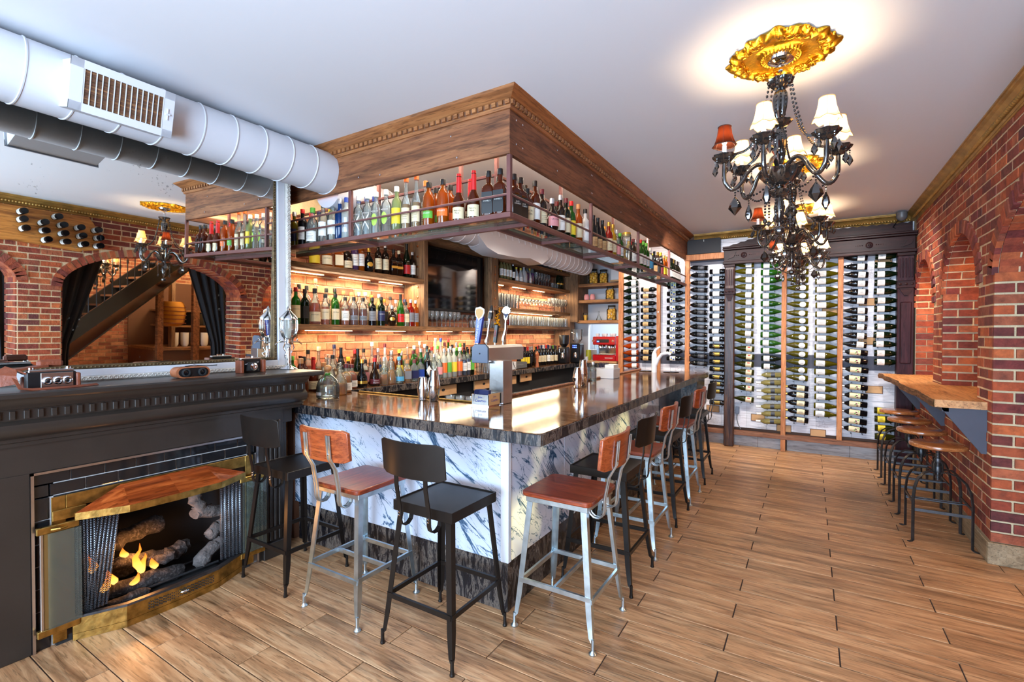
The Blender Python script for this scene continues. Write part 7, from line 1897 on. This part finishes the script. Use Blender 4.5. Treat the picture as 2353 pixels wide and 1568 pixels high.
cu = simple('plastic_cup', MB().lathe([(.035, 0), (.05, .14), (.052, .142)], 16), 'glass_clear', (-3.64, 8.56, 1.8655), 'plastic cup of orange peel on the bottom alcove shelf', 'cup'); ob('peel', MB().lathe([(.03, .004), (.042, .10)], 12), 'lemon', cu, (0, 0, 0))
simple('copper_ornament', MB().ball((0, 0, .07), .06, 10, 8).lathe([(.02, 0), (.03, .01), (.01, .02)], 10), 'copper', (-2.84, 8.58, 1.8655), 'round copper ornament on the bottom alcove shelf', 'ornament')
tb = emp('towel_dispenser', (-2.95, 8.80, 2.6), 'white paper towel dispenser above the alcove shelves', 'dispenser'); ob('dispenser_body', MB().box((-3.20, 8.68, 2.60), (-2.80, 8.92, 2.95), c=.02), 'white_gloss', tb); ob('dispenser_lip', MB().box((-3.20, 8.66, 2.585), (-2.80, 8.70, 2.62), c=.008), 'cardboard', tb)
# long bar: faucet, holders
fc = emp('white_faucet', (-1.85, 6.78, CT), 'white swan-neck mixer tap on the far end of the bar', 'faucet')
ob('tap_body', MB().lathe([(.036, .0005), (.036, .10), (.034, .24), (.030, .27)], 20, c=(-1.85, 6.78, CT)), 'white_gloss', fc)
ob('spout', MB().tube([(-1.83, 6.78, CT+.10), (-1.79, 6.78, CT+.20), (-1.74, 6.77, CT+.26), (-1.66, 6.76, CT+.275), (-1.62, 6.76, CT+.255)], [.022, .024, .023, .022, .020], 12), 'white_gloss', fc)
ob('lever', MB().tube([(-1.85, 6.78, CT+.27), (-1.83, 6.78, CT+.32), (-1.77, 6.78, CT+.36)], [.026, .018, .010], 10), 'white_gloss', fc)
for i, (x, y) in enumerate(((-2.0, 6.95), (-1.66, 6.95))): simple('sink_plate', MB().lathe([(.10, 0), (.115, .006), (.08, .008)], 24), 'chrome', (x, y, CT+.0005), ['left', 'right'][i]+' round chrome sink cover by the white tap', 'sink cover')
nh = emp('napkin_holder', (-2.10, 5.58, CT), 'white napkin and straw holder on the long bar', 'napkin holder')
ob('holder_box', MB().box((-2.20, 5.50, CT+.0005), (-1.98, 5.72, CT+.12), c=.004), 'white_gloss', nh); ob('napkins', MB().box((-2.10, 5.53, CT+.12), (-1.99, 5.70, CT+.165)), 'paper_white', nh)
ob('holder_lip', MB().box((-2.20, 5.50, CT+.12), (-1.98, 5.504, CT+.135)), 'glass_drink', nh)
stw = MB()
for i in range(12): stw.tube([(-2.18+.008*i, 5.56+.01*(i % 3), CT+.12), (-2.18+.010*i, 5.56+.01*(i % 3), CT+.19)], .003, 4)
tag(ob('straws', stw, 'col_navy', nh), kind='stuff')
bt = emp('bitters_bottles', (-2.16, 5.20, CT)); bpy.data.objects.remove(bt)
for i, (x, y) in enumerate(((-2.14, 5.02), (-2.10, 5.16))): bottle((x, y, CT+.0005), 'vodka', 'clear', 'lilac' if i == 0 else 'clear', 'pink' if i == 0 else 'silver', 'grey', '', .62, 0, ['front', 'rear'][i]+' small square clear bottle by the white napkin holder', 'small bottles by the napkin holder')
# ---------------------------------------------------------------- mantel shelf objects
MZ = 1.3222
c1 = emp('stereo_camera', (-3.28, .80, MZ), 'vintage silver stereo camera in open tan leather case on the mantel', 'camera')
def B(n, a, b, m, p, c=.003): return ob(n, MB().box(a, b, c=c), m, p)
B('camera_body', (-3.30, .735, MZ), (-3.26, .885, MZ+.068), 'black_paint', c1); B('face_plate', (-3.26, .775, MZ+.004), (-3.256, .875, MZ+.064), 'brushed_steel', c1, .001); B('top_plate', (-3.298, .74, MZ+.066), (-3.262, .88, MZ+.078), 'brushed_steel', c1)
for y in (.795, .826, .855):
    ln = ob('lens', MB().lathe([(.015, 0), (.016, .008), (.012, .010), (.011, .004), (.0, .004)], 18, Matrix.Translation((-3.256, y, MZ+.032)) @ Matrix.Rotation(pi/2, 4, 'Y')), 'chrome', c1)
    ob('lens_glass', MB().lathe([(.010, .0045), (.006, .007), (0, .008)], 14, Matrix.Translation((-3.256, y, MZ+.032)) @ Matrix.Rotation(pi/2, 4, 'Y')), 'screen_black', ln)
for y in (.75, .865): ob('winding_knob', MB().lathe([(.010, 0), (.010, .008)], 12, c=(-3.28, y, MZ+.078)), 'chrome', c1)
ob('case_body', MB().box((-3.325, .885, MZ), (-3.255, .90, MZ+.06), c=.004).box((-3.325, .73, MZ), (-3.302, .90, MZ+.05), c=.004).box((-3.32, .73, MZ), (-3.25, .90, MZ+.003)), 'leather_brown', c1)
ob('case_flap', MB().tube([(-3.30, .74, MZ+.06), (-3.30, .70, MZ+.085), (-3.28, .675, MZ+.06), (-3.27, .68, MZ+.02)], .01, flat=(.07, .006)).box((-3.34, .78, MZ+.085), (-3.31, .86, MZ+.115), c=.008).tube([(-3.32, .80, MZ+.09), (-3.30, .75, MZ+.085), (-3.29, .70, MZ+.08)], .01, flat=(.05, .008)), 'leather_brown', c1)
ob('strap', MB().tube([(-3.27, .70, MZ+.05), (-3.235, .71, MZ+.01), (-3.22, .74, MZ+.004), (-3.225, .82, MZ+.004), (-3.24, .90, MZ+.004), (-3.27, .96, MZ+.004)], .01, flat=(.012, .003)), 'leather_brown', c1)
c1.scale = (1.25, 1.25, 1.25); c1.location.y += .045; c1.location.x -= .02
c2 = emp('binoculars', (-3.30, 1.34, MZ), 'black opera glasses in a rounded tan leather case on the mantel', 'binoculars')
stad = [(y+.035*cos(a)*s, .034+.033*sin(a)) for s, y in ((1, 1.44), (-1, 1.32)) for a in ([-pi/2+pi*i/8 for i in range(9)] if s == 1 else [pi/2-pi*i/8 for i in range(9)])]
ob('case', MB().prism([(y, MZ+z) for y, z in stad], 'X', -3.34, -3.262), 'leather_light', c2)
ob('barrel_plate', MB().prism([(1.38+(y-1.38)*.86, MZ+.034+(z-.034)*.80) for y, z in stad], 'X', -3.262, -3.257), 'black_paint', c2)
for y in (1.335, 1.425): 
    ln = ob('eyepiece', MB().lathe([(.023, 0), (.024, .012), (.017, .014), (.016, .004), (0, .003)], 18, Matrix.Translation((-3.258, y, MZ+.034)) @ Matrix.Rotation(pi/2, 4, 'Y')), 'matte_black', c2)
    ob('lens_glass', MB().lathe([(.015, .006), (.006, .009), (0, .0095)], 14, Matrix.Translation((-3.258, y, MZ+.034)) @ Matrix.Rotation(pi/2, 4, 'Y')), 'screen_black', ln)
ob('strap', MB().tube([(-3.30, 1.35, MZ+.068), (-3.30, 1.40, MZ+.075), (-3.29, 1.47, MZ+.066), (-3.27, 1.52, MZ+.07)], .003, 5), 'black_paint', c2)
c2.location.y += .155; c2.location.x -= .055; c2.scale = (1.05, 1.05, 1.05)
c3 = emp('folding_camera', (-3.28, 1.83, MZ), 'vintage folding bellows camera with brown leather sides on the mantel', 'camera')
B('camera_body', (-3.32, 1.76, MZ), (-3.29, 1.90, MZ+.095), 'black_paint', c3); B('top_plate', (-3.32, 1.755, MZ+.095), (-3.288, 1.905, MZ+.106), 'brushed_steel', c3); B('leather_side', (-3.325, 1.735, MZ), (-3.25, 1.758, MZ+.09), 'leather_brown', c3); B('leather_side', (-3.325, 1.902, MZ), (-3.262, 1.925, MZ+.09), 'leather_brown', c3)
ob('bellows', MB().prism([(1.785, MZ+.015), (1.875, MZ+.015), (1.86, MZ+.075), (1.80, MZ+.075)], 'X', -3.29, -3.262), 'matte_black', c3); ob('lens', MB().lathe([(.026, 0), (.027, .008), (.018, .012), (.016, .018), (.010, .018), (.008, .010), (0, .010)], 20, Matrix.Translation((-3.262, 1.832, MZ+.042)) @ Matrix.Rotation(pi/2, 4, 'Y')), 'chrome', c3)
ob('shutter_knob', MB().lathe([(.010, 0), (.010, .010)], 12, c=(-3.305, 1.85, MZ+.106)).box((-3.31, 1.80, MZ+.106), (-3.30, 1.83, MZ+.116)), 'chrome', c3); ob('lens_strut', MB().tube([(-3.28, 1.78, MZ+.06), (-3.262, 1.87, MZ+.075)], .003, 5), 'chrome', c3)
c3.location.y += .145; c3.location.x -= .145
# absinthe fountain
af = emp('absinthe_fountain', (-3.50, 2.315, MZ), 'silver absinthe fountain with fluted glass globe at the mantel end', 'fountain')
fx, fy = -3.50, 2.315
ob('foot', MB().lathe([(.062, 0), (.064, .006), (.050, .012), (.030, .020), (.018, .030)], 24, c=(fx, fy, MZ), flute=.04, nf=6), 'chrome', af)
ob('figure_stem', MB().lathe([(.014, .03), (.018, .06), (.012, .09), (.016, .12), (.011, .15), (.013, .17), (.020, .175)], 14, c=(fx, fy, MZ)).ball((fx, fy, MZ+.155), .013, 8, 6).tube([(fx, fy-.01, MZ+.13), (fx+.01, fy-.04, MZ+.115), (fx, fy-.03, MZ+.09)], .006, 6), 'chrome', af)
for s in (-1, 1): ob('handle', MB().tube([(fx, fy+s*.015, MZ+.12), (fx, fy+s*.045, MZ+.17), (fx, fy+s*.03, MZ+.215)], .004, 6), 'chrome', af)
ob('globe', MB().lathe([(.030, .24), (.050, .26), (.064, .31), (.066, .36), (.062, .395)], 36, c=(fx, fy, MZ), flute=.045, nf=14), 'glass_clear', af)
ob('collar', MB().lathe([(.022, .195), (.034, .205), (.036, .235), (.040, .245)], 20, c=(fx, fy, MZ)), 'chrome', af); ob('lid', MB().lathe([(.068, .39), (.066, .405), (.045, .430), (.026, .450), (.012, .465), (.016, .478), (.006, .495), (0, .505)], 24, c=(fx, fy, MZ)), 'chrome', af)
for s in (-1, 1): ob('spigot', MB().tube([(fx, fy+s*.03, MZ+.22), (fx, fy+s*.09, MZ+.215), (fx, fy+s*.115, MZ+.195)], .005, 6).ball((fx, fy+s*.075, MZ+.232), .008, 6, 4), 'chrome', af)
# ---------------------------------------------------------------- the stair room beyond the arches (seen in the mirror)
RM = 5.3
wd = struct('wall_stair_room', MB().box((RM, YF, -.1), (RM+.1, 9, 4.2)).box((RX+WT, 7.6, 0), (RM, 7.7, 4.2)).box((RX+WT, YF-.1, 0), (RM, YF, 4.2)).box((RX+.1, YF, 3.9), (RM+.1, 9, 4.0)).box((RX+.1, YF, CZ+.12), (RX+WT, 7.7, 4.0)), 'mortar')
bw = MB()
for j in range(52):
    for i in range(46):
        y = -2.4+i*.218+(.1 if j % 2 else 0); z = j*.0755
        bw.box((RM-.012, y, z+.006), (RM+.01, y+.206, z+.069))
tag(ob('brick_courses', bw, 'brick_old', wd), kind='stuff')
stc = emp('staircase', (3.4, 3.4, 0), 'dark staircase with iron balusters rising behind the arch, seen in the mirror', 'staircase')
SX0, SX1 = 3.0, 3.9
y0, z0, y1, z1 = 1.6, .05, 5.0, 3.15
sl = (z1-z0)/(y1-y0)
for x in (SX0, SX1): ob('stringer', MB().prism([(y0, z0-.05), (y0, z0+.22), (y1, z1+.22), (y1, z1-.12)], 'X', x-.03, x+.03), 'black_paint', stc)
for i in range(17):
    y = y0+.06+i*.195; z = z0+sl*(y-y0)+.10
    ob('tread', MB().box((SX0, y-.02, z), (SX1, y+.24, z+.035)), 'trim_brown', stc)
for i in range(31):
    y = y0+.04+i*.108; z = z0+sl*(y-y0)+.2
    b = ob('baluster', MB().lathe([(.009, 0), (.009, .40), (.018, .42), (.018, .46), (.009, .48), (.009, .90)], 6, c=(SX0, y, z)), 'black_paint', stc)
ob('handrail', MB().tube([(SX0, y0, z0+1.12), (SX0, y1, z1+1.12)], .02, 6), 'black_paint', stc)
ob('stair_soffit', MB().prism([(y0+.5, z0+.10), (y0+.5, z0+.13), (y1, z1-.28), (y1, z1-.31)], 'X', SX0, SX1), 'black_paint', stc)
def curtain(name, x, ya, yb, za, zb, pinch, label):
    t = emp(name, (x, (ya+yb)/2, za), label, 'curtain', 'black curtains at the arches')
    mb = MB(); K = 30; J = 10; vs = []; fs = []
    for j in range(J+1):
        q = j/J; z = zb+(za-zb)*q
        for i in range(K+1):
            u = i/K
            w = 1-.62*abs(pinch)*min(1, q*1.2)
            y = (ya+(yb-ya)*u*w) if pinch > 0 else (yb-(yb-ya)*(1-u)*w)
            vs.append((x+.035*sin(u*K*.95)*(.6+.4*q), y, z))
    for j in range(J):
        for i in range(K): a = j*(K+1)+i; fs.append((a, a+1, a+K+2, a+K+1))
    o = ob('cloth', mb.add(vs, fs), 'curtain_black', t); md = o.modifiers.new('s', 'SOLIDIFY'); md.thickness = .004
    ob('curtain_rod', MB().tube([(x, ya-.05, zb+.01), (x, yb+.05, zb+.01)], .010, 6), 'black_paint', t)
CX = RX+WT+.10
curtain('curtain', CX, 2.25, 2.95, .9, 2.62, 1, 'black curtain gathered at the left of the wide arch, in the mirror')
curtain('curtain', CX, 4.0, 4.70, .9, 2.62, -1, 'black curtain gathered at the right of the wide arch, in the mirror')
curtain('curtain', CX, 1.2, 1.9, .3, 2.6, -1, 'black curtain in the near arch, at the far left of the mirror')
ds2 = emp('service_counter', (4.2, 5.4, 0), 'service station with shelves under the stairs, seen in the mirror', 'counter')
ob('counter_top', MB().box((3.9, 4.5, .95), (5.2, 6.6, 1.0)), 'shelf_wood', ds2); ob('counter_body', MB().box((4.0, 4.5, 0), (5.2, 6.6, .95)), 'trim_brown', ds2)
for z in (1.42, 1.75): ob('shelf_board', MB().box((4.2, 4.9, z), (5.25, 6.6, z+.04)), 'shelf_wood', ds2)
ob('upright', MB().box((4.1, 4.86, .95), (4.25, 4.93, 2.6)), 'post_wood', ds2); ob('back_board', MB().box((5.2, 4.5, 1.0), (5.24, 6.6, 2.4)), 'trim_brown', ds2)
for i in range(5): simple('bowl_stack', MB().lathe([(.05, 0), (.075, .05), (.08, .30), (.07, .30), (.05, .02)], 14), 'ceramic_white', (4.3, 5.0+.2*i, 1.0005), f'stack of white bowls, {ordn(i)} from left, in the stair room', 'bowls', 'bowl stacks in the stair room')
mw = emp('microwave', (4.4, 5.5, 1.46), 'black microwave on the service shelf, seen in the mirror', 'microwave'); ob('oven_body', MB().box((4.25, 5.05, 1.4605), (4.7, 5.75, 1.74), c=.01), 'matte_black', mw); ob('oven_door', MB().box((4.24, 5.08, 1.48), (4.25, 5.55, 1.72)), 'screen_black', mw)
pst = struct('column_stair_room', MB().box((3.4, 4.32, 0), (3.5, 4.42, 2.9)).box((3.5, 5.0, 0), (3.6, 5.12, 2.9)), 'fascia_wood')
hb = emp('knit_bag', (3.7, 4.75, 1.55), 'striped orange woven bag hanging in the stair room, seen in the mirror', 'bag'); ob('bag_body', MB().lathe([(.10, 0), (.20, .06), (.24, .30), (.20, .46), (.17, .50)], 20, c=(3.75, 4.72, 1.45)), 'wool_orange', hb)
for i in range(5): ob('stripe', MB().lathe([(.245-.004*abs(i-2.5), .06+i*.08), (.245-.004*abs(i-2.5), .075+i*.08)], 20, c=(3.75, 4.72, 1.45), cap=False), 'leather_brown', hb)
# live-edge slab with bottle ends, high on the right wall (in the mirror)
sb = emp('bottle_slab', (1.06, 1.9, 2.8), 'live-edge orange timber slab with peg holes high on the brick wall', 'wine rack')
pl_ = [(-.4, 2.98), (-.4, 2.50), (.4, 2.46), (.9, 2.50), (1.4, 2.52), (1.8, 2.55), (2.1, 2.53), (2.45, 2.50), (2.68, 2.56), (2.66, 2.75), (2.60, 2.90), (2.55, 2.97)]
ob('slab', MB().prism(pl_, 'X', 1.035, 1.083), 'slab_orange', sb)
hm = MB()
for y, z in ((1.45, 2.93), (1.62, 2.90), (1.45, 2.80), (1.62, 2.77), (1.30, 2.86), (1.30, 2.74)): hm.lathe([(.022, 0), (.022, .003)], 12, Matrix.Translation((1.033, y, z)) @ Matrix.Rotation(-pi/2, 4, 'Y'))
tag(ob('peg_holes', hm, 'matte_black', sb), kind='stuff')
k = 0
for r, (z, ys_) in enumerate(((2.90, (1.12, 1.88, 2.20)), (2.805, (1.12, 1.88, 2.07, 2.25, 2.42, 2.60)), (2.70, (1.12, 1.90, 2.08, 2.26, 2.44, 2.62)), (2.595, (2.10, 2.28, 2.46, 2.62)))):
    for i, y in enumerate(ys_):
        o = bottle((.83, y, z), 'bord', 'black', 0, 'black', 'white', '', 1.0, 0, f'black wine bottle end, {ordn(i)} in {ordn(r)} row of the orange slab rack', 'bottle ends in the orange slab rack', 'wine_bottle')
        o.rotation_euler = (0, pi/2+random.uniform(-.04, .04), 0)
